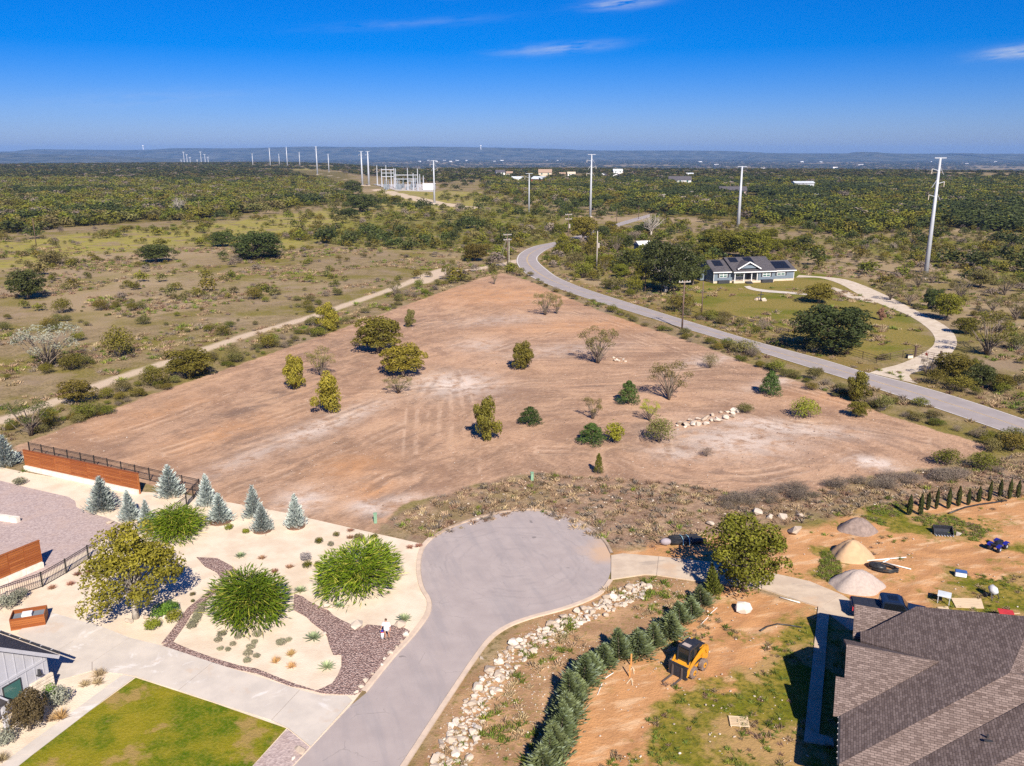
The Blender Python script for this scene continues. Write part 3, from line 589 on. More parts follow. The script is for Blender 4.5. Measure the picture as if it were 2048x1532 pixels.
ribbon('gravel_drive', smooth_line(polyw(dl1), 5), smooth_line(polyw(dl2), 5), .026, M['caliche'], label='inner arm of the looping caliche drive by the blue house', cat='drive')
w1 = [(1488,573),(1500,579),(1530,584),(1570,587),(1610,590),(1664,592)]; w2 = [(1500,572),(1508,576),(1535,580),(1570,583),(1610,586),(1664,588)]
ribbon('garden_path', smooth_line(polyw(w1), 5), smooth_line(polyw(w2), 5), .03, M['concrete'], label='narrow pale path from the blue house porch across the grass', cat='path')
# ================================================================ vegetation prototypes (unit size: 1 wide, 1 high)
def rnd_dir(n, g):
    v = g.normal(size=(n, 3)); return v / np.linalg.norm(v, axis=1, keepdims=True)
def cards(pos, nrm, ln, wd, var, g, along=None):
    """one leaf-clump quad per point; along: direction of the long axis (else random)"""
    n = len(pos)
    a = rnd_dir(n, g) if along is None else along
    if along is None:
        a = a - nrm * (a * nrm).sum(1, keepdims=True)
    a = a / (np.linalg.norm(a, axis=1, keepdims=True) + 1e-9)
    b = np.cross(nrm, a); b = b / (np.linalg.norm(b, axis=1, keepdims=True) + 1e-9)
    L = (np.asarray(ln) * np.ones(n))[:, None] / 2; Wd = (np.asarray(wd) * np.ones(n))[:, None] / 2
    q = np.stack([pos - a*L, pos + b*Wd - a*L*.1, pos + a*L, pos - b*Wd - a*L*.1], 1).reshape(-1, 3)
    return q, np.repeat(var, 4)
def leaf_mesh(name, parts, mat):
    v = np.concatenate([p[0] for p in parts]); a = np.concatenate([p[1] for p in parts])
    f = np.arange(len(v)).reshape(-1, 4)
    return np_mesh(name, v, f, mat, {'var': np.clip(a, 0, 1)}, smooth=False)
def clump_leaves(cs, per, leaf, g, asp=.62, flat=.8, low=-.55):
    out = []
    for (c, r) in cs:
        r = np.array(r if hasattr(r, '__len__') else (r, r, r * flat)); n = int(per * (.7 + .6 * g.random()))
        d_ = rnd_dir(int(n * 1.5), g); d_ = d_[d_[:, 2] > low + .3 * g.random(len(d_))][:n]; n = len(d_)
        rr = (.45 + .62 * g.random(n) ** .45)[:, None]
        pos = np.array(c) + d_ * r * rr
        nr = d_ + g.normal(size=(n, 3)) * .65; nr /= np.linalg.norm(nr, axis=1, keepdims=True)
        tone = .25 * g.random() - .1
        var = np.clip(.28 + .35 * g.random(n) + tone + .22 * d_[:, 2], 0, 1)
        out.append(cards(pos, nr, leaf * (.7 + .7 * g.random(n)), leaf * asp * (.7 + .6 * g.random(n)), var, g))
    return out
def limbs(mb, base, tips, r0, g, fork=.35, wob=.04):
    base = np.array(base, float)
    for tp in tips:
        tp = np.array(tp, float); k = base + (tp - base) * fork; k[:2] = base[:2] + (tp[:2] - base[:2]) * fork * .5
        m = (k + tp) / 2 + g.normal(size=3) * wob
        mb.tube([base, k, m, tp], [r0 * .75, r0 * .55, r0 * .35, r0 * .12], 5)
def proto_shape(kind, seed):
    """returns (crown leaf parts, wood MB or None)"""
    g = np.random.default_rng(seed * 131 + sum(map(ord, kind))); mb = None
    def shell(n, zc, zr, rr, rad, j=.25):
        cs = []
        for i in range(n):
            a = 2.4 * i + g.random() * .8; z = (i + .5) / n * 2 - 1; w = math.sqrt(max(0, 1 - z * z * .8))
            q = rr * w * (1 - j * g.random()); cs.append(((math.cos(a) * q, math.sin(a) * q, zc + zr * z * (1 - .2 * g.random())), rad * (.7 + .6 * g.random())))
        return cs
    if kind == 'oak':
        cs = shell(19, .50, .34, .36, .16, .45) + [((0, 0, .72), .2), ((.1, -.1, .55), .2), ((0,0,.35), .2)]
        lv = clump_leaves(cs, 270, .044, g); mb = MB()
        mb.tube([(0, 0, -.04), (.01, 0, .12), (0, .01, .28)], [.045, .035, .03], 7); limbs(mb, (0, 0, .2), [c for c, r in cs[::2]], .032, g)
    elif kind == 'oakbig':
        cs = shell(38, .49, .37, .39, .12, .42) + shell(8, .62, .15, .18, .14, .4)
        lv = clump_leaves(cs, 190, .034, g, low=-.7); mb = MB()
        mb.tube([(0, 0, -.03), (.012, 0, .1), (0, .012, .26)], [.036, .027, .024], 8); limbs(mb, (0, 0, .2), [c for c, r in cs[::2]], .022, g)
    elif kind == 'oakyard':
        cs = [((math.cos(i * 2.4) * .36 * math.sqrt((i + .5) / 26) , math.sin(i * 2.4) * .36 * math.sqrt((i + .5) / 26), .80 - .30 * (i / 26) ** 1.2 + .10 * g.normal()), .10 + .06 * g.random()) for i in range(26)] + [((math.cos(i * .9) * .31, math.sin(i * .9) * .31, .46 + .12 * g.random()), .10 + .05 * g.random()) for i in range(7)]
        lv = clump_leaves(cs, 300, .030, g, low=-.8); mb = MB()
        mb.tube([(.02, 0, -.03), (.015, 0, .12), (0, .012, .34)], [.036, .028, .022], 8); limbs(mb, (0, .01, .28), [c for c, r in cs], .018, g)
    elif kind == 'elm':
        cs = [((g.normal() * .13, g.normal() * .13, z), .24 * (1.1 - abs(z - .48) * .9)) for z in np.linspace(.14, .86, 15)] + [((g.normal() * .2, g.normal() * .2, .25 + .5 * g.random()), .15) for _ in range(8)]
        lv = clump_leaves(cs, 210, .056, g, asp=.7, low=-.9); mb = MB(); mb.tube([(0, 0, -.03), (0, 0, .3), (.02, 0, .8)], [.04, .03, .01], 6)
    elif kind == 'open':
        tips = [(math.cos(a) * r, math.sin(a) * r, z) for a, r, z in zip(np.arange(22) * 2.4, .18 + .28 * g.random(22), .45 + .5 * g.random(22))]
        cs = [(tp, .115) for tp in tips]; lv = clump_leaves(cs, 95, .036, g, asp=.5, low=-.9); mb = MB()
        for b in range(3): limbs(mb, (g.normal() * .03, g.normal() * .03, -.02), tips[b::3], .026, g, .3, .03)
    elif kind == 'bare':
        tips = [(math.cos(a) * r, math.sin(a) * r, z) for a, r, z in zip(np.arange(30) * 2.4, .1 + .4 * g.random(30), .45 + .55 * g.random(30))]
        lv = clump_leaves([(tp, .05) for tp in tips[:6]], 4, .02, g); mb = MB(); mb.tube([(0, 0, -.03), (0, .01, .2)], [.04, .03], 6)
        limbs(mb, (0, 0, .12), tips, .022, g, .35, .04)
        for tp in tips:
            for _ in range(3): q = np.array(tp) * (.6 + .3 * g.random()); mb.tube([q, q + np.array((g.normal() * .1, g.normal() * .1, .08 + .08 * g.random()))], [.006, .002], 3)
    elif kind == 'juniper':
        cs = [((math.cos(i * 2.4) * .3 * math.sqrt(1 - z), math.sin(i * 2.4) * .3 * math.sqrt(1 - z), .1 + .78 * z), .2 * (1.05 - .55 * z)) for i, z in enumerate(np.linspace(0, 1, 18))]
        lv = clump_leaves(cs, 230, .05, g, asp=.5, low=-.95); mb = MB(); mb.tube([(0, 0, -.03), (0, 0, .7)], [.04, .01], 5)
    elif kind in ('shrub', 'gray'):
        cs = [((math.cos(i * 2.4) * .34 * math.sqrt((i + .3) / 15), math.sin(i * 2.4) * .34 * math.sqrt((i + .3) / 15), .42 + .25 * g.random() - .22 * i / 15), (.2, .2, .3)) for i in range(15)]
        lv = clump_leaves(cs, 110, .055 if kind == 'shrub' else .06, g, asp=.55 if kind == 'shrub' else .22, low=-.75); mb = MB()
        limbs(mb, (0, 0, -.03), [c for c, r in cs], .018, g, .3)
    elif kind == 'bush':                          # light version for masses
        cs = [((math.cos(i * 2.4) * .34 * math.sqrt((i + .3) / 9), math.sin(i * 2.4) * .34 * math.sqrt((i + .3) / 9), .48 + .25 * g.random() - .25 * i / 9), (.22, .22, .32)) for i in range(9)]
        lv = clump_leaves(cs, 26, .13, g, asp=.6, low=-.6)
    elif kind == 'fartree':
        cs = [((math.cos(i * 2.4) * .36 * math.sqrt((i + .3) / 8), math.sin(i * 2.4) * .36 * math.sqrt((i + .3) / 8), .6 + .22 * g.random() - .25 * i / 8), (.22, .22, .3)) for i in range(8)]
        lv = clump_leaves(cs, 18, .2, g, asp=.75, low=-.4)
    elif kind == 'round':
        cs = [((0, 0, .42), (.44, .44, .5))] + shell(8, .45, .25, .26, .22, .2); lv = clump_leaves(cs, 110, .09, g, asp=.5, low=-.8)
    elif kind == 'spruce':
        lv = []
        for tz in np.linspace(0, 1, 24):
            rr = .5 * (1 - tz) ** .85 + .02; nb = int(6 + 20 * (1 - tz)); a = g.random(nb) * 6.28
            for k in range(4):
                u = .35 + .65 * (k + g.random(nb)) / 4; q = rr * u * (.65 + .5 * g.random(nb)) * (1 + .16 * np.sin(3 * a + 5 * tz + seed))
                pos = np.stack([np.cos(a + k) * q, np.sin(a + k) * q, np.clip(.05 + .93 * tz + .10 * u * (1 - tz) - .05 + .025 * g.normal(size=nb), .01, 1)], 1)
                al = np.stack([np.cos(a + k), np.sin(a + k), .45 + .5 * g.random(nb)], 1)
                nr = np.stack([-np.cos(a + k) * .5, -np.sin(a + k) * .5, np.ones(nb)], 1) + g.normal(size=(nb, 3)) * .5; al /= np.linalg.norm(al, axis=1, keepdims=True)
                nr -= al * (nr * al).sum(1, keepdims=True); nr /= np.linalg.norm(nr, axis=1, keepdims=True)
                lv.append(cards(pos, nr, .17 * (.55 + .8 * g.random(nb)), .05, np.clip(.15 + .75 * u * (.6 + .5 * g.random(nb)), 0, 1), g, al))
        mb = MB(); mb.tube([(0, 0, -.05), (0, 0, .5), (0, 0, .97)], [.03, .02, .004], 6)
    elif kind == 'cypress':
        n = 900; z = g.random(n) ** .8; a = g.random(n) * 6.28; rr = .5 * np.minimum(1, (1 - z) * 2.5 + .12) * np.minimum(1, z * 6 + .35) * (.6 + .4 * g.random(n))
        pos = np.stack([np.cos(a) * rr, np.sin(a) * rr, z * .97 + .02], 1); al = np.stack([np.cos(a) * .25, np.sin(a) * .25, np.ones(n)], 1); al /= np.linalg.norm(al, axis=1, keepdims=True)
        nr = np.stack([np.cos(a), np.sin(a), -.1 * np.ones(n)], 1) + g.normal(size=(n, 3)) * .4; nr -= al * (nr * al).sum(1, keepdims=True); nr /= np.linalg.norm(nr, axis=1, keepdims=True)
        lv = [cards(pos, nr, .09, .16, g.random(n), g, al)]
        mb = MB(); mb.tube([(0, 0, -.05), (0, 0, .6)], [.1, .04], 5)
    elif kind == 'weep':
        lv = []
        sub_ = [(0, 0, .34, .80)] + [(math.cos(i * 1.05 + g.random()) * .25 * (.7 + .6 * g.random()), math.sin(i * 1.05 + g.random()) * .25 * (.7 + .6 * g.random()), .22 + .08 * g.random(), .45 + .28 * g.random()) for i in range(7)]
        for (cx, cy, r_, hh) in sub_:
            for sc, n in ((1.0, int(7000 * r_ * r_)), (.75, int(2600 * r_ * r_))):
                th = np.arccos(1 - g.random(n) * 1.0); a = g.random(n) * 6.28
                q = r_ * np.sin(th) * sc * (1 + .12 * g.normal(size=n)); z = .04 + hh * np.maximum(np.cos(th), 0) ** .7 * sc * (.85 + .25 * g.random(n))
                pos = np.stack([cx + np.cos(a) * q, cy + np.sin(a) * q, z], 1); ox = pos[:, 0] + cx * .6; oy = pos[:, 1] + cy * .6; ol = np.hypot(ox, oy) + 1e-6
                al = np.stack([ox / ol * (.5 + .7 * np.sin(th)), oy / ol * (.5 + .7 * np.sin(th)), .9 - 1.1 * np.sin(th) ** 2], 1) + g.normal(size=(n, 3)) * .32; al /= np.linalg.norm(al, axis=1, keepdims=True)
                nr = rnd_dir(n, g); nr -= al * (nr * al).sum(1, keepdims=True); nr /= np.linalg.norm(nr, axis=1, keepdims=True)
                up = g.random(n) < .10
                lv.append(cards(pos, nr, np.where(up, .17, .085) * (.6 + .8 * g.random(n)), np.where(up, .008, .017), np.clip(np.where(up, .9, .12 + .3 * g.random() + .35 * g.random(n)), 0, 1), g, al))
        mb = MB(); limbs(mb, (0, 0, -.02), [(math.cos(a) * .3, math.sin(a) * .3, .5) for a in range(7)], .02, g)
    elif kind == 'agave':
        lv = []
        for i in range(44):
            a = i * 2.4; t_ = i / 44; e = .15 + 1.25 * t_; al = np.array([[math.cos(a) * math.cos(e), math.sin(a) * math.cos(e), math.sin(e)]]); L = .5 - .12 * t_
            s_ = np.array([[-math.sin(a), math.cos(a), 0]]); nr = np.cross(al, s_); lv.append(cards(al * L * .5 + np.array([[0, 0, .05]]), nr, [L * 1.0], [.075], np.array([.2 + .7 * g.random()]), g, al))
        mb = None
    elif kind == 'tuft':
        n = 170; a = g.random(n) * 6.28; e = .35 + 1.1 * g.random(n); al = np.stack([np.cos(a) * np.cos(e), np.sin(a) * np.cos(e), np.sin(e)], 1)
        L = .45 + .35 * g.random(n); pos = al * L[:, None] * .5 + np.stack([np.cos(a), np.sin(a), 0 * a], 1) * .05; nr = rnd_dir(n, g); nr -= al * (nr * al).sum(1, keepdims=True); nr /= np.linalg.norm(nr, axis=1, keepdims=True)
        lv = [cards(pos, nr, L, .035, g.random(n), g, al)]
    elif kind == 'weedtuft':
        n = 34; a = g.random(n) * 6.28; e = .5 + 1.0 * g.random(n); al = np.stack([np.cos(a) * np.cos(e), np.sin(a) * np.cos(e), np.sin(e)], 1)
        L = .5 + .5 * g.random(n); pos = al * L[:, None] * .5 + g.normal(size=(n, 3)) * np.array((.16, .16, .02)); nr = rnd_dir(n, g); nr -= al * (nr * al).sum(1, keepdims=True); nr /= np.linalg.norm(nr, axis=1, keepdims=True)
        lv = [cards(pos, nr, L, .10, g.random(n), g, al)]
    return lv, mb
PC = {}
def proto(kind, mat, seed, bark='bark'):
    k = (kind, mat, seed % 4)
    if k not in PC:
        lv, mb = proto_shape(kind, seed % 4 + 1)
        PC[k] = (leaf_mesh('crown', lv, M[mat]), mb.mesh('trunk', M[bark], smooth=True) if mb else None)
    return PC[k]
CROWN = dict(spruce='foliage', cypress='foliage', juniper='foliage', agave='leaf_rosette', tuft='blades', weep='foliage', shrub='foliage', gray='branches', round='foliage', bush='foliage')
pseed = 0
def plant(name, kind, mat, loc, w, h, label, cat, group=None, bark='bark', rz=None):
    global pseed
    pseed += 1; c, tr = proto(kind, mat, pseed, bark)
    o = empty(name, loc, random.random() * 6.28 if rz is None else rz, label, cat, group, (w, w, h))
    link(CROWN.get(kind, 'crown'), c, o)
    if tr: link('trunk' if CROWN.get(kind, 'crown') == 'crown' else 'stem', tr, o)
    return o
def plant_px(name, kind, mat, bx, by, wpx, hpx, label, cat, group=None, **k):
    p = P(bx, by); m = PXM(p); wpx *= 1.22 if kind in ('oak', 'oakbig') else 1.08 if kind == 'oakyard' else 1; w = wpx / m; h = max(hpx / m / math.cos(dep(p)) - .35 * w * math.tan(dep(p)) * .6, .35 * w)
    return plant(name, kind, mat, (p.x, p.y, 0), w, h, label, cat, group, **k)
# ---------------------------------------------------------------- trees and shrubs of the two cleared lots
LOTV = [
 ('oak_tree','oak','oliveoak',757,704,98,80,'broad dark olive oak at the upper left of the cleared lot','tree'),
 ('oak_tree','oak','yellowoak',805,752,84,74,'bright yellow green oak just below the broad dark olive oak','tree'),
 ('low_bush','open','mesquite',797,786,58,34,'low twiggy bush under the bright yellow green oak','bush'),
 ('young_tree','elm','yellowoak',592,778,46,72,'slim yellow green tree, leftmost on the cleared dirt','tree'),
 ('young_tree','open','mesquite',642,752,60,60,'thin grey green tree behind the two slim yellow ones','tree'),
 ('young_tree','elm','yellowoak',663,826,62,86,'dense yellow green columnar tree in the left cleared lot','tree'),
 ('young_tree','elm','oliveoak',974,880,50,90,'tall narrow olive tree at the centre of the cleared ground','tree'),
 ('young_tree','elm','oliveoak',1044,738,46,58,'small leaning olive tree beside a black shadow near the middle','tree'),
 ('cedar_shrub','juniper','juniper',1060,848,58,40,'low dark green cedar shrub right of the tall narrow olive tree','shrub'),
 ('mesquite_tree','open','mesquite',1196,726,78,74,'bare twiggy mesquite next to a small rock pile','tree'),
 ('young_cedar','juniper','greentree',1197,947,22,44,'tiny narrow green cedar alone on the dirt above the cul de sac','tree'),
 ('young_tree','open','mesquite',1186,838,44,46,'small grey green tree above the dark and lime shrubs','tree'),
 ('cedar_shrub','juniper','juniper',1183,886,68,46,'wide dark green cedar shrub touching a lime yellow one','shrub'),
 ('lime_shrub','round','lime',1229,886,46,52,'rounded lime yellow shrub touching a dark cedar','shrub'),
 ('cedar_shrub','juniper','juniper',1257,808,54,52,'round dark green cedar in the right lot left of the rock row','shrub'),
 ('mesquite_tree','open','mesquite',1338,798,86,80,'open brown green mesquite above the rock row','tree'),
 ('young_tree','open','lime',1298,842,44,44,'sparse yellowish sapling between round cedar and rock row','tree'),
 ('olive_shrub','shrub','scrub',1318,884,64,60,'olive shrub at the left end of the rock row','shrub'),
 ('dry_bush','gray','scrubgray',1413,912,32,22,'tiny grey dry bush alone on pale swirling dirt','bush'),
 ('dry_bush','gray','scrub',1420,736,40,38,'grey green bush on the dirt near the road, right of the rock pile','bush'),
 ('cedar_tree','juniper','juniper',1540,790,52,54,'dense dark green round cedar at the upper right of the lot','tree'),
 ('lime_shrub','shrub','lime',1610,836,62,48,'yellow green rounded shrub right of the rock row','shrub'),
 ('young_tree','oak','oliveoak',1715,834,40,38,'small dark olive tree with a long shadow near the road edge','tree'),
 ('olive_shrub','shrub','scrub',1490,826,40,26,'small olive shrub at the right end of the rock row','shrub'),
 ('lime_shrub','shrub','greentree',1893,930,66,44,'yellow green shrub at the right tip of the cleared ground','shrub'),
 ('lime_shrub','shrub','greentree',1966,940,62,44,'rightmost yellow green shrub before the row of narrow cypresses','shrub'),
 ('young_tree','open','mesquite',1090,630,46,46,'thin leaning sapling near the tip of the cleared lots','tree'),
 ('young_tree','open','mesquite',1114,628,26,38,'smaller thin sapling right of the leaning one','tree'),
 ('young_tree','elm','mesquite',820,655,22,38,'slim grey sapling right of the broad dark oak','tree'),
 ('sapling','open','mesquite',989,568,16,26,'small yellowish sapling at the far tip of the cleared lots','tree'),
]
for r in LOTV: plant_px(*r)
# along the dirt track and in the left pasture
LEFTV = [
 ('oak_tree','open','oak',62,872,84,74,'oak with bare pale trunk where the dirt track leaves the frame','tree'),
 ('oak_tree','oak','oliveoak',155,806,64,52,'round olive tree beside the dirt track at far left','tree'),
 ('green_shrub','shrub','scrubgreen',172,836,58,44,'green shrub in front of the round olive tree by the track','shrub'),
 ('oak_tree','oak','oliveoak',378,754,90,66,'dense dark round oak beside the dirt track','tree'),
 ('grey_shrub','gray','scrub',468,722,38,44,'grey green shrub right of the dense dark oak by the track','shrub'),
 ('olive_shrub','shrub','oliveoak',535,697,42,38,'olive shrub between track and cleared lot','shrub'),
 ('young_tree','elm','yellowoak',656,662,44,58,'yellow green tree standing by the dirt track above the lot','tree'),
 ('olive_shrub','shrub','scrubgreen',638,672,40,22,'low green shrub at the foot of the yellow green track tree','shrub'),
 ('open_tree','open','mesquite',790,592,28,32,'small open tree where the two tracks join','tree'),
 ('open_tree','open','scrubgreen',897,560,34,40,'open scraggly tree just left of the lots tip','tree'),
 ('olive_shrub','shrub','scrubgreen',838,578,22,26,'small dark shrub left of the scraggly tree by the tip','shrub'),
 ('scrub_tree','shrub','oliveoak',240,714,70,72,'tall olive scrub tree in the pale pasture','tree'),
 ('silver_tree','open','silver',98,735,120,88,'half dead silvery tree sprawling at the far left','tree'),
 ('oak_tree','oak','oak',57,598,72,66,'large dark green oak at the left edge of the pasture','tree'),
 ('oak_tree','oak','oak',312,524,66,40,'dark oak in a hedge of brush across the pasture','tree'),
 ('live_oak','oakbig','oak',517,518,112,64,'wide spreading live oak in the middle of the pasture','tree'),
 ('oak_tree','oak','oak',446,493,50,34,'dark oak left of the wide spreading live oak','tree'),
 ('live_oak','oak','oak',720,424,58,40,'large round black green oak near the substation','tree'),
 ('live_oak','oak','oak',706,390,38,32,'round black green oak just behind the largest one','tree'),
 ('olive_tree','oak','oliveoak',790,408,32,18,'small olive tree right of the black green oaks','tree'),
 ('dead_tree','bare','scrubgray',358,432,38,40,'half dead grey tree at the edge of the brush','tree'),
 ('olive_shrub','shrub','scrub',108,530,70,34,'dark shrub thicket left of the pasture hedge','shrub'),
 ('oak_tree','oak','oliveoak',950,522,52,38,'dark olive tree left of the utility pole at the bend','tree'),
 ('oak_tree','oak','oak',700,436,34,22,'dark bushy oak under the largest black green oak','tree'),
]
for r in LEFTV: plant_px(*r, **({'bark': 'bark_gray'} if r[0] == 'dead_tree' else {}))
# around the blue house and the road
RIGHTV = [
 ('live_oak','oakbig','oak',1330,585,118,118,'big grey limbed live oak left of the blue house','tree'),
 ('oak_tree','oak','oak',1386,570,54,70,'dark oak between the big live oak and the blue house','tree'),
 ('oak_tree','oak','oliveoak',1166,482,58,54,'round dark olive tree above the road bend','tree'),
 ('cedar_tree','juniper','greentree',1126,510,46,46,'green tree on the inside of the road bend','tree'),
 ('cedar_tree','juniper','oliveoak',1182,514,42,44,'dark tree behind the inside of the road bend','tree'),
 ('olive_shrub','shrub','scrub',1150,532,44,36,'grey olive shrub inside the road bend','shrub'),
 ('olive_shrub','shrub','scrubgreen',1166,556,56,44,'dense green shrub clump nearest the road bend','shrub'),
 ('open_tree','open','greentree',1232,505,44,40,'yellow green tree in the grass beyond the bend','tree'),
 ('open_tree','open','oliveoak',1207,552,26,40,'slender tree beside the pale utility pole','tree'),
 ('dead_tree','bare','scrubgray',1302,472,58,50,'leafless grey tree behind the big live oak','tree'),
 ('grey_bush','gray','scrubgray',1270,480,46,22,'leafless grey brush left of the leafless tree','bush'),
 ('yellow_shrub','shrub','greentree',1268,588,40,44,'yellow green shrub below the big live oak','shrub'),
 ('olive_shrub','shrub','scrub',1232,580,50,30,'grey green shrub by the roadside fence','shrub'),
 ('oak_tree','oak','greentree',1440,513,80,58,'green oak behind the blue house roof, the left one','tree'),
 ('oak_tree','oakbig','greentree',1500,518,88,66,'taller green oak behind the blue house roof, the right one','tree'),
 ('live_oak','oakbig','oak',1664,704,160,112,'great spreading live oak between blue house and road','tree'),
 ('small_tree','oak','oliveoak',1637,606,62,46,'umbrella shaped small tree on the blue house lawn','tree'),
 ('yellow_shrub','shrub','oliveoak',1358,622,66,42,'dark yellowish shrub below the crossarm pole','shrub'),
 ('olive_shrub','shrub','scrubgreen',1422,638,44,24,'green shrub at the fence by the bare pole','shrub'),
 ('olive_shrub','shrub','scrub',1448,640,36,22,'grey green shrub right of the bare pole','shrub'),
 ('olive_shrub','shrub','scrub',1483,652,32,22,'dark fence shrub left of the grey topped one','shrub'),
 ('grey_shrub','gray','scrubgray',1525,660,34,30,'grey topped fence shrub above the road','shrub'),
 ('olive_shrub','shrub','scrub',1486,706,64,36,'grey green shrub overhanging the near road edge','shrub'),
 ('young_tree','elm','oliveoak',1711,802,46,64,'young tree with pale leaves at the near road edge','tree'),
 ('open_tree','open','greentree',1818,610,44,40,'yellow green tree right of the drive loop','tree'),
 ('oak_tree','oak','oak',1866,618,44,46,'dark tree in the row right of the drive loop','tree'),
 ('oak_tree','oak','greentree',1893,640,56,60,'tall green tree in the row right of the drive loop','tree'),
 ('open_tree','open','mesquite',1793,585,30,28,'thin leaning grey tree near the foot of the tall steel pole','tree'),
 ('sapling','elm','russet',1762,640,16,26,'rusty little sapling beside the drive','tree'),
 ('oak_tree','open','oliveoak',1975,710,100,86,'wide olive tree right of the drive','tree'),
 ('oak_tree','oak','oliveoak',1905,752,80,52,'dark thicket tree right of the ranch gate','tree'),
 ('oak_tree','oak','oak',1962,776,64,54,'dark thicket tree, second right of the ranch gate','tree'),
 ('oak_tree','oak','oliveoak',2002,782,44,40,'dark thicket tree, third right of the ranch gate','tree'),
 ('dry_tree','open','scrubgray',1852,752,36,34,'pale dry little tree beside the gate post','tree'),
 ('olive_shrub','shrub','scrub',2035,700,50,40,'grey brush at the right frame edge above the road','shrub'),
 ('oak_tree','oak','greentree',1700,350+345,30,30,'small green tree behind the great live oak','tree'),
 ('olive_shrub','shrub','scrub',2030,888,70,40,'grey brush at the right edge below the road','shrub'),
 ('olive_shrub','shrub','scrubgreen',1840,812,40,22,'reddish green weeds on the near verge of the road','shrub'),
]
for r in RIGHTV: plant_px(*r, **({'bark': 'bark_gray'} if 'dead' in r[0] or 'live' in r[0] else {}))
gq = np.random.default_rng(31)
for x, y, w, h in ((1118,470,26,24),(1148,458,30,26),(1205,478,34,30),(1222,462,26,22),(1250,500,36,34),(1262,530,40,38),(1215,535,30,30),(1240,555,34,30),(1285,560,40,40),(1318,540,44,44),(1298,520,34,34),(1185,538,32,30),(1276,470,24,22)):
    mt = ('greentree','oliveoak','oak','greentree')[int(gq.random() * 4)]; plant_px('grove_tree', 'oak', mt, x, y, w, h, 'small mixed green tree in the grove between road bend and big live oak', 'tree', 'grove inside the road bend')
for x, y, w, h in ((1408,515,44,34),(1465,500,50,36),(1540,505,46,34),(1575,500,34,24),(1420,478,30,22),(1540,478,34,24),(1600,490,30,20)):
    mt = ('greentree','greentree','scrubgreen')[int(gq.random() * 3)]; plant_px('back_tree', 'oak', mt, x, y, w, h, 'green tree in the thicket behind the blue house', 'tree', 'thicket behind the blue house')
for x, y, w, h in ((1780,600,40,32),(1835,575,44,34),(1920,600,50,44),(1960,575,54,40),(2010,590,50,44),(2030,640,54,48),(1930,668,46,40),(2000,665,50,42),(1862,566,36,26),(1985,625,40,34)):
    mt = ('greentree','oliveoak','mesquite','scrub')[int(gq.random() * 4)]; plant_px('range_tree', 'oak' if gq.random() < .5 else 'open', mt, x, y, w, h, 'loose olive tree in the rough land right of the caliche drive', 'tree', 'trees right of the drive')
# plot of the right house
plant_px('oak_tree','oakbig','greentree',1488,1182,150,170,'bushy green oak overhanging the dusty concrete driveway','tree')
ORD = 'first second third fourth fifth sixth seventh eighth ninth tenth eleventh twelfth thirteenth fourteenth fifteenth sixteenth seventeenth eighteenth nineteenth'.split()
HED = [(1427,1196),(1402,1217),(1383,1240),(1360,1254),(1336,1278),(1306,1301),(1276,1314),(1238,1324),(1206,1338),(1184,1355),(1166,1376),(1152,1398),(1142,1420),(1134,1443),(1127,1466),(1119,1490),(1110,1513),(1100,1538),(1090,1562)]
for i, (x, y) in enumerate(HED):
    p = P(x, y - 8); w = (2.0 + .8 * random.random()); h = 1.7 + .9 * random.random()
    lab = 'yellow green conifer at the driveway end of the hedge' if i == 0 else 'blue green conifer, %s from the driveway in the curved hedge' % ORD[i]
    if i == 0: h = 2.9; w = 1.7
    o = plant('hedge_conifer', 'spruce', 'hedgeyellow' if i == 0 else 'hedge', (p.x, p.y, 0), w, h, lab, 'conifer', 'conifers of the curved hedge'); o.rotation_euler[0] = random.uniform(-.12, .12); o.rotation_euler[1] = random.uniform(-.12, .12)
CYP = [(1818,1030),(1840,1030),(1855,1020),(1872,1018),(1896,1017),(1916,1012),(1936,1010),(1957,1004),(1978,1002),(1999,994),(2018,998),(2035,995)]
for i, (x, y) in enumerate(CYP):
    p = P(x, y); plant('columnar_cypress', 'cypress', 'cypress', (p.x, p.y, 0), .38 + .18 * random.random(), 1.6 + .8 * random.random(), 'narrow dark cypress, %s from the left in the row on the plot' % ORD[i], 'cypress', 'row of columnar cypresses')
# gravel yard planting
plant_px('oak_tree','oakyard','goldoak',275,1238,196,190,'large golden green oak with pale trunk in the gravel yard','tree', bark='bark_gray')
for x, y, w, h, lab in ((503,1250,170,128,'large bright green weeping shrub nearest the driveway'), (716,1190,166,112,'large bright green weeping shrub nearest the cul de sac'), (352,1088,124,80,'bright green weeping shrub behind the golden oak')):
    p = P(x, y - 18); m = PXM(p); plant('weeping_shrub', 'weep', 'weep', (p.x, p.y, 0), w / m, h / m * .92, lab, 'shrub')
SPR = [(206,1028,66,76,'blue spruce nearest the long wooden screen, on cream gravel'),(260,1048,46,66,'blue spruce second from the wooden screen, left of the iron fence'),(295,1066,40,66,'blue spruce half hidden behind the golden oak crown'),(341,999,58,68,'blue spruce right of the wooden screen end'),(415,1018,44,70,'blue spruce left of the overlapping pair'),(441,1050,54,62,'front blue spruce of the left overlapping pair'),(508,1040,46,68,'back blue spruce of the right overlapping pair'),(525,1068,46,58,'front blue spruce of the right overlapping pair'),(592,1060,46,72,'rightmost blue spruce in the gravel yard'),(12,938,58,68,'blue spruce at the left frame edge beyond the wooden screen')]
M['mulch'] = pmat('mulch', (.13,.075,.05,1), (.20,.12,.085,1), 8, .95, .6)
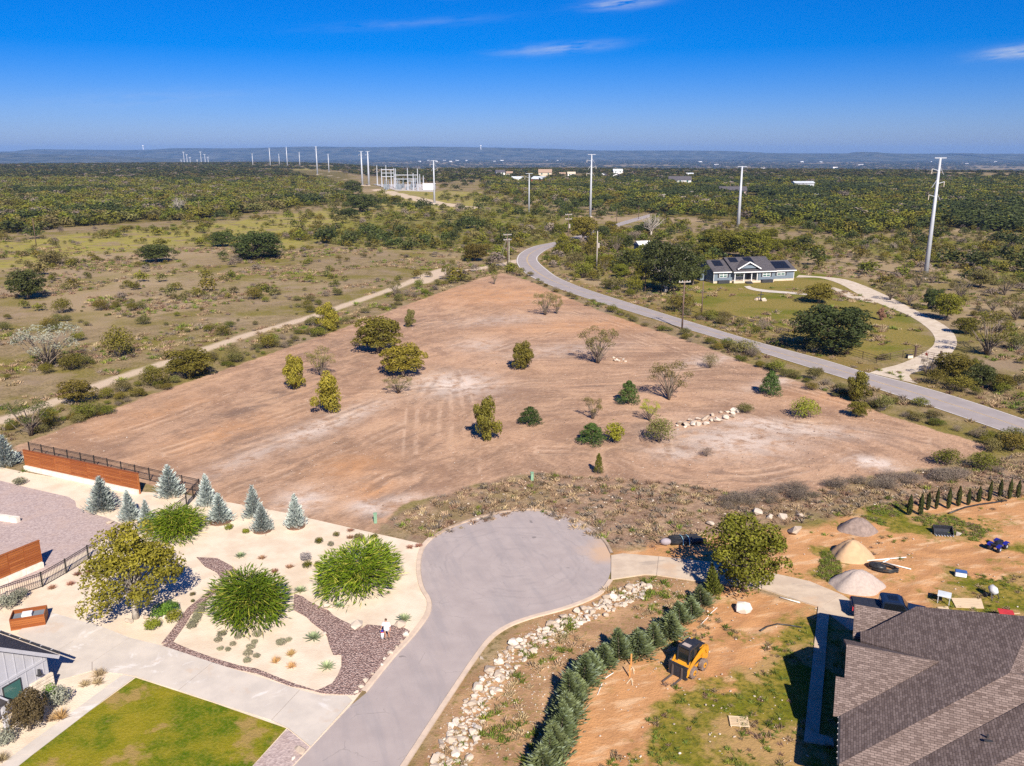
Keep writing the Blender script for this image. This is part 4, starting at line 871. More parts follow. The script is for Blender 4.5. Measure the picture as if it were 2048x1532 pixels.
for i, (x, y, w, h, lab) in enumerate(SPR):
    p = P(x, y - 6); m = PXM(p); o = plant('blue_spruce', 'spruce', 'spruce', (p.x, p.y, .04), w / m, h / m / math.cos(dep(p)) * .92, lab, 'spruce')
    if i not in (5, 7, 8): continue
    r = w / m * .40; mb = MB(); mb.prism([(math.cos(a / 14 * 6.283) * r, math.sin(a / 14 * 6.283) * r) for a in range(14)], 0, .14)
    mt = mb.build('mulch_ring', M['mulch'], o); mt.scale = (m / w, m / w, m / h * math.cos(dep(p)) / .92)
for i, (x, y, w, lab) in enumerate(((601,1184,26,'blue grey agave below the right weeping shrub path end'),(679,1214,22,'small agave under the shrub nearest the cul de sac'),(808,1241,30,'agave nearest the street kerb'),(627,1279,34,'large agave inside the bend of the rock bed'),(654,1337,32,'agave at the tip of the gravel island'),(481,1114,22,'agave above the narrow rock path'))):
    p = P(x, y); m = PXM(p); plant('agave', 'agave', 'agave', (p.x, p.y, .04), w / m * 1.4, w / m * 1.0, lab, 'agave')
for x, y, lab in ((552,1326,'left orange grass tuft on the gravel island'),(582,1312,'upper orange grass tuft on the gravel island'),(583,1336,'lower orange grass tuft on the gravel island')):
    p = P(x, y); plant('grass_tuft', 'tuft', 'gold', (p.x, p.y, .04), .75, .75, lab, 'grass')
RED = [(524,1118),(549,1145),(580,1136),(155,1151),(142,1170),(104,1178),(178,1146),(701,1063),(701,1077),(820,1097),(837,1094),(392,1250-260)]
for x, y in RED[:-1]:
    p = P(x, y); plant('russet_tuft', 'tuft', 'russet', (p.x, p.y, .04), .8, .5, 'small russet grass tuft in the cream gravel', 'grass', 'russet tufts of the gravel yard')
LAV = Z8([(1278,392),(1300,360),(1363,414),(1290,442),(1335,446),(1505,362),(1490,402),(1468,435),(1453,472),(1503,485),(1447,512),(1645,410),(1690,390),(1395,372)])
for x, y in LAV:
    p = P(x, y); s_ = .55 + .4 * random.random(); plant('lavender_mound', 'round', 'lavender', (p.x, p.y, .03), s_, s_ * .62, 'small grey green lavender mound on the gravel island', 'shrub', 'lavender mounds of the island')
for x, y in Z8([(1183,195),(1172,225),(1155,258),(1140,285),(1122,312)]):
    p = P(x, y); plant('lavender_hedge', 'round', 'lavender', (p.x, p.y, .03), .95, .6, 'grey green mound in the short row beside the narrow rock path', 'shrub', 'short lavender row')
SM = [(323,1232,'box',46,30,'dark green boxwood left of the narrow path'),(342,1226,'box',44,34,'upper green boxwood right of the oak trunk'),(349,1242,'lime',40,28,'yellow green boxwood below the dark one'),(306,1258,'lime',40,28,'yellow green boxwood nearest the driveway'),
 (458,1059,'lime',22,14,'small yellow shrub beside the front left spruce'),(492,1067,'lime',20,13,'small yellow shrub between the spruce pairs'),(673,1074,'scrub',16,14,'little green mound left of the green utility box'),(638,1087,'greentree',20,16,'round green mound above the right weeping shrub'),(662,1093,'lavender',16,14,'greyish mound above the right weeping shrub'),(612,1122,'purple',30,24,'purple sage left of the right weeping shrub'),(615,1135,'greentree',24,16,'green mound below the purple sage'),(637,1135,'greentree',20,16,'green mound beside the right weeping shrub'),(718,1082,'scrub',24,20,'blue green mound behind the right weeping shrub'),(749,1078,'greentree',18,14,'dark green mound right of the blue green one'),(386,1192,'scrub',14,10,'tiny upper green mound below the golden oak'),(386,1205,'scrub',10,8,'tiny lower green mound below the golden oak'),(40,970,'lavender',30,20,'grey sage in front of the long wooden screen'),(18,1216,'silver',50,36,'silvery sage beside the wooden planter'),(40,1200,'silver',40,30,'silvery sage behind the wooden planter')]
for x, y, mt, w, h, lab in SM:
    p = P(x, y); m = PXM(p); plant('garden_shrub', 'round', mt, (p.x, p.y, .04), w / m, max(h / m * .9, .3), lab, 'shrub')
for x, y, w, h, kind, mt, lab, nm in ((60,1462,90,92,'oak','plum','dark plum leaved tree in front of the board house','plum_tree'),(118,1412,54,44,'round','silver','silvery sage beside the stone corner of the house','garden_shrub'),(104,1406,40,44,'round','box','bright green shrub beside the stone corner','garden_shrub'),(10,1490,50,40,'round','silver','silvery shrub at the lower left frame edge','garden_shrub'),
    (122,1438,34,30,'tuft','gold','golden grass tuft below the plum leaved tree','grass_tuft'),(105,1440,30,20,'tuft','drygrass','pale grass tuft left of the golden tuft','grass_tuft'),(198,1352,30,22,'tuft','drygrass','upper dry grass tuft at the drive corner','grass_tuft'),(170,1372,26,16,'tuft','drygrass','left dry grass tuft at the drive corner','grass_tuft'),(196,1368,28,18,'tuft','drygrass','lower dry grass tuft at the drive corner','grass_tuft'),(4,1522,30,24,'tuft','drygrass','dry tuft at the very bottom left','grass_tuft')):
    p = P(x, y); m = PXM(p); plant(nm, kind, mt, (p.x, p.y, .04), w / m, max(h / m * 1.05, .3), lab, 'tree' if 'tree' in nm else 'shrub')

# ---------------------------------------------------------------- scrub: individuals near, masses beyond
def inpoly(pts, polys): return np.max([sd_poly(pts, p) for p in polys], 0)
def gn_stuff(name, pts, scl, rot, idx, protos, label, cat):
    me = bpy.data.meshes.new(name); me.vertices.add(len(pts)); me.vertices.foreach_set('co', np.ascontiguousarray(pts, np.float32).ravel())
    a = me.attributes.new('scl', 'FLOAT_VECTOR', 'POINT'); a.data.foreach_set('vector', np.ascontiguousarray(scl, np.float32).ravel())
    a = me.attributes.new('rot', 'FLOAT_VECTOR', 'POINT'); a.data.foreach_set('vector', np.ascontiguousarray(rot, np.float32).ravel())
    a = me.attributes.new('idx', 'INT', 'POINT'); a.data.foreach_set('value', np.ascontiguousarray(idx, np.int32))
    o = link(name, me); tag(o, label, cat, kind='stuff')
    col = bpy.data.collections.new(name + '_parts')
    for i, m_ in enumerate(protos): col.objects.link(bpy.data.objects.new('%s_piece_%02d' % (name, i), m_))
    ng = bpy.data.node_groups.new(name + '_scatter', 'GeometryNodeTree')
    ng.interface.new_socket('Geometry', in_out='INPUT', socket_type='NodeSocketGeometry'); ng.interface.new_socket('Geometry', in_out='OUTPUT', socket_type='NodeSocketGeometry')
    N = ng.nodes; gi = N.new('NodeGroupInput'); go = N.new('NodeGroupOutput'); ip = N.new('GeometryNodeInstanceOnPoints'); ci = N.new('GeometryNodeCollectionInfo')
    ci.inputs['Collection'].default_value = col; ci.inputs['Separate Children'].default_value = True; ci.inputs['Reset Children'].default_value = True
    def at(nm, tp):
        q = N.new('GeometryNodeInputNamedAttribute'); q.data_type = tp; q.inputs['Name'].default_value = nm; return q.outputs[0]
    L = ng.links; mp = N.new('GeometryNodeMeshToPoints'); L.new(gi.outputs[0], mp.inputs[0]); L.new(mp.outputs[0], ip.inputs['Points']); L.new(ci.outputs[0], ip.inputs['Instance'])
    ip.inputs['Pick Instance'].default_value = True; L.new(at('idx', 'INT'), ip.inputs['Instance Index']); L.new(at('rot', 'FLOAT_VECTOR'), ip.inputs['Rotation']); L.new(at('scl', 'FLOAT_VECTOR'), ip.inputs['Scale'])
    L.new(ip.outputs[0], go.inputs[0]); md = o.modifiers.new('scatter', 'NODES'); md.node_group = ng
    return o
def fr_points(n, y0, y1, g, margin=1.3, p=1.0):   # even density over the wedge of land in front of the camera
    y = np.sqrt(y0**2 + (y1**2 - y0**2) * g.random(n) ** p); x = (g.random(n) * 2 - 1) * y * .602 * margin; return np.stack([x, y], 1)
def vnoise(p, s, seed=0):
    x = p[:, 0] * s + seed * 3.7; y = p[:, 1] * s - seed * 1.9
    return (np.sin(x + 1.3*np.sin(y*.7)) + np.sin(y*1.13 + 1.7*np.sin(x*.6)) + .7*np.sin(2.3*x - 1.1*y + 2) + .5*np.sin(3.1*y + 2.7*x)) / 3.2
KEEP = [LOT, WEED, BANK] + ORNG + [[Vector((p.x, p.y)) for p in offset_line(An, 0)] + [Vector((p.x, p.y)) for p in reversed(Bf)]]
KEEP_DRIVE = [polyw(da) + list(reversed(polyw(db)))]
HOUSE_PX = polyw([(1385,575),(1395,540),(1600,535),(1600,568),(1510,580)])
SUBST = polyw([(735,372),(870,372),(880,392),(740,385)])
OWN = polyw([(-500,930),(380,960),(860,1080),(1000,1650),(-500,1650)])
g = np.random.default_rng(11)
near_polys = [LOT, WEED, BANK, OWN, HOUSE_PX, SUBST] + ORNG + KEEP_DRIVE + [YARD]
cand = fr_points(10400, 88, 420, g)
trk = np.max([sd_line(cand, l, w) for l, w in zip(TRACK, (2.4, 2.4, 3, 8, 10))], 0)
roadsd = sd_poly(cand, [Vector((p.x, p.y)) for p in An] + [Vector((p.x, p.y)) for p in reversed(Bf)])
ok = (inpoly(cand, near_polys) < -.6) & (trk < 0) & (roadsd < -2.5)
lotd = sd_poly(cand, LOT)
bru = inpoly(cand, BRUSH); grf = inpoly(cand, [GREENF, GREENF2])
clu = vnoise(cand, .16, 8) + .5 * vnoise(cand, .06); den = .10 + .75 * np.clip((clu - .22) * 3, 0, 1) + .9 * (bru > 0) + .55 * (grf > 0) + .5 * ((lotd > -5) & (lotd < -.5))
right = cand[:, 0] > 40; den += .15 * right + .55 * ((lotd > -7) & (lotd < -.5)) + .35 * ((roadsd > -10) & (roadsd < -2.5)) + .5 * (sd_poly(cand, polyw([(1115,470),(1290,440),(1330,560),(1290,600),(1160,565)])) > 0)
ok &= g.random(len(cand)) < den
cand = cand[ok]; bru = bru[ok]; grf = grf[ok]; lotd = lotd[ok]
order = np.argsort(np.hypot(cand[:, 0], cand[:, 1])); cand, bru, grf, lotd = cand[order], bru[order], grf[order], lotd[order]
kinds = [('shrub','scrub'),('shrub','scrubgreen'),('gray','scrubgray'),('shrub','oliveoak')]
LBL = {('shrub','scrub'): ('scrub_bush','grey green scrub bush scattered over the dry pasture','scrub bushes of the pasture'), ('shrub','scrubgreen'): ('green_bush','fresh green bush scattered over the dry pasture','green bushes of the pasture'), ('gray','scrubgray'): ('dry_brush','leafless grey brown brush scattered over the dry pasture','dry brush of the pasture'), ('shrub','oliveoak'): ('olive_bush','dark olive bush scattered over the dry pasture','olive bushes of the pasture')}
inview = np.abs(cand[:, 0]) < cand[:, 1] * .6 + 3
NI = 0; rest = []
for i in range(len(cand)):
    x, y = cand[i]; u = g.random()
    ki = 0 if u < .46 else 1 if u < .72 else 2 if u < .88 else 3
    s_ = (.7 + 2.1 * g.random() ** 1.8) * (1.25 if bru[i] > 0 else 1) * (1.5 if ki == 3 else 1)
    if NI < 260 and inview[i]:
        nm, lab, grp = LBL[kinds[ki]]; NI += 1
        plant(nm, *kinds[ki], (x, y, -.03), s_ * 1.25, s_ * (.7 + .35 * g.random()), lab, 'bush', grp)
    else: rest.append((x, y, s_ * 1.35, s_ * (.75 + .4 * g.random()), ki))
rest = np.array(rest)
# scrub growing along the edges of the cleared lots, and grey brush at the front of the right lot
EDGE_L = smooth_line([P(x, y) for x, y in ((60,872),(180,832),(300,784),(460,728),(620,672),(780,615),(930,560))], 12); EDGE_R = smooth_line([P(x, y) for x, y in ((1050,552),(1150,596),(1300,648),(1450,702),(1600,760),(1750,812),(1900,858),(2040,898))], 10)
for ln_, grp, sd_ in ((EDGE_L, 'left', 1), (EDGE_R, 'right', 1)):
    for q_ in ln_:
        if g.random() < .12: continue
        o_ = Vector((g.normal() * 1.1, g.normal() * 1.1)); s_ = .8 + 1.3 * g.random() ** 1.5; kd = kinds[(0, 0, 1, 2, 3)[int(g.random() * 5)]]
        plant('edge_scrub', *kd, (q_.x + o_.x, q_.y + o_.y, -.03), s_ * 1.4, s_ * (.65 + .35 * g.random()), 'low scrub bush growing along the %s edge of the cleared lots' % ('dirt track' if grp == 'left' else 'road side'), 'bush', 'scrub along the %s lot edge' % grp)
for i in range(46):
    x_ = 1440 + 560 * g.random(); p_ = P(x_, 1000 - (x_ - 1440) * .13 + 22 * g.random()); s_ = .9 + 1.3 * g.random()
    plant('grey_brush', 'gray', 'scrubgray', (p_.x, p_.y, -.03), s_ * 1.5, s_ * .75, 'dry grey brown brush at the front edge of the right lot', 'bush', 'grey brush at the front of the right lot')
bp = [leaf_mesh('bush_piece', proto_shape('bush', k)[0], M[m_]) for k, m_ in enumerate(('scrub','scrubgreen','scrubgray','oliveoak','greentree','oak'), 1)]
def scl3(w, h): return np.stack([w, w, h], 1)
def rotz(n, g): return np.stack([np.zeros(n), np.zeros(n), g.random(n) * 6.28], 1)
# brushland and woodland beyond
def field(y0, y1, n, g, wood, wmul=1.0, hmul=1.0):
    q = fr_points(n, y0, y1, g); b = inpoly(q, BRUSH)
    nzv = vnoise(q, .011, 2) * .6 + vnoise(q, .034, 5) * .4
    pr = np.where(b > 0, .5 + .48 * (vnoise(q, .03, 4) + .4 * vnoise(q, .011, 6) > -.15), wood(q, nzv)); pr = np.where(inpoly(q, [GREENF, GREENF2]) > 0, .8, pr)
    t4 = np.max([sd_line(q, l, w) for l, w in zip(TRACK[3:] + [polyw([(480,338),(620,342),(760,372)]), polyw([(1500,366),(1600,372),(1760,374)]), polyw([(1210,448),(1300,432)]), polyw([(760,378),(1000,382)])], (9, 14, 40, 26, 9, 9))], 0)
    rs = sd_poly(q, [Vector((p.x, p.y)) for p in An] + [Vector((p.x, p.y)) for p in reversed(Bf)])
    clear = (inpoly(q, [SUBST, HOUSE_PX, YARD, LOT] + FARPADS) > 0) | (t4 > 0) | (rs > -3)
    k = (g.random(n) < pr) & ~clear; return q[k], b[k], nzv[k]
FARPADS = []
for x, y, w in ((1000,348,14),(1018,349,8),(1090,350,22),(1125,350,8),(1143,350,12),(1072,362,22),(1035,360,16),(1212,354,16),(1240,354,12),(1236,346,16),(1360,366,36),(1380,350,14),(1465,388,40),(1606,378,34),(1640,400,14)):
    a = P(x, y); e = 1.0 / PXM(a); s_ = w * e * .8; FARPADS.append([Vector((a.x-s_, a.y-130)), Vector((a.x+s_, a.y-130)), Vector((a.x+s_, a.y+14)), Vector((a.x-s_, a.y+14))])
wood1 = lambda q, nz_: np.where(q[:, 0] < -20, .07 + .45 * (nz_ > .2), .22 + .5 * (nz_ > 0))
q, b, nzv = field(235, 900, 12800, g, wood1)
qx, bx_, nx_ = field(235, 1100, 18600, g, lambda q, n_: np.zeros(len(q))); kk_ = bx_ > 0
q = np.concatenate([q, qx[kk_]]); b = np.concatenate([b, bx_[kk_]]); nzv = np.concatenate([nzv, nx_[kk_]])
nq = len(q); u = g.random(nq); kx = np.where(u < .34, 0, np.where(u < .67, 1, np.where(u < .72, 2, np.where(u < .86, 3, np.where(u < .95, 4, 5)))))
kx = np.where((q[:, 0] > 60) & (u < .16), 5, kx); kx = np.where((q[:, 0] > 40) & (u > .16) & (u < .42), 4, kx)
kx = np.where((vnoise(q, .021, 11) + .4 * vnoise(q, .08, 2) > np.where(q[:, 0] > 30, .22, .5)) & (g.random(nq) < .75), 5, kx)
w_ = (1.6 + 5.2 * g.random(nq) ** 1.8) * np.where(b > 0, 1.5, .85) * (1 + q[:, 1] / 1500); w_ = np.where(kx == 5, w_ * 1.5, w_)
h_ = np.minimum(w_ * (.5 + .35 * g.random(nq)), 6.5)
pts = np.concatenate([np.column_stack([rest[:, 0], rest[:, 1], np.full(len(rest), -.03)]), np.column_stack([q, GZ(q[:, 0], q[:, 1]) - .05])])
gn_stuff('brushland', pts, np.concatenate([scl3(rest[:, 2], rest[:, 3]), scl3(w_, h_)]), rotz(len(pts), g), np.concatenate([rest[:, 4], kx]).astype(int), bp, 'mixed olive and grey brush covering the land beyond the pasture', 'brushland')
fp = [leaf_mesh('tree_piece', proto_shape('fartree', k)[0], M[m_]) for k, m_ in enumerate(('farleaf','farleaf','farleaf2','farleaf2','scrubgray'), 1)]
wood2 = lambda q, nz_: .06 + .9 * (nz_ + .5 * vnoise(q, .0045, 12) > -.02)
q, b, nzv = field(880, 3200, 34800, g, wood2); nq = len(q)
q2 = fr_points(34800, 3100, 11500, g); q2 = q2[vnoise(q2, .002, 3) * .6 + vnoise(q2, .006, 1) * .5 > -.35]; n2_ = len(q2)
w_ = np.concatenate([6 + 6 * g.random(nq) + q[:, 1] / 400, 20 + 24 * g.random(n2_)]); h_ = np.concatenate([3.6 + 2.4 * g.random(nq), 5.0 + 3.5 * g.random(n2_)])
Q = np.concatenate([q, q2]); u = g.random(len(Q)); kx = np.where(u < .36, 0, np.where(u < .66, 1, np.where(u < .82, 2, np.where(u < .96, 3, 4))))
gn_stuff('far_woodland', np.column_stack([Q, GZ(Q[:, 0], Q[:, 1]) - .4]), scl3(w_, h_), rotz(len(Q), g), kx, fp, 'dark far woodland stretching to the horizon', 'woodland')
# weeds on the verges and the bank
wp = [leaf_mesh('weed_piece', proto_shape('weedtuft', k)[0], M[m_]) for k, m_ in enumerate(('weed','drygrass','greenweed','scrubgray'), 1)]
def scatter_in(polys, n, g, bb=None):
    out = []
    for pl in polys:
        xs = [p[0] for p in pl]; ys = [p[1] for p in pl]; m_ = int(n)
        q = np.stack([g.uniform(min(xs), max(xs), m_), g.uniform(min(ys), max(ys), m_)], 1); q = q[(np.abs(q[:, 0]) < q[:, 1] * .66 + 3) & (sd_poly(q, pl) > .2)]; out.append(q)
    return np.concatenate(out)
WA = scatter_in([WEED], 4200, g); WB = scatter_in([BANK], 1500, g); WB = WB[vnoise(WB, .5, 2) > .15]
WG = scatter_in(GRASS, 1100, g); WG = WG[vnoise(WG, .5, 3) > -.1]; WO = scatter_in(ORNG, 1500, g); WO = WO[vnoise(WO, .35, 4) > .35]
WS = scatter_in([SHOULDER], 4500, g); rs = sd_poly(WS, [Vector((p.x, p.y)) for p in An] + [Vector((p.x, p.y)) for p in reversed(Bf)]); WS = WS[rs < -.5]
FP = fr_points(30000, 80, 330, g); k = (inpoly(FP, [LOT, WEED, BANK, OWN, HOUSE_PX] + ORNG + KEEP_DRIVE) < -.3) & (sd_poly(FP, [Vector((p.x, p.y)) for p in An] + [Vector((p.x, p.y)) for p in reversed(Bf)]) < -.8) & (np.max([sd_line(FP, l, w) for l, w in zip(TRACK, (1.4, 1.4, 2, 8, 10))], 0) < 0) & (vnoise(FP, .11, 6) + .6 * vnoise(FP, .4, 1) > .15); FP = FP[k]
DRV = np.max([sd_poly(WO, polyw(pl)) for pl in ([(1222,1100),(1317,1108),(1440,1120),(1530,1138),(1620,1158),(1682,1184),(1720,1205),(1840,1262),(1640,1220),(1523,1182),(1313,1156),(1222,1165)],)], 0); WO = WO[DRV < 0]
A_ = np.concatenate([WA, WB, WG, WO, WS, FP]); tag_ = np.concatenate([np.full(len(v), i) for i, v in enumerate((WA, WB, WG, WO, WS, FP))])
u = g.random(len(A_)); nz_ = vnoise(A_, .25, 9)
kx = np.where(tag_ == 0, np.where(u < .38, 0, np.where(u < .66, 1, np.where((u < .70) | (nz_ > .7), 2, 3))), np.where(tag_ == 1, np.where(u < .4, 1, 2), np.where(tag_ == 2, np.where(u < .75, 2, 0), np.where(tag_ == 3, np.where(u < .5, 2, 0), np.where(u < .42, 0, np.where(u < .66, 1, np.where(u < .88, 2, 3)))))))
s_ = np.choose(tag_, [.3 + .45 * g.random(len(A_)), .3 + .3 * g.random(len(A_)), .16 + .2 * g.random(len(A_)), .2 + .25 * g.random(len(A_)), .4 + .5 * g.random(len(A_)), .5 + .7 * g.random(len(A_))])
gn_stuff('weeds', np.column_stack([A_, np.full(len(A_), -.03)]), scl3(s_ * 1.5, s_ * .8), rotz(len(A_), g), kx, wp, 'tufts of dry and green weeds over the open ground', 'weeds')
# ================================================================ house with the grey shingle roof (lower right); local axes u (right), v (away)
def shingle(name, c1, c2, c3, su=.9, sv=.14):
    t = NT(name); co = t.n('ShaderNodeUVMap').outputs[0]
    b = t.n('ShaderNodeTexBrick'); t.l(co, b.inputs['Vector']); b.inputs['Scale'].default_value = 1; b.inputs['Brick Width'].default_value = su; b.inputs['Row Height'].default_value = sv
    b.inputs['Mortar Size'].default_value = .012; b.inputs['Color1'].default_value = (0, 0, 0, 1); b.inputs['Color2'].default_value = (1, 1, 1, 1); b.inputs['Mortar'].default_value = (.5, .5, .5, 1); b.offset = .37
    sp_ = t.n('ShaderNodeSeparateColor'); t.l(b.outputs['Color'], sp_.inputs[0])
    c = t.mix(sp_.outputs[0], c1, c2); c = t.mix(t.math('MULTIPLY', t.ramp(t.noise(1.4, 4, .7, vec=t.vec((.5, 3, 1), src=co)), .55, .75), .6), c, c3)
    c = t.mix(t.math('MULTIPLY', b.outputs['Fac'], .75), c, tuple(v * .3 for v in c1[:3]) + (1,)); t.bump(t.math('SUBTRACT', 1, b.outputs['Fac']), .8, .03)
    return t.col(c, .95, spec=.1)
M['shingle'] = shingle('roof_shingle', (.135,.098,.086,1), (.25,.19,.168,1), (.37,.295,.26,1), .34, .15)
M['shingle_dark'] = shingle('dark_shingle', (.075,.07,.08,1), (.12,.11,.12,1), (.15,.14,.15,1))
def roof_face(name, pts, mat, parent, th=.16, eave=None, seg=None):
    """sloping roof plane with thickness; uv in metres along the eave and up the slope"""
    pts = [Vector(p) for p in pts]; n = (pts[1] - pts[0]).cross(pts[2] - pts[0]).normalized()
    if n.z < 0: pts.reverse(); n = -n
    e = Vector((0, 0, 1)).cross(n).normalized(); up = n.cross(e)
    k = len(pts); vs = [tuple(p) for p in pts] + [tuple(p - Vector((0, 0, th))) for p in pts]
    fs = [tuple(range(k)), tuple(range(2*k - 1, k - 1, -1))] + [(i, k + i, k + (i+1) % k, (i+1) % k) for i in range(k)]
    me = bpy.data.meshes.new(name); me.from_pydata(vs, [], fs); uv = me.uv_layers.new(name='UVMap')
    for lp in me.loops:
        co = Vector(me.vertices[lp.vertex_index].co); uv.data[lp.index].uv = (co.dot(e), co.dot(up))
    me.materials.append(mat); bm = bmesh.new(); bm.from_mesh(me); bmesh.ops.triangulate(bm, faces=[f for f in bm.faces if len(f.verts) > 4]); bmesh.ops.recalc_face_normals(bm, faces=bm.faces); bm.to_mesh(me); bm.free()
    return link(name, me, parent)
rh = empty('shingled_house', (0, 0, 0), R(-21.2), 'large house with brown grey shingle hip and gable roof, lower right', 'house')
M['navy'] = pmat('navy_siding', (.16,.19,.24,1), (.13,.155,.20,1), 1.5, .7); M['trimdark'] = pmat('dark_trim', (.035,.035,.04,1), (.05,.05,.055,1), 3, .5)
MS = M['shingle']
A = lambda u: 3 + .4 * (u - 2.5)              # main left-facing slope
B = lambda v: 3 + .5 * (v - 44.06)            # front-facing slope
W2 = lambda v: 3 + .5 * (v - 48.6)
roof_face('roof', [(2.5,44.06,3), (11.4,51.06,A(11.4)), (13.5,57,A(13.5)), (7.2,60.6,A(7.2)+.02), (4.2,58.25,A(4.2)), (3.65,58.25,A(3.65)), (3.65,57,A(3.65)), (8.0,53.1,A(8.0)), (2.5,48.6,3)], MS, rh)
roof_face('roof', [(2.1,48.6,3.0), (2.52,48.6,3.0), (7.95,53.1,5.25), (2.6,53.1,5.25), (2.6,50.9,4.15), (2.1,50.9,4.15)], MS, rh)      # wing 2 front
roof_face('roof', [(2.6,53.12,5.25), (8.0,53.12,5.25), (3.7,57.6,3.0), (2.6,57.6,3.0)], MS, rh)                                   # wing 2 back
roof_face('roof', [(3.2,58.25,3.02), (4.2,58.25,3.02), (7.2,60.6,4.22), (3.2,60.6,4.22)], MS, rh)
roof_face('roof', [(3.2,60.62,4.22), (7.2,60.62,4.22), (9.0,63,3.0), (3.2,63,3.0)], MS, rh)
roof_face('roof', [(7.2,60.63,A(7.2)), (13.5,57.02,A(13.5)), (22,62,3.4), (9,63,3.0)], MS, rh)
roof_face('roof', [(2.5,44.06,3.0), (5.05,44.06,3.0), (12.6,49.9,B(49.9)), (12.6,51.06,B(51.06)), (11.4,51.06,B(51.06))], MS, rh)           # front slope
roof_face('roof', [(11.4,51.07,A(11.4)), (24,51.07,6.55), (24,57,5.2), (13.5,57,A(13.5))], MS, rh)
roof_face('roof', [(12.6,49.95,5.9), (24,49.95,5.9), (24,51.06,6.5), (12.6,51.06,6.5)], MS, rh)
S2 = lambda u: 3 + .4 * (u - 5.05)
roof_face('roof', [(5.05,40.4,3.0), (13.95,47.4,S2(13.95)), (12.6,49.88,S2(12.6)), (5.05,44.03,3.0)], MS, rh)
roof_face('roof', [(13.95,47.4,S2(13.95)), (24,47.4,S2(13.95)), (24,49.9,5.6), (12.62,49.9,S2(12.6))], MS, rh)
roof_face('roof', [(5.05,40.4,3.0), (24,40.4,3.0), (24,47.38,S2(13.95)), (13.95,47.38,S2(13.95))], MS, rh)
mb = MB()
mb.prism([(3.0,44.6),(24,44.6),(24,62.3),(4.2,62.3),(4.2,57.0),(3.0,57.0)], 0, 2.84); mb.prism([(5.6,41),(24,41),(24,44.5),(5.6,44.5)], 0, 2.84); mb.build('wall', M['navy'], rh)
def gable_wall(u, v0, vm, v1, z0, zt):
    MB().vprism([(v0, z0), (v1, z0), (vm, zt)], (u, 0, 0), (0, 1, 0), (0, 0, 1), (.12, 0, 0)).build('gable', M['navy'], rh)
gable_wall(3.0, 49.2, 53.1, 57.0, 2.85, 4.85); gable_wall(3.62, 58.5, 60.62, 62.6, 2.85, 3.9)
for a_, b_ in (((2.46,44.1,2.93),(2.46,48.5,2.93)), ((3.2,58.1,2.93),(4.2,58.1,2.93)), ((5.0,40.5,2.93),(5.0,43.9,2.93))): MB().beam(a_, b_, .14, .14).build('gutter', M['trimdark'], rh)
for v in np.arange(44.5, 48.4, .55): MB().box(2.36, 2.40, v, v + .04, 2.9, 3.02).build('gutter_clip', M['whiteline'], rh)
MB().tube([(9.9,46.6,4.2+.6), (9.9,46.6,5.15)], .06, 8).build('vent_pipe', M['trimdark'], rh); MB().box(9.7, 10.5, 46.2, 46.35, 4.95, 5.02).build('roof_flashing', M['trimdark'], rh)
for v in (46, 50.5, 54.8): MB().box(2.96, 3.0, v, v + 1.2, .9, 2.3).build('window', M['trimdark'], rh)

# ================================================================ white board-and-batten house corner (lower left)
# gable wall faces the yard; measured from the roof corner, wall corner and ground line
M['whitewall'] = pmat('white_board', (.46,.455,.49,1), (.42,.415,.45,1), 1.2, .6); M['limestone'] = pmat('limestone', (.72,.63,.52,1), (.55,.46,.36,1), 3, .9, .4)
M['glassdark'] = NT('window_glass').col((.05,.13,.12,1), .06, 0, .9); M['slate'] = shingle('charcoal_shingle', (.11,.10,.105,1), (.17,.155,.16,1), (.22,.2,.2,1), .3, .15)
lc_ = P(103, 1376); wl = empty('board_house', (lc_.x, lc_.y, 0), R(64.7), 'white board and batten house corner at the lower left', 'house')
# local: -x runs down-left along the gable wall, +y into the house (away to upper left)
GW = 4.6; EH = 2.7; RH = 6.1
MB().vprism([(-GW*2, 0), (0, 0), (0, EH), (-GW, RH), (-GW*2, EH)], (0, 0, 0), (1, 0, 0), (0, 0, 1), (0, .2, 0)).build('wall', M['whitewall'], wl)
MB().box(-.2, 0, .2, 9, 0, EH).build('wall', M['whitewall'], wl)
for i in range(14):
    x = -.35 - i * .62
    zt = EH + (RH - EH) * (min(-x, 2*GW + x) / GW) - .1
    MB().box(x - .03, x + .03, -.03, .002, .1, zt).build('batten', M['whitewall'], wl)
MB().box(-5.6, -.1, -.05, .003, 2.28, 2.46).build('trim_board', M['whitewall'], wl)
wdw = MB().box(-3.3, -2.0, -.06, .01, .75, 2.1).build('window', M['trimdark'], wl); MB().box(-3.22, -2.08, -.075, -.05, .83, 2.02).build('pane', M['glassdark'], wdw)
for k in range(5): MB().box(-1.5, .18, -.22 + .004 * k, .02, .02 + .24 * k, .24 + .24 * k).build('stone', M['limestone'], wl, bevel=.03)
for k in range(6): MB().box(-.02, .17, .03 + .3 * (k % 2), .6, .02 + .23 * k, .22 + .23 * k).build('stone', M['limestone'], wl, bevel=.03)
sl_ = (RH - EH) / GW
roof_face('roof', [(.55, -.5, EH - .55*sl_ + .12), (.55, 9, EH - .55*sl_ + .12), (-GW, 9, RH + .12), (-GW, -.5, RH + .12)], M['slate'], wl)
roof_face('roof', [(-GW, -.5, RH + .12), (-GW, 9, RH + .12), (-2*GW - .5, 9, EH), (-2*GW - .5, -.5, EH)], M['slate'], wl)
MB().beam((.55, -.53, EH - .55*sl_ - .02), (-GW, -.53, RH - .02), .06, .24).build('barge_board', M['whitewall'], wl)
MB().beam((.62, -.5, EH - .14), (.62, 9, EH - .14), .12, .12).build('gutter', M['trimdark'], wl)
for k in range(8): MB().box(.55, .70, .2 + 1.1 * k, .26 + 1.1 * k, EH - .1, EH - .06).build('gutter_clip', M['whitewall'], wl)
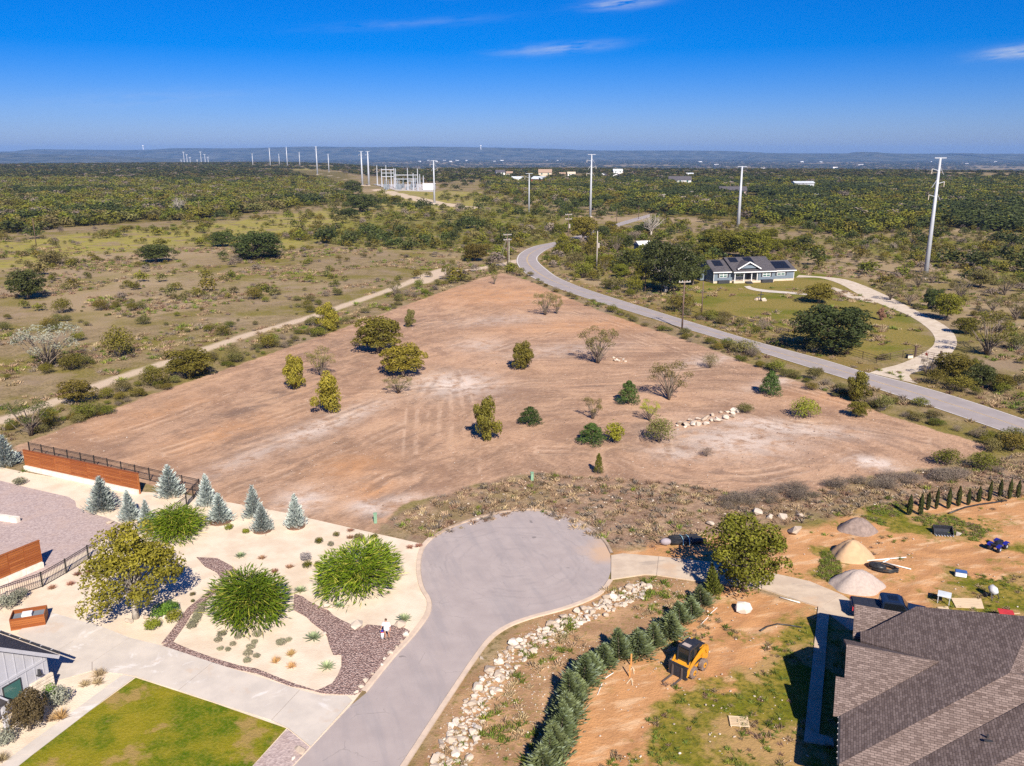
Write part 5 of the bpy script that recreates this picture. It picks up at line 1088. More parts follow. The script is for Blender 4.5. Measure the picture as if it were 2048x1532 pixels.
lmp = MB().box(-.95, -.65, -.32, -.06, 1.55, 1.62).build('wall_lamp', M['trimdark'], wl); MB().tube([(-.8, -.2, 1.62), (-.8, -.2, 2.0)], [.13, .09], 6).build('lantern', M['trimdark'], lmp); MB().beam((-.8, -.04, 1.95), (-.8, -.3, 2.05), .04, .04).build('bracket', M['trimdark'], lmp)
mb = MB(); mb.box(-7.4, -4.0, -1.7, -.02, 2.0, 2.14); mb.build('porch_roof', M['slate'], wl); mb = MB(); mb.box(-4.1, -3.98, -1.74, -.02, 1.82, 2.17); mb.build('porch_fascia', M['whitewall'], wl)
MB().box(-4.4, -4.15, -1.6, -1.35, 0, 2.0).build('porch_post', M['whitewall'], wl)

# ================================================================ blue ranch house in the middle distance
bhl = P(1427, 567); bhr = P(1588, 561); bdir = (bhr - bhl).to_2d(); BL = bdir.length; ba = math.atan2(bdir.y, bdir.x)
bh = empty('ranch_house', (bhl.x, bhl.y, 0), ba, 'blue board house with charcoal roof, front gable and solar panels', 'house')
M['bluewall'] = pmat('blue_board', (.155,.195,.24,1), (.135,.17,.21,1), 1.0, .7, obj=True); M['whitetrim'] = pmat('white_trim', (.75,.75,.76,1), (.7,.7,.7,1), 2, .6); M['tanstone'] = pmat('tan_stone', (.60,.50,.38,1), (.5,.41,.31,1), 2, .9)
M['solar'] = NT('solar_panel').col((.012,.014,.022,1), .25, 0, .5); k = BL / 23.2; D = 10.5
SEC = [(0, 5.2 * k, 0, .7, 3.4, 5.9), (5.2 * k, 16.6 * k, -1.2, .7, 3.4, 6.5), (16.6 * k, 23.2 * k, .3, .7, 3.2, 5.2)]
for i, (u0, u1, v0, z0, ze, zr) in enumerate(SEC):
    vm = D / 2; e = .45
    mb = MB(); mb.vprism([(v0 + .1, .5), (D, .5), (D, ze), (vm, zr - .1), (v0 + .1, ze)], (u0 + .02 * i, 0, 0), (0, 1, 0), (0, 0, 1), (u1 - u0 - .04 * i, 0, 0)) if i != 1 else (mb.box(u0, u1, 1.4, D, .5, ze), mb.box(12.1 * k, u1, v0 + .1, 1.4, .5, ze), mb.vprism([(1.4, ze), (D, ze), (vm, zr - .1)], (u0, 0, 0), (0, 1, 0), (0, 0, 1), (u1 - u0, 0, 0)))
    mb.build('wall', M['bluewall'], bh)
    MB().box(u0 - .04, u1 + .04, v0 + .06 if i != 1 else v0, D - .2, 0, .56).build('foundation', M['tanstone'], bh)
    sl_ = (zr - ze) / (vm - v0)
    roof_face('roof', [(u0 - e, v0 - e, ze - e * sl_ + .08), (u1 + e, v0 - e, ze - e * sl_ + .08), (u1 + e, vm, zr + .08), (u0 - e, vm, zr + .08)], M['shingle_dark'], bh, .14)
    roof_face('roof', [(u0 - e, vm + .01, zr + .08), (u1 + e, vm + .01, zr + .08), (u1 + e, D + e, ze - .1), (u0 - e, D + e, ze - .1)], M['shingle_dark'], bh, .14)
    MB().box(u0 - e, u1 + e, v0 - e - .06, v0 - e, ze - e * sl_ - .2, ze - e * sl_ + .08).build('fascia', M['whitetrim'], bh)
    def onroof(u, f): v = v0 + (vm - v0) * f; return Vector((u, v, ze + (zr - ze) * f + .17))
    pans = {0: [(1.1, 3.9, .42, .92, 3, 2)], 1: [(5.7 * k, 8.1 * k, .62, .95, 2, 2), (9.9 * k, 12.4 * k, .45, .95, 2, 3)], 2: [(17.3 * k, 22.4 * k, .1, .86, 5, 2)]}[i]
    for (a_, b_, f0, f1, nx, ny) in pans:
        for ix in range(nx):
            for iy in range(ny):
                ua, ub = a_ + (b_ - a_) * ix / nx + .03, a_ + (b_ - a_) * (ix + 1) / nx - .03; fa, fb = f0 + (f1 - f0) * iy / ny + .008, f0 + (f1 - f0) * (iy + 1) / ny - .008
                q = [onroof(ua, fa), onroof(ub, fa), onroof(ub, fb), onroof(ua, fb)]; mm = MB(); mm.add(q + [p - Vector((0, 0, .08)) for p in q], [(0,1,2,3),(7,6,5,4),(0,4,5,1),(1,5,6,2),(2,6,7,3),(3,7,4,0)]); mm.build('solar_panel', M['solar'], bh)
gu, gw = 9.3 * k, 3.1
gp0 = -1.0; mb = MB(); mb.vprism([(gu - gw, 4.1), (gu + gw, 4.1), (gu, 5.75)], (0, gp0, 0), (1, 0, 0), (0, 0, 1), (0, .15, 0)); mb.build('gable', M['bluewall'], bh)
for s in (-1, 1):
    roof_face('roof', [(gu, gp0 - .4, 5.95), (gu, 3.8, 5.95), (gu + s * (gw + .5), 1.0, 4.0), (gu + s * (gw + .5), gp0 - .4, 4.0)], M['shingle_dark'], bh, .12)
    MB().beam((gu, gp0 - .44, 5.9), (gu + s * (gw + .5), gp0 - .44, 3.95), .1, .3).build('barge_board', M['whitetrim'], bh)
mb = MB(); mb.vprism([(gu - .7, 4.95), (gu + .7, 4.95), (gu, 5.4)], (0, gp0 - .02, 0), (1, 0, 0), (0, 0, 1), (0, .03, 0)); mb.build('gable_vent', M['trimdark'], bh)
def bwin(u, v, w=2.4, z0=1.6, z1=3.0, sh=True):
    f = MB().box(u - w/2, u + w/2, v - .08, v + .04, z0, z1).build('window', M['whitetrim'], bh)
    for a_ in range(2):
        for b_ in range(2):
            MB().box(u - w/2 + .12 + a_ * (w/2 - .05), u - .06 + a_ * (w/2 - .05) - .02, v - .11, v - .07, z0 + .12 + b_ * (z1 - z0) / 2 - .02 * b_, z0 + (z1 - z0) / 2 * (b_ + 1) - .08).build('pane', M['glassdark'], f)
    if sh:
        for s in (-1, 1): MB().box(u + s * (w/2 + .3) - .2, u + s * (w/2 + .3) + .2, v - .06, v + .03, z0 - .05, z1 + .05).build('shutter', M['trimdark'], bh)
bwin(2.9, .1); bwin(14.4 * k, -1.1); bwin(19.4 * k, .4, 2.6); bwin(8.0 * k, 1.4, 3.0, 1.4, 2.9, False)
MB().box(9.9 * k, 10.9 * k, 1.3, 1.42, .65, 2.9).build('door', M['trimdark'], bh)
for u in (5.45 * k, 8.0 * k, 10.2 * k, 11.8 * k): MB().box(u - .1, u + .1, -1.12, -.92, .56, 3.3).build('porch_post', M['whitetrim'], bh)
MB().box(5.35 * k, 8.0 * k, -1.08, -1.0, 1.35, 1.45).build('rail', M['trimdark'], bh); MB().box(10.2 * k, 12.0 * k, -1.08, -1.0, 1.35, 1.45).build('rail', M['trimdark'], bh)
for j in range(4): MB().box(8.3 * k, 10.0 * k, -1.3 - .35 * (j + 1), -1.25 - .35 * j, 0, .5 - .12 * j).build('step', M['trimdark'], bh)
for u in (2.8, 14.4 * k): MB().box(u - 1.7, u + 1.7, -.9 if u < 5 else -2.1, .02 if u < 5 else -1.16, 0, .85).build('planter_box', M['trimdark'], bh)
for s, u in ((0, 0.0), (2, 23.2 * k)):
    MB().box(u - .06, u + .06, SEC[s][2] + .04, SEC[s][2] + .16, .5, SEC[s][4]).build('corner_board', M['whitetrim'], bh)
MB().box(-1.6, -.02, 5.2, 9.6, .2, 3.1).build('side_wing', M['bluewall'], bh)
roof_face('roof', [(-2.0, 4.9, 3.0), (-2.0, 9.9, 3.0), (0, 9.9, 3.6), (0, 4.9, 3.6)], M['shingle_dark'], bh, .12)

# ================================================================ far houses
def far_house(x, y, wpx, hpx, wall, roof, label, rz=0, name='far_house', dm=9, roofk=.55):
    p = P(x, y); m = PXM(p); w = wpx / m; h = hpx / m; o = empty(name, (p.x, p.y, 0), rz, label, 'house')
    zw = h * (1 - roofk * .8) + 1.5; zr = h + 2.2
    MB().vprism([(0, 0), (dm, 0), (dm, zw), (dm/2, zr), (0, zw)], (-w/2, 0, 0), (0, 1, 0), (0, 0, 1), (w, 0, 0)).build('wall', wall, o)
    sl_ = (zr - zw) / (dm/2)
    for q in ([(-w/2-.6, -.7, zw-.7*sl_+.15), (w/2+.6, -.7, zw-.7*sl_+.15), (w/2+.6, dm/2, zr+.15), (-w/2-.6, dm/2, zr+.15)], [(-w/2-.6, dm/2, zr+.15), (w/2+.6, dm/2, zr+.15), (w/2+.6, dm+.7, zw), (-w/2-.6, dm+.7, zw)]): roof_face('roof', q, roof, o, .3)
    for i in range(max(2, int(w / 7))):
        u = -w/2 + w * (i + .5) / max(2, int(w / 7)); MB().box(u - 1, u + 1, -.12, .05, zw * .35, zw * .75).build('window', M['glassdark'], o)
    return o
WH, CR, DKR, TNR, MTL, RED_ = M['whitetrim'], pmat('cream_wall', (.62,.52,.40,1)), M['shingle_dark'], pmat('tan_roof', (.36,.25,.18,1)), pmat('metal_roof', (.62,.66,.70,1), None, .5, .45), pmat('red_wall', (.52,.04,.05,1))
far_house(1001,350,18,7,WH,DKR,'far house with dark roof behind the pasture trees', .2)
far_house(1019,351,12,5,CR,TNR,'far cream cottage right of the dark roofed far house')
far_house(1090,352,26,10,CR,TNR,'far house with broad tan roof', -.1)
far_house(1125,352,12,4,CR,TNR,'far tan shed left of the cream box building')
far_house(1143,352,15,5,WH,CR,'far cream box shaped building')
far_house(1074,364,26,7,RED_,MTL,'far metal roofed barn with red end', -.5, 'barn', 14)
far_house(1036,362,24,5,WH,MTL,'far pale metal roofed shed left of the red barn', 0, 'shed')
far_house(1213,355,14,6,WH,DKR,'far white gabled house left of the twin', R(75)); far_house(1240,356,12,6,WH,DKR,'far white gabled house, its right twin', R(75))
far_house(1236,347,18,6,WH,MTL,'far white house above the gabled twins')
far_house(1360,368,44,11,WH,DKR,'far white house with long black roof', -.05); far_house(1380,352,14,3,WH,MTL,'far pale roofed shed behind the black roofed house', 0, 'shed')
far_house(1466,390,52,11,pmat('brick_wall', (.42,.32,.29,1)),DKR,'long brick house with dark blue roof by the steel pole', -.1)
o = far_house(1608,380,38,12,pmat('grey_wall', (.45,.46,.5,1)),MTL,'modern grey house with flat pale metal roof', -.05, 'far_house', 12, .1)
far_house(1641,402,14,8,WH,WH,'small white tent roofed building in the woods', R(50), 'far_cabin', 7)
far_house(1396,402,8,6,WH,DKR,'tiny far white cabin left of the long brick house', 0, 'far_cabin', 6)
# little white shed by the big live oak
sp = P(1290, 503); sh = empty('storage_shed', (sp.x, sp.y, 0), R(20), 'white shed with blue side behind the big live oak', 'shed'); MB().vprism([(0,0),(4,0),(4,2.6),(2,3.6),(0,2.6)], (-2.5,0,0), (0,1,0), (0,0,1), (5,0,0)).build('wall', WH, sh); MB().box(-2.6,-2.5,.1,3.9,.1,2.5).build('side_panel', pmat('blue_panel', (.06,.10,.2,1)), sh)
roof_face('roof', [(-2.8,-.4,2.5),(2.8,-.4,2.5),(2.8,2,3.75),(-2.8,2,3.75)], WH, sh, .1); roof_face('roof', [(-2.8,2,3.75),(2.8,2,3.75),(2.8,4.4,2.5),(-2.8,4.4,2.5)], WH, sh, .1)

# ================================================================ steel transmission poles
M['steel'] = pmat('galvanised_steel', (.48,.50,.54,1), (.42,.44,.48,1), .3, .5, 0, .15)
def steel_pole(x, y, yt, label, arms=3, wpx=None):
    p = P(x, y); h = height_to(p, yt); m = PXM(p); r0 = max((wpx or 9) / m / 2, .45); r1 = r0 * .42
    o = empty('steel_pole', (p.x, p.y, 0), random.random() * .4, label, 'power pole')
    MB().tube([(0,0,0),(0,0,h*.5),(0,0,h)], [r0, (r0+r1)/2, r1], 12).build('shaft', M['steel'], o, smooth=True)
    MB().tube([(0,0,0),(0,0,.35)], r0 * 1.6, 12).build('base', M['limestone'], o)
    MB().box(-2.2,2.2,-.12,.12,h-.1,h+.15).build('crossarm', M['steel'], o)
    for i in range(arms):
        z = h * (.90 - .105 * i); s = 1 if i % 2 else -1
        a = MB().beam((s*r1,0,z), (s*2.6,0,z+.5), .14, .14).build('arm', M['steel'], o); MB().tube([(s*2.6,0,z+.45),(s*2.6,0,z-.9)], .1, 6).build('insulator', M['limestone'], a)
        MB().beam((-s*r1,0,z+1.0), (-s*1.9,0,z-1.1), .10, .10).build('insulator', M['steel'], o)
    return o
for x, y, yt, ar, w, lab in ((1850,558,316,3,10,'tall tapered steel pole right of the blue house'),(1476,456,333,0,7.5,'slender steel pole behind the blue house'),(1180.5,434,309,3,5.5,'steel pole with crossarm above the road bend'),(1058,424,347,1,3.6,'short steel pole left of the one above the bend'),(869,407,321,2,4.6,'steel pole right of the substation'),(725,371,303,1,4.6,'left steel pole of the pair beside the substation'),(738,371,303,1,4.6,'right steel pole of the pair beside the substation'),(635,349,293,1,3.4,'steel pole by the pale lane on the far rise'),(658,344,308,0,2.6,'steel pole just right of the one by the pale lane'),(600,334,305,0,2.2,'thin far steel pole, fourth of the row on the far rise'),(575,335,294,0,2.6,'tall far steel pole, third of the row on the far rise'),(559,331,308,0,1.8,'thin short far steel pole left of the tall third one'),(541,334,296,0,2.4,'far steel pole, second of the row on the far rise'),(506,333,307,0,2.0,'far steel pole, first of the row on the far rise')):
    steel_pole(x, y, yt, lab, ar, w)
for i, x in enumerate((362,368,374,380,394,402,410,416)):
    p = P(x, 318); p.z = float(GZ(p.x, p.y)); h = 42 + 12 * ((i * 7) % 4); o = empty('steel_pole', p, 0, 'tiny very far steel pole near the horizon at left', 'power pole', 'very far steel poles'); MB().tube([(0,0,0),(0,0,h)], [2.2,1.2], 6).build('shaft', M['steel'], o); MB().box(-5,5,-.8,.8,h-2,h).build('crossarm', M['steel'], o)
# ---------------------------------------------------------------- substation
p0 = P(812, 384); sb = empty('substation', (p0.x, p0.y, 0), 0, 'electric substation of grey steel frames on a white gravel pad', 'substation'); m0 = PXM(p0)
def SBL(x, y): q = P(x, y); return (q.x - p0.x, q.y - p0.y)
M['pad'] = pmat('white_pad', (.50,.45,.41,1), (.42,.38,.35,1), .2)
mb = MB(); mb.prism([SBL(746,369), SBL(858,369), SBL(868,384), SBL(790,381)], 0, .4); mb.build('gravel_pad', M['pad'], sb)
for x, y, yt in ((755,371,330),(764,374,337),(773,372,330),(789,376,336),(792,378,337),(816,381,336),(827,381,346),(836,382,337),(840,375,348),(847,375,351),(764,371,338),(783,374,340)):
    u, v = SBL(x, y); h = height_to(P(x, y), yt); MB().tube([(u,v,0),(u,v,h)], [.7,.35], 6).build('column', M['steel'], sb)
for (xa, xb, y, yz) in ((764,789,374,346),(764,789,374,353),(764,789,374,339),(789,836,378,350),(789,836,378,358),(816,836,381,362)):
    u0, v0 = SBL(xa, y); u1, v1 = SBL(xb, y); h = height_to(P((xa+xb)/2, y), yz); MB().beam((u0,v0,h),(u1,v1,h), .5, .6).build('beam', M['steel'], sb)
gq = np.random.default_rng(5)
M['equip'] = pmat('grey_equipment', (.24,.27,.30,1), (.14,.16,.19,1), .2)
for i in range(26):
    x = 770 + 66 * gq.random(); u, v = SBL(x, 375 + 5 * gq.random()); h = 3 + 9 * gq.random(); w = .4 + .9 * gq.random(); mm = MB(); mm.box(u-w, u+w, v-1.5, v+1.5, 0, h*.5); mm.tube([(u,v,h*.45),(u,v,h)], [.5,.3], 5); mm.build('transformer', M['equip'], sb)
mm = MB(); u, v = SBL(846, 380); u1, v1 = SBL(870, 380); mm.box(u, u1, v, v+8, 0, 5.6); mm.build('control_building', WH, sb)
mm = MB(); mm.box(u-.4, u1+.4, v-.5, v+8.5, 5.6, 6.0); mm.build('roof', WH, sb)

# ---------------------------------------------------------------- wooden utility poles
M['polewood'] = pmat('pole_wood', (.10,.065,.05,1), (.16,.11,.085,1), 2, .9); M['palepole'] = pmat('pale_pole', (.42,.37,.32,1), (.34,.30,.26,1), 2, .9)
def wood_pole(x, y, yt, label, arm=0, mat='polewood', r=.17, trans=False, brace=False):
    p = P(x, y); h = height_to(p, yt); o = empty('utility_pole', (p.x, p.y, 0), R(12), label, 'utility pole')
    MB().tube([(0,0,-.1),(0,0,h)], [r, r*.7], 8).build('shaft', M[mat], o, smooth=True)
    for i in range(arm):
        z = h - .4 - 1.6 * i; MB().box(-1.3,1.3,-.16,-.05,z-.09,z+.09).build('crossarm', M['palepole'], o)
        for u in (-1.15, -.5, .5, 1.15): MB().tube([(u,-.1,z+.08),(u,-.1,z+.34)], [.06,.04], 6).build('insulator', M['whitetrim'], o)
    if trans: MB().tube([(.35,-.1,h*.62),(.35,-.1,h*.62+1.5)], .34, 10).build('transformer', M['palepole'], o)
    if brace:
        for u in (-1.6, -2.4): MB().tube([(0,0,h*.9),(u*1.6,1.2,0)], .035, 4).build('guy_wire', M['palepole'], o)
        MB().tube([(.55,.2,0),(.55,.2,h*.86)], [.16,.13], 8).build('side_shaft', M['palepole'], o)
    return o
wood_pole(1015,534,467,'double utility pole at the tip of the lots',2,brace=True); wood_pole(1136,503,427,'dark utility pole with transformer inside the road bend',2,trans=True); wood_pole(1193,550,462,'pale utility pole with lamp beside the shrubs',0,'palepole',.2,True)
wood_pole(1364,659,560,'dark crossarm utility pole at the near edge of the road',1,r=.2); wood_pole(1403,629,563,'bare dark pole behind the road fence',0); wood_pole(73,493,437,'leaning dark pole at the far left pasture',0); wood_pole(400,437,402,'dark pole at the edge of the brush',0); wood_pole(1233,447,418,'pole beside the far stretch of road, left one',0); wood_pole(1277,438,412,'pole beside the far stretch of road, right one',0); wood_pole(1290,585,535,'dark pole in front of the big live oak',0)
wood_pole(1460,385,362,'far dark pole left of the slender steel pole',1,r=.3); wood_pole(1495,386,366,'far dark pole right of the slender steel pole',1,r=.3); wood_pole(1383,399,382,'far dark pole in the woods below the black roofed house',1,r=.3); wood_pole(1327,410,388,'far pale pole in the woods',1,'palepole',.3)

# ================================================================ hills on the horizon
M['hill'] = pmat('hill_wood', (.018,.026,.012,1), (.105,.10,.062,1), .006, .95, det=8)
def ridge(name, px, dist, depth, label):
    pts = smooth_line([Vector((x, y)) for x, y in px], 6); n = len(pts); gq = np.random.default_rng(int(dist))
    top = []; 
    for q in pts:
        X = (q.x - 1024) / FOC * dist / CP; top.append((X, dist, CAM_H + (HOR - q.y) / FOC * dist * 1.03 + gq.normal() * dist * .00008))
    vs = [(x, y - depth, -75) for x, y, z in top] + [(x, y - depth * .3, -75 + (z + 75) * .8 ) for x, y, z in top] + top + [(x, y + depth, -75) for x, y, z in top]
    fs = [(r*n+i, r*n+i+1, (r+1)*n+i+1, (r+1)*n+i) for r in range(3) for i in range(n-1)]
    mm = MB(); mm.add(vs, fs); o = mm.build(name, M['hill'], smooth=True); tag(o, label, 'hill', kind='structure'); return o
ridge('far_hills', [(-400,304),(0,304),(110,302),(140,299),(330,300),(400,297),(520,297),(640,294),(760,295),(860,294),(1000,296),(1100,298),(1190,301),(1300,301),(1420,302),(1480,304),(1600,306),(2500,308)], 12500, 1500, 'long pale blue hills along the whole horizon')
ridge('mesa_hills', [(1380,330),(1440,318),(1470,308),(1550,308),(1640,307),(1665,304),(1700,304),(1730,306),(1830,308),(1842,306),(1880,306),(1900,308),(1960,307),(2048,308),(2300,307),(2700,312)], 10500, 1500, 'darker blue flat topped hills at the right horizon')
ridge('mesa_hills', [(-400,310),(0,304),(60,304),(130,307),(300,312),(420,318),(520,326)], 8600, 1200, 'dark wooded rise at the left horizon')
for x, y, lab in ((338,308,'white far tower at the left horizon'), (966,304,'tiny white water tower at the central horizon')):
    p = Vector(((x - 1024) / FOC * 12000 / CP, 12000, 0)); h = 62; o = empty('water_tower', (p.x, p.y, 55), 0, lab, 'tower'); MB().tube([(0,0,0),(0,0,h*.7)], 5, 10).build('stem', WH, o); mm = MB(); ell(mm, (0,0,h*.8), (12,12,9)); mm.build('tank', WH, o, smooth=True)
gq = np.random.default_rng(77)
for x, y in ((845,306),(862,307),(878,306),(893,307),(905,306),(918,308),(936,312),(990,306),(1004,307),(1092,307),(1112,312),(1388,322),(1420,330),(1510,338),(1585,318),(1622,322),(1650,336),(1700,330),(1835,322),(1905,328),(1960,318)):
    yy = 302 + (y - 302); dd = (CAM_H + 72) * FOC / (yy - 302) / CP if yy > 306 else 9000; dd = min(dd, 9800 if x < 1380 else 8600); px_ = (x - 1024) / FOC * dd; o = empty('far_building', (px_, dd, float(GZ(px_, dd))), gq.random() * 3, 'tiny pale building of the far town in the blue valley', 'building', 'far town in the valley'); w = 9 + 16 * gq.random(); MB().vprism([(-7,0),(7,0),(7,7),(0,11),(-7,7)], (-w,0,0), (0,1,0), (0,0,1), (2*w,0,0)).build('wall', WH, o); MB().box(-w-1, w+1, -4, 4, 11.2, 12).build('roof', WH if gq.random() < .6 else TNR, o)
# ---------------------------------------------------------------- haze
mb = MB(); mb.box(gx[0] - 60, gx[-1] + 60, gy[0] - 60, gy[-1] + 400, -90, 112); t = NT('haze_air'); t.t.nodes.remove(t.b); pv = t.n('ShaderNodeVolumePrincipled'); pv.inputs['Color'].default_value = (.27,.52,1,1); pv.inputs['Density'].default_value = 5.5e-5; pv.inputs['Anisotropy'].default_value = .0
t.l(pv.outputs[0], t.out.inputs['Volume']); hz = mb.build('haze', t.m); tag(hz, 'thin blue haze in the far air', 'haze', kind='stuff')
# ================================================================ rocks
def rock_mesh(seed, flat=.7, n=16):
    g = np.random.default_rng(seed); bm = bmesh.new()
    for v in rnd_dir(n, g): bm.verts.new((v[0] * .5 * (.8 + .4 * g.random()), v[1] * .5 * (.8 + .4 * g.random()), v[2] * .5 * flat))
    r = bmesh.ops.convex_hull(bm, input=bm.verts); bmesh.ops.delete(bm, geom=[e for e in r['geom_interior'] if isinstance(e, bmesh.types.BMVert)], context='VERTS')
    me = bpy.data.meshes.new('rock'); bm.to_mesh(me); bm.free(); return me
t = NT('pale_rock'); oi = t.n('ShaderNodeObjectInfo'); c = t.mix(oi.outputs['Random'], (.64,.565,.48,1), (.40,.315,.24,1)); c = t.mix(t.math('MULTIPLY', t.ramp(t.noise(3, 5, .65), .45, .7), .5), c, (.42,.33,.25,1)); t.bump(t.noise(7, 5, .6), .4, .05); M['rock'] = t.col(c, .95)
RM = []
for s in range(8): me = rock_mesh(s, .62 + .05 * (s % 3)); me.materials.append(M['rock']); RM.append(me)
def rock(name, x, y, s, label, group=None, z=0, sq=1.0, cat='rock'):
    o = link(name, random.choice(RM)); o.location = (x, y, z + s * .18); o.scale = (s * (1 + .4 * random.random()), s, s * sq * (.8 + .4 * random.random())); o.rotation_euler = (random.uniform(-.3, .3), random.uniform(-.3, .3), random.random() * 6.28)
    return tag(o, label, cat, group)
RIP = polyw([(1275,1163),(1305,1170),(1285,1198),(1205,1236),(1130,1268),(1078,1300),(1030,1342),(990,1395),(965,1450),(935,1540),(860,1540),(885,1475),(922,1410),(960,1355),(1002,1306),(1052,1268),(1112,1243),(1182,1210),(1230,1180)])
g = np.random.default_rng(21)
xs = [p.x for p in RIP]; ys = [p.y for p in RIP]
q = np.stack([g.uniform(min(xs), max(xs), 6000), g.uniform(min(ys), max(ys), 6000)], 1); sd = sd_poly(q, RIP); q = q[sd > .05]
rwn = np.array([(p.x, p.y) for p in rw]); dk = np.array([np.min(np.hypot(rwn[:, 0] - a, rwn[:, 1] - b)) for a, b in q])   # nearest to the kerb: the larger blocks
cnt = 0; placed = []
for i in range(len(q)):
    if cnt >= 290: break
    s_ = (.26 + .5 * g.random() ** 2) * (1.15 if dk[i] < 2.2 else .85)
    if any((q[i][0]-a)**2 + (q[i][1]-b)**2 < ((s_ + c_) * .34)**2 for a, b, c_ in placed): continue
    placed.append((q[i][0], q[i][1], s_)); rock('riprap_rock', q[i][0], q[i][1], s_, 'pale limestone block in the rubble bank beside the kerb', 'rubble bank rocks'); cnt += 1
q = q[g.permutation(len(q))[:5000]]; gn = len(q); s_ = .10 + .24 * g.random(gn) ** 1.5
RM2 = [m_ for m_ in RM[:5]]
qb = scatter_in([BANK], 3200, g); qb = qb[vnoise(qb, .4, 7) > -.1]; sb_ = .06 + .12 * g.random(len(qb)) ** 2
ql = scatter_in([LOT], 5200, g); ql = ql[vnoise(ql, .12, 3) > .0]; sl3 = .05 + .12 * g.random(len(ql)) ** 2
qw = scatter_in([WEED], 1500, g); sw3 = .08 + .22 * g.random(len(qw)) ** 2.5
qo = scatter_in(ORNG, 500, g); so3 = .05 + .14 * g.random(len(qo)) ** 2
allq = np.concatenate([q, qb, ql, qw, qo]); alls = np.concatenate([s_, sb_, sl3, sw3, so3])
gn_stuff('loose_stones', np.column_stack([allq, alls * .2]), np.stack([alls * 1.2, alls, alls * .8], 1), rotz(len(allq), g), g.integers(0, 5, len(allq)), RM2, 'loose pale stones strewn over bank and bare dirt', 'stones')
qc = scatter_in([LOT], 9000, g); qc = qc[vnoise(qc, .2, 5) + .5 * vnoise(qc, .7, 2) > -.05]; sc3 = .05 + .17 * g.random(len(qc)) ** 2
CM = []
t = NT('dirt_clod'); oi = t.n('ShaderNodeObjectInfo'); M['clod'] = t.col(t.mix(oi.outputs['Random'], (.40,.28,.205,1), (.25,.165,.12,1)), .95)
for s in range(3): me = rock_mesh(40 + s, .7, 12); me.materials.append(M['clod']); CM.append(me)
gn_stuff('dirt_clods', np.column_stack([qc, sc3 * .15]), np.stack([sc3 * 1.2, sc3, sc3 * .8], 1), rotz(len(qc), g), g.integers(0, 3, len(qc)), CM, 'brown clods of earth over the cleared lots', 'clods')
RROW = [(1352,852),(1362,848),(1372,850),(1380,843),(1390,846),(1398,838),(1406,842),(1415,838),(1423,833),(1432,836),(1440,828),(1446,833),(1453,825),(1462,828),(1470,822),(1385,852),(1395,850),(1410,848),(1422,842),(1436,842),(1450,838),(1464,834),(1476,826),(1368,856),(1356,858)]
for x, y in RROW:
    p = P(x + random.uniform(-3, 3), y + random.uniform(-2, 2)); rock('field_rock', p.x, p.y, random.uniform(.45, 1.1), 'pale block in the long rock row of the right cleared lot', 'rock row in the lot', sq=1.1)
for x, y in ((1228,716),(1234,720),(1240,717),(1246,720),(1238,723),(1250,723),(1230,722)):
    p = P(x, y); rock('field_rock', p.x, p.y, random.uniform(.5, .9), 'pale block in the small rock pile beside the mesquite', 'rock pile by the mesquite')
for x, y, w, lab in ((714,1254,24,'flat white boulder at the top of the rock bed'),(812,1273,15,'white boulder beside the kerb, topmost of the row'),(803,1285,9,'small white boulder, second along the kerb'),(794,1297,10,'small white boulder, third along the kerb'),(781,1309,13,'white boulder, fourth along the kerb'),(770,1320,9,'small white boulder, fifth along the kerb'),(764,1332,9,'small white boulder, sixth along the kerb'),(745,1349,8,'small white boulder, seventh along the kerb'),(732,1365,13,'white boulder, eighth along the kerb'),(722,1376,12,'white boulder, ninth along the kerb'),(713,1388,10,'white boulder nearest the driveway'),(657,1217,18,'white boulder above the rock bed path'),(800,1254,22,'white boulder near the street agave'),(649,1271,12,'white boulder beside the large agave'),(600,1505,22,'white stone in the mauve strip by the street'),(587,1520,10,'smaller white stone in the mauve strip'),(293,1238,14,'pale boulder right of the oak trunk'),(258,1246,16,'pale boulder left of the oak trunk'),(330,1238,12,'pale boulder between the boxwoods'),(185,1002,9,'pale boulder left in the motor court'),(220,1048,12,'pale boulder right in the motor court')):
    p = P(x, y); rock('boulder', p.x, p.y, w / PXM(p), lab, z=.07, cat='boulder')
for x, y, w, lab in ((1421,1050,24,'tan boulder left of the green driveway oak'),(1565,1036,22,'grey slab boulder behind the driveway oak, left one'),(1600,1034,20,'grey slab boulder behind the driveway oak, right one'),(1515,1028,26,'tan boulder above the driveway oak'),(1540,1036,18,'small tan boulder above the driveway oak'),(1590,1065,34,'flat pale stone slab leaning on the plot edge'),(1915,1070,16,'small white stone right of the black bucket'),(965,1282+35,12,'upright white rock at the kerb end of the rubble')):
    p = P(x, y); rock('boulder', p.x, p.y, w / PXM(p) * .85, lab, sq=1.0, cat='boulder')

wr_ = P(1490, 1229); me = rock_mesh(91, .55, 26); me.materials.append(pmat('white_limestone', (.80,.74,.67,1), (.68,.60,.52,1), 2.5, .9, .3)); o = link('boulder', me); o.location = (wr_.x, wr_.y + .4, .38); o.scale = (1.75, 1.35, 1.5); o.rotation_euler = (.05, .0, .3); tag(o, 'large white block of limestone on the orange dirt', 'boulder')
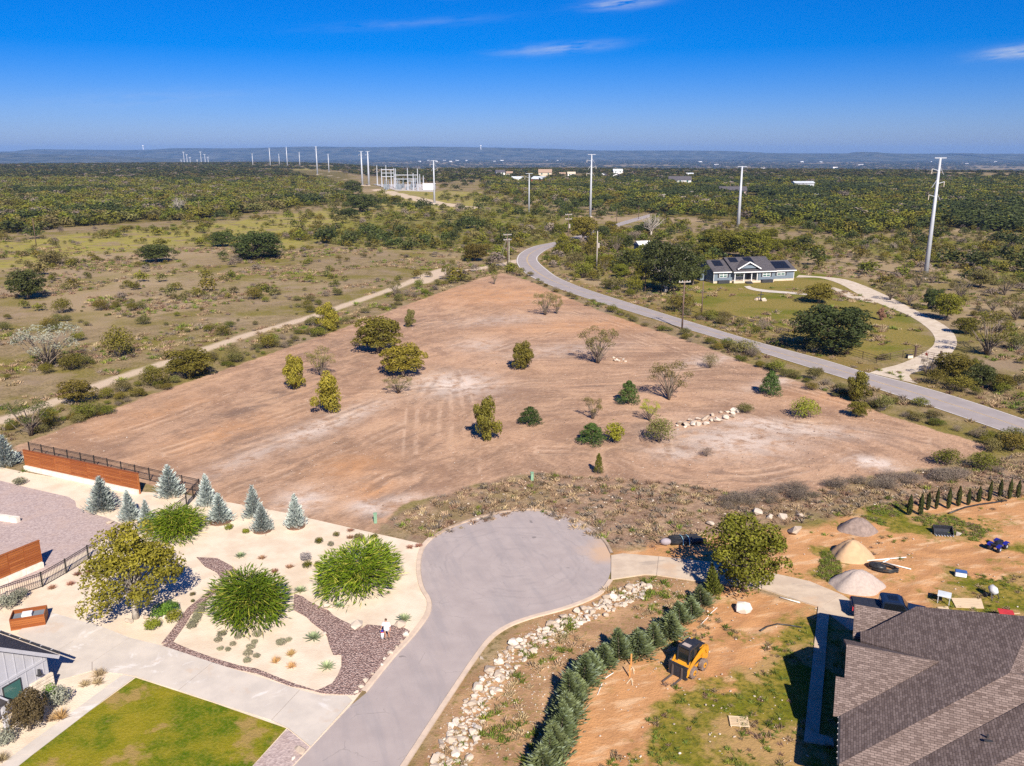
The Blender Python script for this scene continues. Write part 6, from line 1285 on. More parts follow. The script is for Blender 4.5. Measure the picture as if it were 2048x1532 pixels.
# ================================================================ timber screens, iron fence, planter
def woodmat(name, a, b):
    t = NT(name); oi = t.n('ShaderNodeObjectInfo'); co = t.n('ShaderNodeTexCoord').outputs['Object']
    c = t.mix(oi.outputs['Random'], a, b); c = t.mix(t.math('MULTIPLY', t.ramp(t.noise(3, 5, .6, vec=t.vec((.4, 4, 4), src=co)), .45, .7), .4), c, tuple(v * .55 for v in a[:3]) + (1,)); return t.col(c, .6)
M['cedar'] = woodmat('cedar_board', (.235,.065,.018,1), (.34,.115,.034,1)); M['lumber'] = woodmat('lumber', (.62,.46,.29,1), (.72,.56,.38,1)); M['iron'] = pmat('black_iron', (.015,.015,.017,1), (.03,.03,.03,1), 4, .4)
M['whitestone'] = pmat('white_block', (.76,.70,.62,1), (.62,.55,.47,1), 2, .9, .3)
def screen(a, b, zb, zt, label, npan, name='wood_screen', stone=True, boards=9):
    a, b = P(*a), P(*b); L = (b - a).to_2d().length; o = empty(name, (a.x, a.y, 0), math.atan2(b.y - a.y, b.x - a.x), label, 'screen wall')
    if stone:
        nst = int(L / 1.6)
        for i in range(nst): MB().box(L / nst * i + .01, L / nst * (i + 1) - .01, -.34, .22, 0, zb).build('stone_block', M['whitestone'], o, bevel=.02)
    for i in range(npan):
        x0, x1 = L / npan * i, L / npan * (i + 1)
        for j in range(boards):
            z0 = zb + .02 + (zt - zb) / boards * j; me = MB().box(x0 + .05, x1 - .05, -.06 - .012 * ((i + j) % 2), .02, z0, z0 + (zt - zb) / boards - .025); me.build('board', M['cedar'], o)
    for i in range(npan + 1): MB().box(L / npan * i - .07, L / npan * i + .07, -.05, .1, .05, zt + .04).build('post', M['cedar'], o)
    MB().box(-.1, L + .1, -.1, .14, zt + .042, zt + .10).build('cap', M['cedar'], o); return o
screen(Z7([(155,172)])[0], Z7([(818,318)])[0], .55, 2.35, 'long cedar screen on a white stone base at the lot line', 7)
screen(Z7([(-560,1090)])[0], Z7([(248,742)])[0], .55, 2.5, 'shorter cedar screen on white stone beside the motor court', 8)
def iron_fence(pts, label, h=1.35, step=2.45, kids=True):
    pts = [P(*q) for q in pts]; o = empty('iron_fence', pts[0][:2] + (0,), 0, label, 'fence'); b0 = pts[0]
    for a, b in zip(pts[:-1], pts[1:]):
        L = (b - a).length; n = max(1, round(L / step)); d_ = (b - a) / n
        for i in range(n):
            s = a + d_ * i - b0; e = s + d_
            MB().box(s.x - .045, s.x + .045, s.y - .045, s.y + .045, 0, h + .1).build('post', M['iron'], o)
            mm = MB(); mm.beam((s.x, s.y, h), (e.x, e.y, h), .04, .05); mm.beam((s.x, s.y, h - .16), (e.x, e.y, h - .16), .03, .04); mm.beam((s.x, s.y, .12), (e.x, e.y, .12), .03, .04)
            k_ = int((e - s).length / .16)
            for j in range(1, k_): q = s + (e - s) * (j / k_); mm.beam((q.x, q.y, .08), (q.x, q.y, h), .022, .022)
            mm.build('picket_panel', M['iron'], o)
        e = b - b0; MB().box(e.x - .05, e.x + .05, e.y - .05, e.y + .05, 0, h + .1).build('post', M['iron'], o)
    return o
iron_fence(Z7([(-300,1090),(0,950),(250,862),(390,782),(520,700),(770,575),(1000,470),(1095,398)]), 'black iron picket fence running diagonally beside the golden oak')
iron_fence([(374,1014),(400,985),(300,962),(190,936),(60,908)], 'black iron fence along the lot line behind the long cedar screen', 1.5)
pp = P(24, 1262); pl = empty('wooden_planter', (pp.x, pp.y, 0), R(20), 'open cedar planter box at the end of the concrete drive', 'planter')
for j in range(6):
    z0, z1 = .02 + .17 * j, .17 + .17 * j
    MB().box(0, 2.3, -.06, 0, z0, z1).build('board', M['cedar'], pl); MB().box(0, 2.3, 1.4, 1.46, z0, z1).build('board', M['cedar'], pl); MB().box(-.06, 0, -.06, 1.46, z0, z1).build('board', M['cedar'], pl); MB().box(2.3, 2.36, -.06, 1.46, z0, z1).build('board', M['cedar'], pl)
MB().box(.02, 2.28, .02, 1.38, .2, .72).build('equipment', M['equip'], pl); MB().box(.7, 1.4, .4, 1.0, .72, 1.0).build('lid', M['whitetrim'], pl)
lw_ = P(-20, 1040); wl2 = empty('stone_wall', (lw_.x, lw_.y, 0), R(-16), 'low white stone garden wall at the left edge of the motor court', 'wall')
for i in range(4): MB().box(i * .85, i * .85 + .83, 0, .5, 0, .62).build('stone_block', M['whitestone'], wl2, bevel=.03)
for x, y, lab in ((1064,962,'green utility pedestal at the front edge of the lots'),(751,1046,'green utility pedestal at the corner by the gravel yard')):
    p = P(x, y); o = empty('utility_pedestal', (p.x, p.y, 0), R(10), lab, 'utility box'); gm = pmat('green_plastic', (.22,.36,.24,1)); MB().box(-.16,.16,-.16,.16,0,.95).build('body', gm, o, bevel=.03); MB().box(-.19,.19,-.19,.19,.95,1.08).build('cap', gm, o, bevel=.03)

# ================================================================ person beside the rock bed
pp = P(774, 1279); pers = empty('person', (pp.x, pp.y, .09), R(-12), 'person in a loose white shirt and bare legs standing on the rock bed', 'person')
skin = pmat('skin', (.52,.27,.17,1), (.46,.23,.15,1), 6, .6); shirt = pmat('white_shirt', (.82,.82,.84,1), (.76,.76,.79,1), 4, .8); hair = pmat('hair', (.10,.055,.035,1)); shorts = pmat('shorts', (.35,.30,.26,1))
V = []; Ed = []; Rd = []
def J(co, r, par=None): V.append(co); Rd.append(r); (Ed.append((par, len(V) - 1)) if par is not None else None); return len(V) - 1
pel = J((0,0,.92), .135); sp1 = J((0,-.02,1.12), .125, pel); ch = J((0,-.05,1.34), .145, sp1); nk = J((0,-.08,1.50), .055, ch); hd = J((0,-.11,1.60), .088, nk); J((0,-.11,1.70), .075, hd); J((0,-.2,1.60), .02, hd)
for s in (-1, 1):
    hp = J((s*.10,0,.88), .095, pel); kn = J((s*.13,-.03 if s < 0 else .05,.48), .058, hp); an = J((s*.14,.02 if s < 0 else .12,.09), .038, kn); J((s*.15,-.13 if s < 0 else -.02,.035), .034, an)
    sd_ = J((s*.19,-.05,1.40), .06, ch); el_ = J((s*.30,-.08,1.13), .042, sd_); wr = J((s*.34 if s < 0 else .40,-.26,.98), .028, el_); pm = J((s*.35 if s < 0 else .42,-.33,.95), .032, wr)
    for f_, (dx, L) in enumerate(((-.03,.075),(-.01,.085),(.01,.08),(.03,.065))):
        k1 = J((V[pm][0]+dx, V[pm][1]-.04, V[pm][2]-.01), .009, pm); J((V[pm][0]+dx, V[pm][1]-.04-L*.6, V[pm][2]-.04), .008, k1)
    J((V[pm][0]-s*.05, V[pm][1]-.02, V[pm][2]), .010, pm)
me = bpy.data.meshes.new('body'); me.from_pydata(V, Ed, []); me.materials.append(skin); bo = link('body', me, pers); md = bo.modifiers.new('skin', 'SKIN'); md.use_smooth_shade = True
for i, r in enumerate(Rd): me.skin_vertices[0].data[i].radius = (r, r)
me.skin_vertices[0].data[0].use_root = True; bo.modifiers.new('sub', 'SUBSURF').levels = 1
mm = MB(); n = 14
prof = [(.80,.235,.19,0),(1.0,.225,.175,-.01),(1.2,.215,.165,-.03),(1.36,.225,.16,-.05),(1.45,.17,.12,-.06),(1.50,.075,.075,-.08)]
for z, a, b, yo in prof:
    for kk in range(n): th = 6.283 * kk / n; mm.v.append((a * math.cos(th) * (1 + .04 * math.sin(5 * th + z * 9)), yo + b * math.sin(th), z))
for r in range(len(prof) - 1):
    for kk in range(n): mm.f.append((r*n+kk, r*n+(kk+1) % n, (r+1)*n+(kk+1) % n, (r+1)*n+kk))
for s in (-1, 1): mm.tube([(s*.17,-.05,1.42),(s*.25,-.065,1.26),(s*.295,-.08,1.13)], [.085,.078,.08], 9, False)
mm.build('shirt', shirt, pers, smooth=True)
mm = MB(); ell(mm, (0,-.085,1.655), (.10,.11,.10)); mm.build('hair', hair, pers, smooth=True)
mm = MB()
for s in (-1, 1): mm.tube([(s*.09,0,.90),(s*.115,0,.74),(s*.12,0,.64)], [.12,.11,.105], 10, False)
mm.build('shorts', shorts, pers, smooth=True)
for s in (-1, 1): mm = MB(); ell(mm, (s*.15, -.07 if s < 0 else .04, .04), (.055,.14,.05)); mm.build('shoe', M['trimdark'], pers, smooth=True)
jp = P(768, 1277); jg = empty('spray_jug', (jp.x - .1, jp.y - .1, .09), 0, 'white garden jug with red band and blue top at the feet of the person', 'jug'); mm = MB(); mm.tube([(0,0,0),(0,0,.42),(0,0,.5)], [.13,.13,.10], 12); mm.build('tank', WH, jg, smooth=True); mm = MB(); mm.tube([(0,0,.505),(0,0,.58)], .115, 12); mm.build('band', RED_, jg); mm = MB(); mm.tube([(0,0,.585),(0,0,.70)], [.10,.06], 12); mm.build('cap', pmat('blue_plastic', (.02,.03,.30,1)), jg)

# ================================================================ skid steer loader
ps = P(1375, 1338); sk = empty('skid_steer', (ps.x, ps.y, 0), math.atan2((P(1340,1352) - P(1398,1308)).y, (P(1340,1352) - P(1398,1308)).x) - math.pi/2 + R(0), 'yellow and black skid steer loader with pallet forks on orange dirt', 'loader')
YE = pmat('loader_yellow', (.66,.29,.012,1), (.50,.23,.03,1), 3, .4, obj=True); BK = pmat('loader_black', (.022,.024,.032,1), (.035,.036,.045,1), 4, .45); TY = pmat('dusty_tyre', (.15,.11,.095,1), (.24,.18,.15,1), 3, .9)
# local: forward = +y
mm = MB(); mm.vprism([(-1.25,.35),(1.05,.35),(1.15,.75),(.6,.95),(-.9,.95),(-1.3,.8)], (-.62,0,0), (0,1,0), (0,0,1), (1.24,0,0)); mm.build('chassis', YE, sk, bevel=.03)
mm = MB(); mm.vprism([(-1.55,.55),(-.75,.6),(-.75,1.5),(-.95,1.72),(-1.45,1.66),(-1.62,1.2)], (-.70,0,0), (0,1,0), (0,0,1), (1.40,0,0)); mm.build('engine_cover', YE, sk, bevel=.04)
mm = MB(); mm.vprism([(-1.42,1.70),(-.6,1.78),(-.6,1.64),(-1.45,1.60)], (-.5,0,0), (0,1,0), (0,0,1), (1.0,0,0)); mm.build('hood', BK, sk, bevel=.03)
mm = MB(); mm.tube([(.42,-.75,1.6),(.42,-.75,2.05)], .055, 8); mm.build('exhaust', M['steel'], sk)
cab = MB()
for sx in (-.46, .46):
    cab.beam((sx,.72,.9),(sx,.58,2.0), .09, .09); cab.beam((sx,-.6,.9),(sx,-.6,2.0), .09, .09); cab.beam((sx,.05,.9),(sx,.05,2.0), .05, .05); cab.beam((sx,.6,1.95),(sx,-.6,1.95), .09, .09)
cb_ = cab.build('cab_frame', BK, sk); mm = MB(); mm.box(-.5,.5,-.66,.68,1.98,2.08); rf_ = mm.build('cab_roof', BK, sk, bevel=.03); mm = MB(); mm.box(-.3,.3,.1,.45,2.082,2.10); mm.build('roof_hatch', pmat('dusty_hatch', (.45,.36,.32,1)), rf_)
mm = MB(); mm.box(-.42,.42,-.58,.64,.92,1.93); mm.build('cab_glass', NT('cab_glass').col((.015,.02,.02,1), .15, 0, .6), sk)
mm = MB(); mm.box(-.3,.3,-.3,.2,.95,1.1); mm.box(-.3,.3,-.35,-.22,1.1,1.6); mm.build('seat', BK, sk)
for s in (-1, 1):
    mm = MB(); mm.vprism([(-1.5,1.15),(-1.35,1.68),(-1.0,1.78),(-.4,1.62),(.55,1.12),(1.15,.62),(1.35,.30),(1.15,.28),(.95,.55),(.4,.95),(-.5,1.38),(-1.0,1.48),(-1.2,1.1)], (s*.64 if s > 0 else -.80,0,0), (0,1,0), (0,0,1), (.16,0,0)); la = mm.build('lift_arm', YE, sk, bevel=.02)
    mm = MB(); mm.tube([(s*.74,-.6,.95),(s*.74,.5,.85)], [.05,.04], 8); mm.build('lift_cylinder', BK, sk)
    for yy in (-.72, .62):
        w = empty('wheel', (s*.82, yy, .42)); w.parent = sk
        mm = MB(); mm.tube([(-.16,0,0),(-.13,0,0),(.13,0,0),(.16,0,0)], [.34,.42,.42,.34], 20); mm.build('tyre', TY, w, bevel=.015)
        for a in range(12):
            th = a / 12 * 6.283; mm = MB(); mm.obox((0, math.cos(th)*.42, math.sin(th)*.42), (.15,0,0), (0,-math.sin(th)*.04, math.cos(th)*.04), (0,math.cos(th)*.018, math.sin(th)*.018)); mm.build('tread_lug', TY, w)
        mm = MB(); mm.tube([(s*.10,0,0),(s*.175,0,0)], [.22,.20], 14); mm.build('rim', YE, w); mm = MB(); mm.tube([(s*.17,0,0),(s*.19,0,0)], .07, 8); mm.build('hub', BK, w)
mm = MB(); mm.box(-.75,.75,1.25,1.34,.12,.95); mm.box(-.8,.8,1.22,1.36,.95,1.03); mm.box(-.8,.8,1.22,1.36,.08,.16); mm.build('fork_carriage', BK, sk)
for s in (-.38, .38):
    mm = MB(); mm.box(s-.06,s+.06,1.36,1.42,.06,.9); mm.box(s-.06,s+.06,1.42,2.6,.05,.10); mm.build('fork', pmat('fork_steel', (.12,.09,.08,1)), sk)

# ================================================================ pickup behind the shingled house
M['blackglass'] = NT('black_glass').col((.008,.01,.014,1), .08, 0, .7); pu = empty('pickup_truck', (30.0, 60.45, .02), R(-14.6) - math.pi/2, 'dark navy pickup truck parked behind the shingled house', 'pickup')
NV = NT('navy_paint').col((.012,.02,.045,1), .22, 0, .6)
mm = MB(); mm.vprism([(-2.85,.45),(2.75,.45),(2.9,.7),(2.85,1.0),(1.5,1.15),(-.75,1.15),(-2.85,1.15)], (-.95,0,0), (0,1,0), (0,0,1), (1.9,0,0)); mm.build('body', NV, pu, bevel=.06)
mm = MB(); mm.vprism([(-.75,1.1),(1.45,1.1),(.85,1.78),(.6,1.86),(-.55,1.86),(-.72,1.75)], (-.82,0,0), (0,1,0), (0,0,1), (1.64,0,0)); cbk = mm.build('cab', NV, pu, bevel=.05)
mm = MB(); mm.vprism([(1.42,1.17),(.90,1.74),(.94,1.76),(1.47,1.18)], (-.74,0,0), (0,1,0), (0,0,1), (1.48,0,0)); mm.build('windshield', M['blackglass'], cbk)
for s in (-1, 1): mm = MB(); mm.vprism([(-.6,1.2),(1.2,1.2),(.8,1.72),(-.55,1.76)], (s*.80-.03,0,0), (0,1,0), (0,0,1), (.06,0,0)); mm.build('side_window', M['blackglass'], cbk)
mm = MB(); mm.box(-.82,.82,-2.75,-.85,1.12,1.19); mm.build('bed_cover', BK, pu)
mm = MB(); mm.box(-.35,.35,-.2,.5,1.862,1.885); mm.build('sunroof', M['blackglass'], cbk)
for s in (-1, 1):
    for yy in (-1.8, 1.85):
        w = empty('wheel', (s*.86, yy, .38)); w.parent = pu; mm = MB(); mm.tube([(-.13,0,0),(.13,0,0)], .38, 18); mm.build('tyre', BK, w, bevel=.02); mm = MB(); mm.tube([(s*.1,0,0),(s*.145,0,0)], .22, 12); mm.build('rim', M['steel'], w)
    mm = MB(); mm.box(s*.7-.2,s*.7+.2,2.82,2.9,.75,.95); mm.build('headlight', pmat('lamp_glass', (.35,.62,.68,1), None, 3, .2), pu, bevel=.02); mm = MB(); mm.box(s*.85-.08,s*.85+.08,-2.88,-2.8,.8,1.1); mm.build('tail_light', RED_, pu, bevel=.01); mm = MB(); mm.box(s*1.0-.1,s*1.0+.1,.95,1.1,1.15,1.3); mm.build('mirror', BK, pu, bevel=.02)

# ================================================================ piles, stones and building stuff on the plot
def pile(name, x, y, wpx, hm, mat, label, ov=.75, seed=1):
    p = P(x, y); r = wpx / PXM(p) / 2; g = np.random.default_rng(seed); n, m_ = 40, 16; mm = MB(); mm.v.append((0, 0, hm))
    ph = g.random(4) * 6.28
    for i in range(1, m_ + 1):
        f = i / m_
        for k_ in range(n):
            a = 6.283 * k_ / n; rr = r * f * (1 + .07 * math.sin(3*a + ph[0]) + .05 * math.sin(5*a + ph[1])); z = hm * (1 - f ** 2.1) * (.75 + .25 * (.5 + .5 * math.cos(math.pi * f))) * (1 + .06 * f * math.sin(4*a + ph[2])) + (g.normal() * .02 if 3 < i < m_ else 0)
            mm.v.append((math.cos(a)*rr, math.sin(a)*rr*ov, z if i < m_ else -.02))
    mm.f += [(0, 1 + k_, 1 + (k_+1) % n) for k_ in range(n)]
    for i in range(m_ - 1):
        for k_ in range(n): mm.f.append((1+i*n+k_, 1+(i+1)*n+k_, 1+(i+1)*n+(k_+1) % n, 1+i*n+(k_+1) % n))
    o = mm.build(name, mat, smooth=True); o.location = (p.x, p.y, 0); return tag(o, label, 'pile')
SND = pmat('sand', (.52,.345,.205,1), (.45,.295,.175,1), 2, .95, .3); GRV = pmat('grey_gravel', (.44,.365,.325,1), (.37,.305,.27,1), 5, .95, .6); TOP = pmat('dark_topsoil', (.20,.15,.13,1), (.29,.22,.19,1), 3, .95, .8)
pile('sand_pile', 1703, 1112, 82, 1.6, SND, 'smooth tan sand pile on the building plot', .85, 2); pile('gravel_pile', 1714, 1172, 108, 1.5, GRV, 'pale grey gravel pile beside the driveway', .7, 3); pile('soil_pile', 1716, 1060, 80, 1.3, TOP, 'dark weathered soil pile behind the sand pile', .7, 4)
M['pvc'] = pmat('white_pvc', (.80,.77,.74,1)); M['blackpl'] = pmat('black_plastic', (.02,.02,.022,1), (.04,.04,.042,1), 3, .35)
for a, b, lab in (((1733,1123),(1812,1116),'upper white pipe lying right of the gravel pile'),((1762,1128),(1782,1118),'short white pipe crossing the others'),((1770,1127),(1822,1140),'lower white pipe right of the black hose'),((1688,1172),(1722,1186),'white plank at the foot of the gravel pile'),((1560,1196),(1600,1207),'white pipe along the driveway edge')):
    p, q = P(*a), P(*b); mm = MB(); mm.tube([(0,0,.06),(q.x-p.x,q.y-p.y,.06)], .055, 8); o = mm.build('white_pipe', M['pvc'], smooth=True); o.location = (p.x, p.y, .02); tag(o, lab, 'pipe')
hp = P(1766, 1140); ho = empty('hose_coil', (hp.x, hp.y, 0), R(-30), 'coil of black drain hose with black bag beside the gravel pile', 'hose'); mm = MB(); mm.tube([(math.cos(a*.42)*1.2, math.sin(a*.42)*.75, .1 + .012*a) for a in range(31)], .075, 7); mm.build('hose', M['blackpl'], ho, smooth=True); mm = MB(); ell(mm, (-.5,.1,.2), (.8,.45,.3)); mm.build('bag', M['blackpl'], ho, smooth=True)
bp_ = P(1886, 1068); bk = empty('loader_bucket', (bp_.x, bp_.y, 0), R(-8), 'black toothed loader bucket lying on the plot', 'bucket'); mm = MB(); mm.vprism([(0,0),(.85,0),(.95,.35),(.8,.75),(.72,.72),(.84,.36),(.78,.07),(0,.05)], (-.9,-.4,0), (0,1,0), (0,0,1), (1.8,0,0)); mm.build('shell', BK, bk)
for s in (-.9, .84): mm = MB(); mm.vprism([(0,0),(.85,0),(.95,.35),(.8,.75),(.1,.2)], (s,-.4,0), (0,1,0), (0,0,1), (.06,0,0)); mm.build('side_plate', BK, bk)
for i in range(7): mm = MB(); mm.obox((-.78+.26*i,-.48,.04), (.04,0,0), (0,.12,0), (0,0,.025)); mm.build('tooth', M['steel'], bk)
qp = P(1995, 1098); at = empty('quad_bike', (qp.x, qp.y, 0), R(125), 'black quad bike with blue fenders on the plot', 'quad bike'); BLU = pmat('blue_fender', (.02,.025,.26,1), None, 3, .4)
mm = MB(); mm.box(-.22,.22,-.75,.75,.4,.62); mm.build('frame', BK, at, bevel=.03); mm = MB(); mm.box(-.18,.18,-.6,.1,.62,.82); mm.build('seat', BK, at, bevel=.05); mm = MB(); mm.box(-.16,.16,.1,.5,.62,.88); mm.build('tank', BK, at, bevel=.05)
for s in (-1, 1):
    for yy in (-.62, .62):
        w = empty('wheel', (s*.42, yy, .29)); w.parent = at; mm = MB(); mm.tube([(-.12,0,0),(.12,0,0)], .29, 14); mm.build('tyre', BK, w, bevel=.03); mm = MB(); mm.tube([(-.13,0,0),(.13,0,0)], .13, 10); mm.build('rim', M['steel'], w)
        mm = MB(); mm.vprism([(-.36,.5),(-.2,.66),(.2,.66),(.36,.5),(.36,.54),(.2,.71),(-.2,.71),(-.36,.54)], (s*.42-.17,yy,0), (0,1,0), (0,0,1), (.34,0,0)); mm.build('fender', BLU, at)
mm = MB(); mm.tube([(-.38,.42,1.02),(0,.5,.98),(.38,.42,1.02)], .025, 6); mm.build('handlebar', BK, at); mm = MB(); mm.box(-.3,.3,.75,.95,.68,.72); mm.build('rack', BK, at)
cp_ = P(1921, 1152); co = empty('cooler', (cp_.x, cp_.y, 0), R(-22), 'white cooler with blue lid at the edge of the wheel ruts', 'cooler'); mm = MB(); mm.box(-.45,.45,-.25,.25,0,.4); mm.build('body', WH, co, bevel=.03); mm = MB(); mm.box(-.47,.47,-.27,.27,.402,.5); mm.build('lid', pmat('blue_lid', (.05,.12,.34,1)), co, bevel=.03)
tp_ = P(1887, 1204); tb = empty('work_table', (tp_.x, tp_.y, 0), R(-30), 'small white topped work table beside the plywood sheets', 'table'); mm = MB(); mm.box(-.5,.5,-.5,.5,.68,.74); mm.build('table_top', pmat('table_top', (.62,.66,.70,1)), tb); 
for sx in (-1, 1):
    for sy in (-1, 1): mm = MB(); mm.box(sx*.42-.03,sx*.42+.03,sy*.42-.03,sy*.42+.03,0,.68); mm.build('leg', M['steel'], tb)
for i, (pl_, lab) in enumerate((([(1902,1197),(1962,1198),(1968,1218),(1912,1216)],'large plywood sheet lying in the grass'),([(1874,1215),(1896,1214),(1898,1220),(1880,1223)],'small plywood offcut left of the large sheet'),([(1914,1222),(1956,1224),(1952,1230),(1918,1227)],'narrow plywood strip below the large sheet'),([(1866,1228),(1880,1226),(1940,1241),(1925,1243)],'long pale plank behind the shingled roof'))):
    w = polyw(pl_); c0 = sum(w, Vector()) / len(w); mm = MB(); mm.prism([(p.x-c0.x, p.y-c0.y) for p in w], .03, .06); o = mm.build('plywood_sheet', M['lumber']); o.location = c0; tag(o, lab, 'plywood')
gp_ = P(1985, 1196); gb = empty('portable_mixer', (gp_.x, gp_.y, 0), R(20), 'grey portable mixer with white drum right of the plywood', 'mixer'); mm = MB(); mm.tube([(0,-.3,.55),(0,0,.7),(0,.35,.95)], [.2,.36,.24], 12); mm.build('drum', pmat('mixer_drum', (.55,.55,.58,1)), gb, smooth=True)
for s in (-1, 1): mm = MB(); mm.beam((s*.4,-.3,0),(s*.25,0,.7), .06, .06); mm.beam((s*.4,.35,0),(s*.25,0,.7), .06, .06); mm.build('leg', BK, gb); mm = MB(); mm.tube([(s*.45-.04,.35,.2),(s*.45+.04,.35,.2)], .2, 12); mm.build('wheel', BK, gb)
wp_ = P(2010, 1242); wb = empty('wheelbarrow', (wp_.x, wp_.y, 0), R(70), 'red wheelbarrow behind the shingled roof', 'wheelbarrow'); mm = MB(); mm.vprism([(-.5,.85),(.6,.85),(.35,.5),(-.3,.5)], (-.35,0,0), (0,1,0), (0,0,1), (.7,0,0)); mm.build('tray', RED_, wb)
for s in (-1, 1): mm = MB(); mm.beam((s*.28,-1.0,.75),(s*.1,.6,.3), .05, .05); mm.build('handle', M['lumber'], wb); mm = MB(); mm.beam((s*.25,-.3,0),(s*.25,-.2,.5), .04, .04); mm.build('leg', BK, wb)
mm = MB(); mm.tube([(-.05,.65,.2),(.05,.65,.2)], .2, 12); mm.build('wheel', BK, wb)
pa = P(1478, 1446); pt = empty('wooden_pallet', (pa.x, pa.y, 0), R(-7), 'bare wooden pallet lying on the patchy grass', 'pallet')
for i in range(7): MB().box(-.62,.62,-.5+.155*i,-.41+.155*i,.11,.135).build('slat', M['lumber'], pt)
for s in (-.58, -.02, .54): MB().box(s,s+.05,-.5,.55,0,.108).build('runner', M['lumber'], pt)
rp_ = P(1342, 1090); rl = empty('tarp_rolls', (rp_.x, rp_.y, 0), R(4), 'black plastic rolls with pale blue straps by the driveway', 'rolls')
for i in range(3): mm = MB(); mm.tube([(0,.45*i,.28),(3.4-.3*i,.45*i+.15,.28)], .27, 10); mm.build('roll', M['blackpl'], rl, smooth=True)
for x in (1.1, 1.7): mm = MB(); mm.tube([(x,-.32,.05),(x,-.2,.58),(x+.03,.5,.62),(x,1.1,.5),(x,1.3,.1)], .04, 6); mm.build('strap', pmat('strap_blue', (.35,.6,.66,1)), rl)
mm = MB(); ell(mm, (-.5,.1,.32), (.55,.4,.34)); mm.build('grey_sack', pmat('grey_sack', (.36,.31,.33,1)), rl, smooth=True)
for a, b, h_, lab in (((1259,1354),(1260,1340),1.0,'orange survey stake beside the hedge'),((1262,1332),(1263,1320),1.0,'orange survey stake at the hedge bend')):
    p = P(*a); o = empty('survey_stake', (p.x, p.y, 0), 0, lab, 'stake'); MB().box(-.05,.05,-.02,.02,0,h_).build('stake', pmat('orange_wood', (.60,.26,.08,1)), o); 
    for k_ in range(3): MB().beam((.1,-.2,.05),(.3*math.cos(k_*2+1),-.6-.2*k_,.02), .07, .03).build('lath', M['lumber'], o)
for a, b, lab in (((1195,1390),(1204,1368),'thin pale pipe lying below the hedge bend'),((1209,1358),(1227,1346),'thin pale pipe above the first one at the hedge'),((1402,1249),(1416,1235),'thin pale pipe left of the white block, lower'),((1416,1232),(1434,1216),'thin pale pipe left of the white block, upper'),((1280,1190+86),(1281,1277),'')):
    if lab: p, q = P(*a), P(*b); mm = MB(); mm.tube([(0,0,.03),(q.x-p.x,q.y-p.y,.03)], .03, 6); o = mm.build('thin_pipe', M['pvc']); o.location = (p.x, p.y, 0); tag(o, lab, 'pipe')
dp = [P(1521,1263), P(1535,1254), P(1555,1249), P(1580,1252), P(1603,1256)]; mm = MB(); mm.tube([(p.x-dp[0].x, p.y-dp[0].y, .06) for p in dp], .06, 7); o = mm.build('drain_hose', M['blackpl'], smooth=True); o.location = dp[0]; tag(o, 'black drain hose curving over the grass toward the side walk', 'hose')
dp = [P(1897,1028), P(1930,1016), P(1960,1010), P(1990,1006), P(2013,1002)]; mm = MB(); mm.tube([(p.x-dp[0].x, p.y-dp[0].y, .08) for p in dp], .09, 7); o = mm.build('drain_hose', M['blackpl'], smooth=True); o.location = dp[0]; tag(o, 'dark corrugated hose along the cypress row', 'hose')
gdl = P(1640, 1345); 
# road sign, fences, gate
p = P(1587, 684); o = empty('road_sign', (p.x, p.y, 0), R(-30), 'yellow curve warning sign in the shade of the great oak', 'road sign'); MB().box(-.04,.04,-.04,.04,0,2.0).build('post', M['steel'], o); SG = pmat('sign_yellow', (.62,.36,.02,1)); MB().vprism([(0,1.5),(.5,2.0),(0,2.5),(-.5,2.0)], (0,-.07,0), (1,0,0), (0,0,1), (0,.02,0)).build('sign_plate', SG, o); MB().vprism([(-.06,1.75),(.06,1.75),(.06,2.02),(.16,2.02),(.02,2.22),(-.12,2.02),(-.06,2.02)], (0,-.085,0), (1,0,0), (0,0,1), (0,.01,0)).build('arrow', M['trimdark'], o); MB().box(-.25,.25,-.07,-.05,1.0,1.4).build('speed_plate', SG, o)
M['rust'] = pmat('rusty_pipe', (.10,.07,.06,1), (.15,.10,.08,1), 3, .8)
def pipe_fence(pts, label, h=1.25, step=4.0):
    pts = [P(*q) for q in pts]; b0 = pts[0]; o = empty('pipe_fence', (b0.x, b0.y, 0), 0, label, 'fence')
    for a, b in zip(pts[:-1], pts[1:]):
        L = (b - a).length; n = max(1, round(L / step))
        for i in range(n + 1):
            q = a + (b - a) * (i / n) - b0; MB().tube([(q.x,q.y,0),(q.x,q.y,h+.05)], .055, 6).build('post', M['rust'], o)
        s, e = a - b0, b - b0
        for z in (h, h * .66, h * .33): MB().tube([(s.x,s.y,z),(e.x,e.y,z)], .03 if z < h else .045, 5).build('rail', M['rust'], o)
    return o
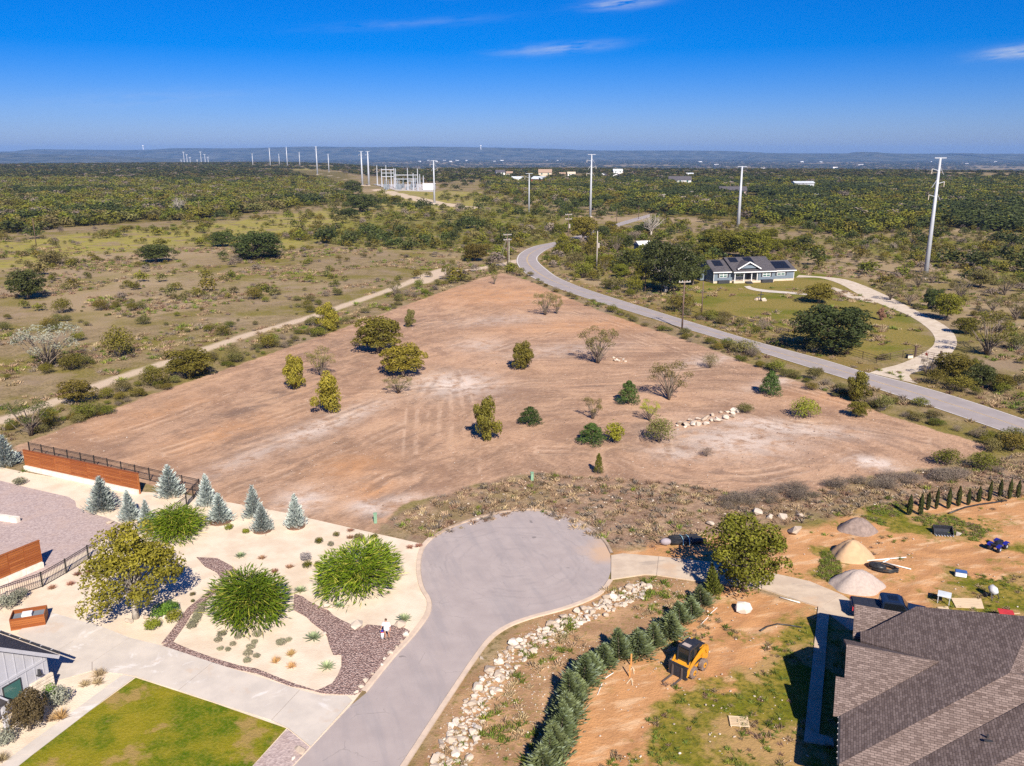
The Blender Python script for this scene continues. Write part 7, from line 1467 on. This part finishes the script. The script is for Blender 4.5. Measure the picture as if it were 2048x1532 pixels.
pipe_fence([(1696,708),(1725,717),(1753,726)], 'rusty pipe fence right of the great live oak'); pipe_fence([(1753,726),(1780,720),(1805,715),(1829,711)], 'rusty pipe fence left of the ranch gate'); pipe_fence([(1330,606),(1400,628),(1460,641),(1530,658),(1600,678)], 'rusty pipe fence between the road and the blue house lawn'); pipe_fence([(1880,720),(1872,745),(1870,752)], 'rusty pipe fence right of the ranch gate')
ga, gb_ = P(1830, 713), P(1880, 724); gt = empty('ranch_gate', (ga.x, ga.y, 0), math.atan2(gb_.y - ga.y, gb_.x - ga.x), 'open pipe ranch gate with metal stars across the caliche drive', 'gate'); GL = (gb_ - ga).length
for u in (0, GL): MB().box(u-.14,u+.14,-.14,.14,0,2.0).build('gate_post', M['rust'], gt)
for z in (.3, .65, 1.0, 1.35): MB().tube([(.15,0,z),(GL-.15,0,z)], .035, 6).build('rail', M['rust'], gt)
for u in np.linspace(.15, GL - .15, 5): MB().tube([(u,0,.3),(u,0,1.35)], .035, 6).build('stile', M['rust'], gt)
st_ = [(math.sin(i*.628)*(.42 if i % 2 == 0 else .18), math.cos(i*.628)*(.42 if i % 2 == 0 else .18)) for i in range(10)]
MB().vprism(st_, (GL*.45,-.08,.9), (1,0,0), (0,0,1), (0,.03,0)).build('star', pmat('rust_star', (.28,.05,.03,1)), gt); MB().vprism(st_, (GL+.5,-.2,1.1), (1,0,0), (0,0,1), (0,.03,0)).build('star', M['rust'], gt)
p = P(1819, 716); o = empty('mail_crate', (p.x, p.y, 0), R(10), 'pale box with dark side at the left gate post', 'box'); MB().box(-.5,.5,-.3,.3,0,.55).build('body', M['limestone'], o); MB().box(-.62,-.502,-.3,.3,.02,.5).build('side_panel', M['trimdark'], o); MB().box(-.54,.54,-.34,.34,.552,.6).build('lid', M['trimdark'], o)
p = P(1521, 602); o = empty('lawn_cross', (p.x, p.y, 0), R(10), 'dark wooden cross between pale rocks on the blue house lawn', 'cross'); MB().box(-.09,.09,-.06,.06,0,2.4).build('upright', M['trimdark'], o); MB().box(-.75,.75,-.055,.055,1.55,1.72).build('arm', M['trimdark'], o)
for x, y, lab in ((1515,600,'pale rock left of the lawn cross'),(1527,602,'pale rock right of the lawn cross')): p = P(x, y); rock('boulder', p.x, p.y, 1.5, lab, cat='boulder')
# a few seats and lamps on the lawn by the plot
p = P(1655, 1420)
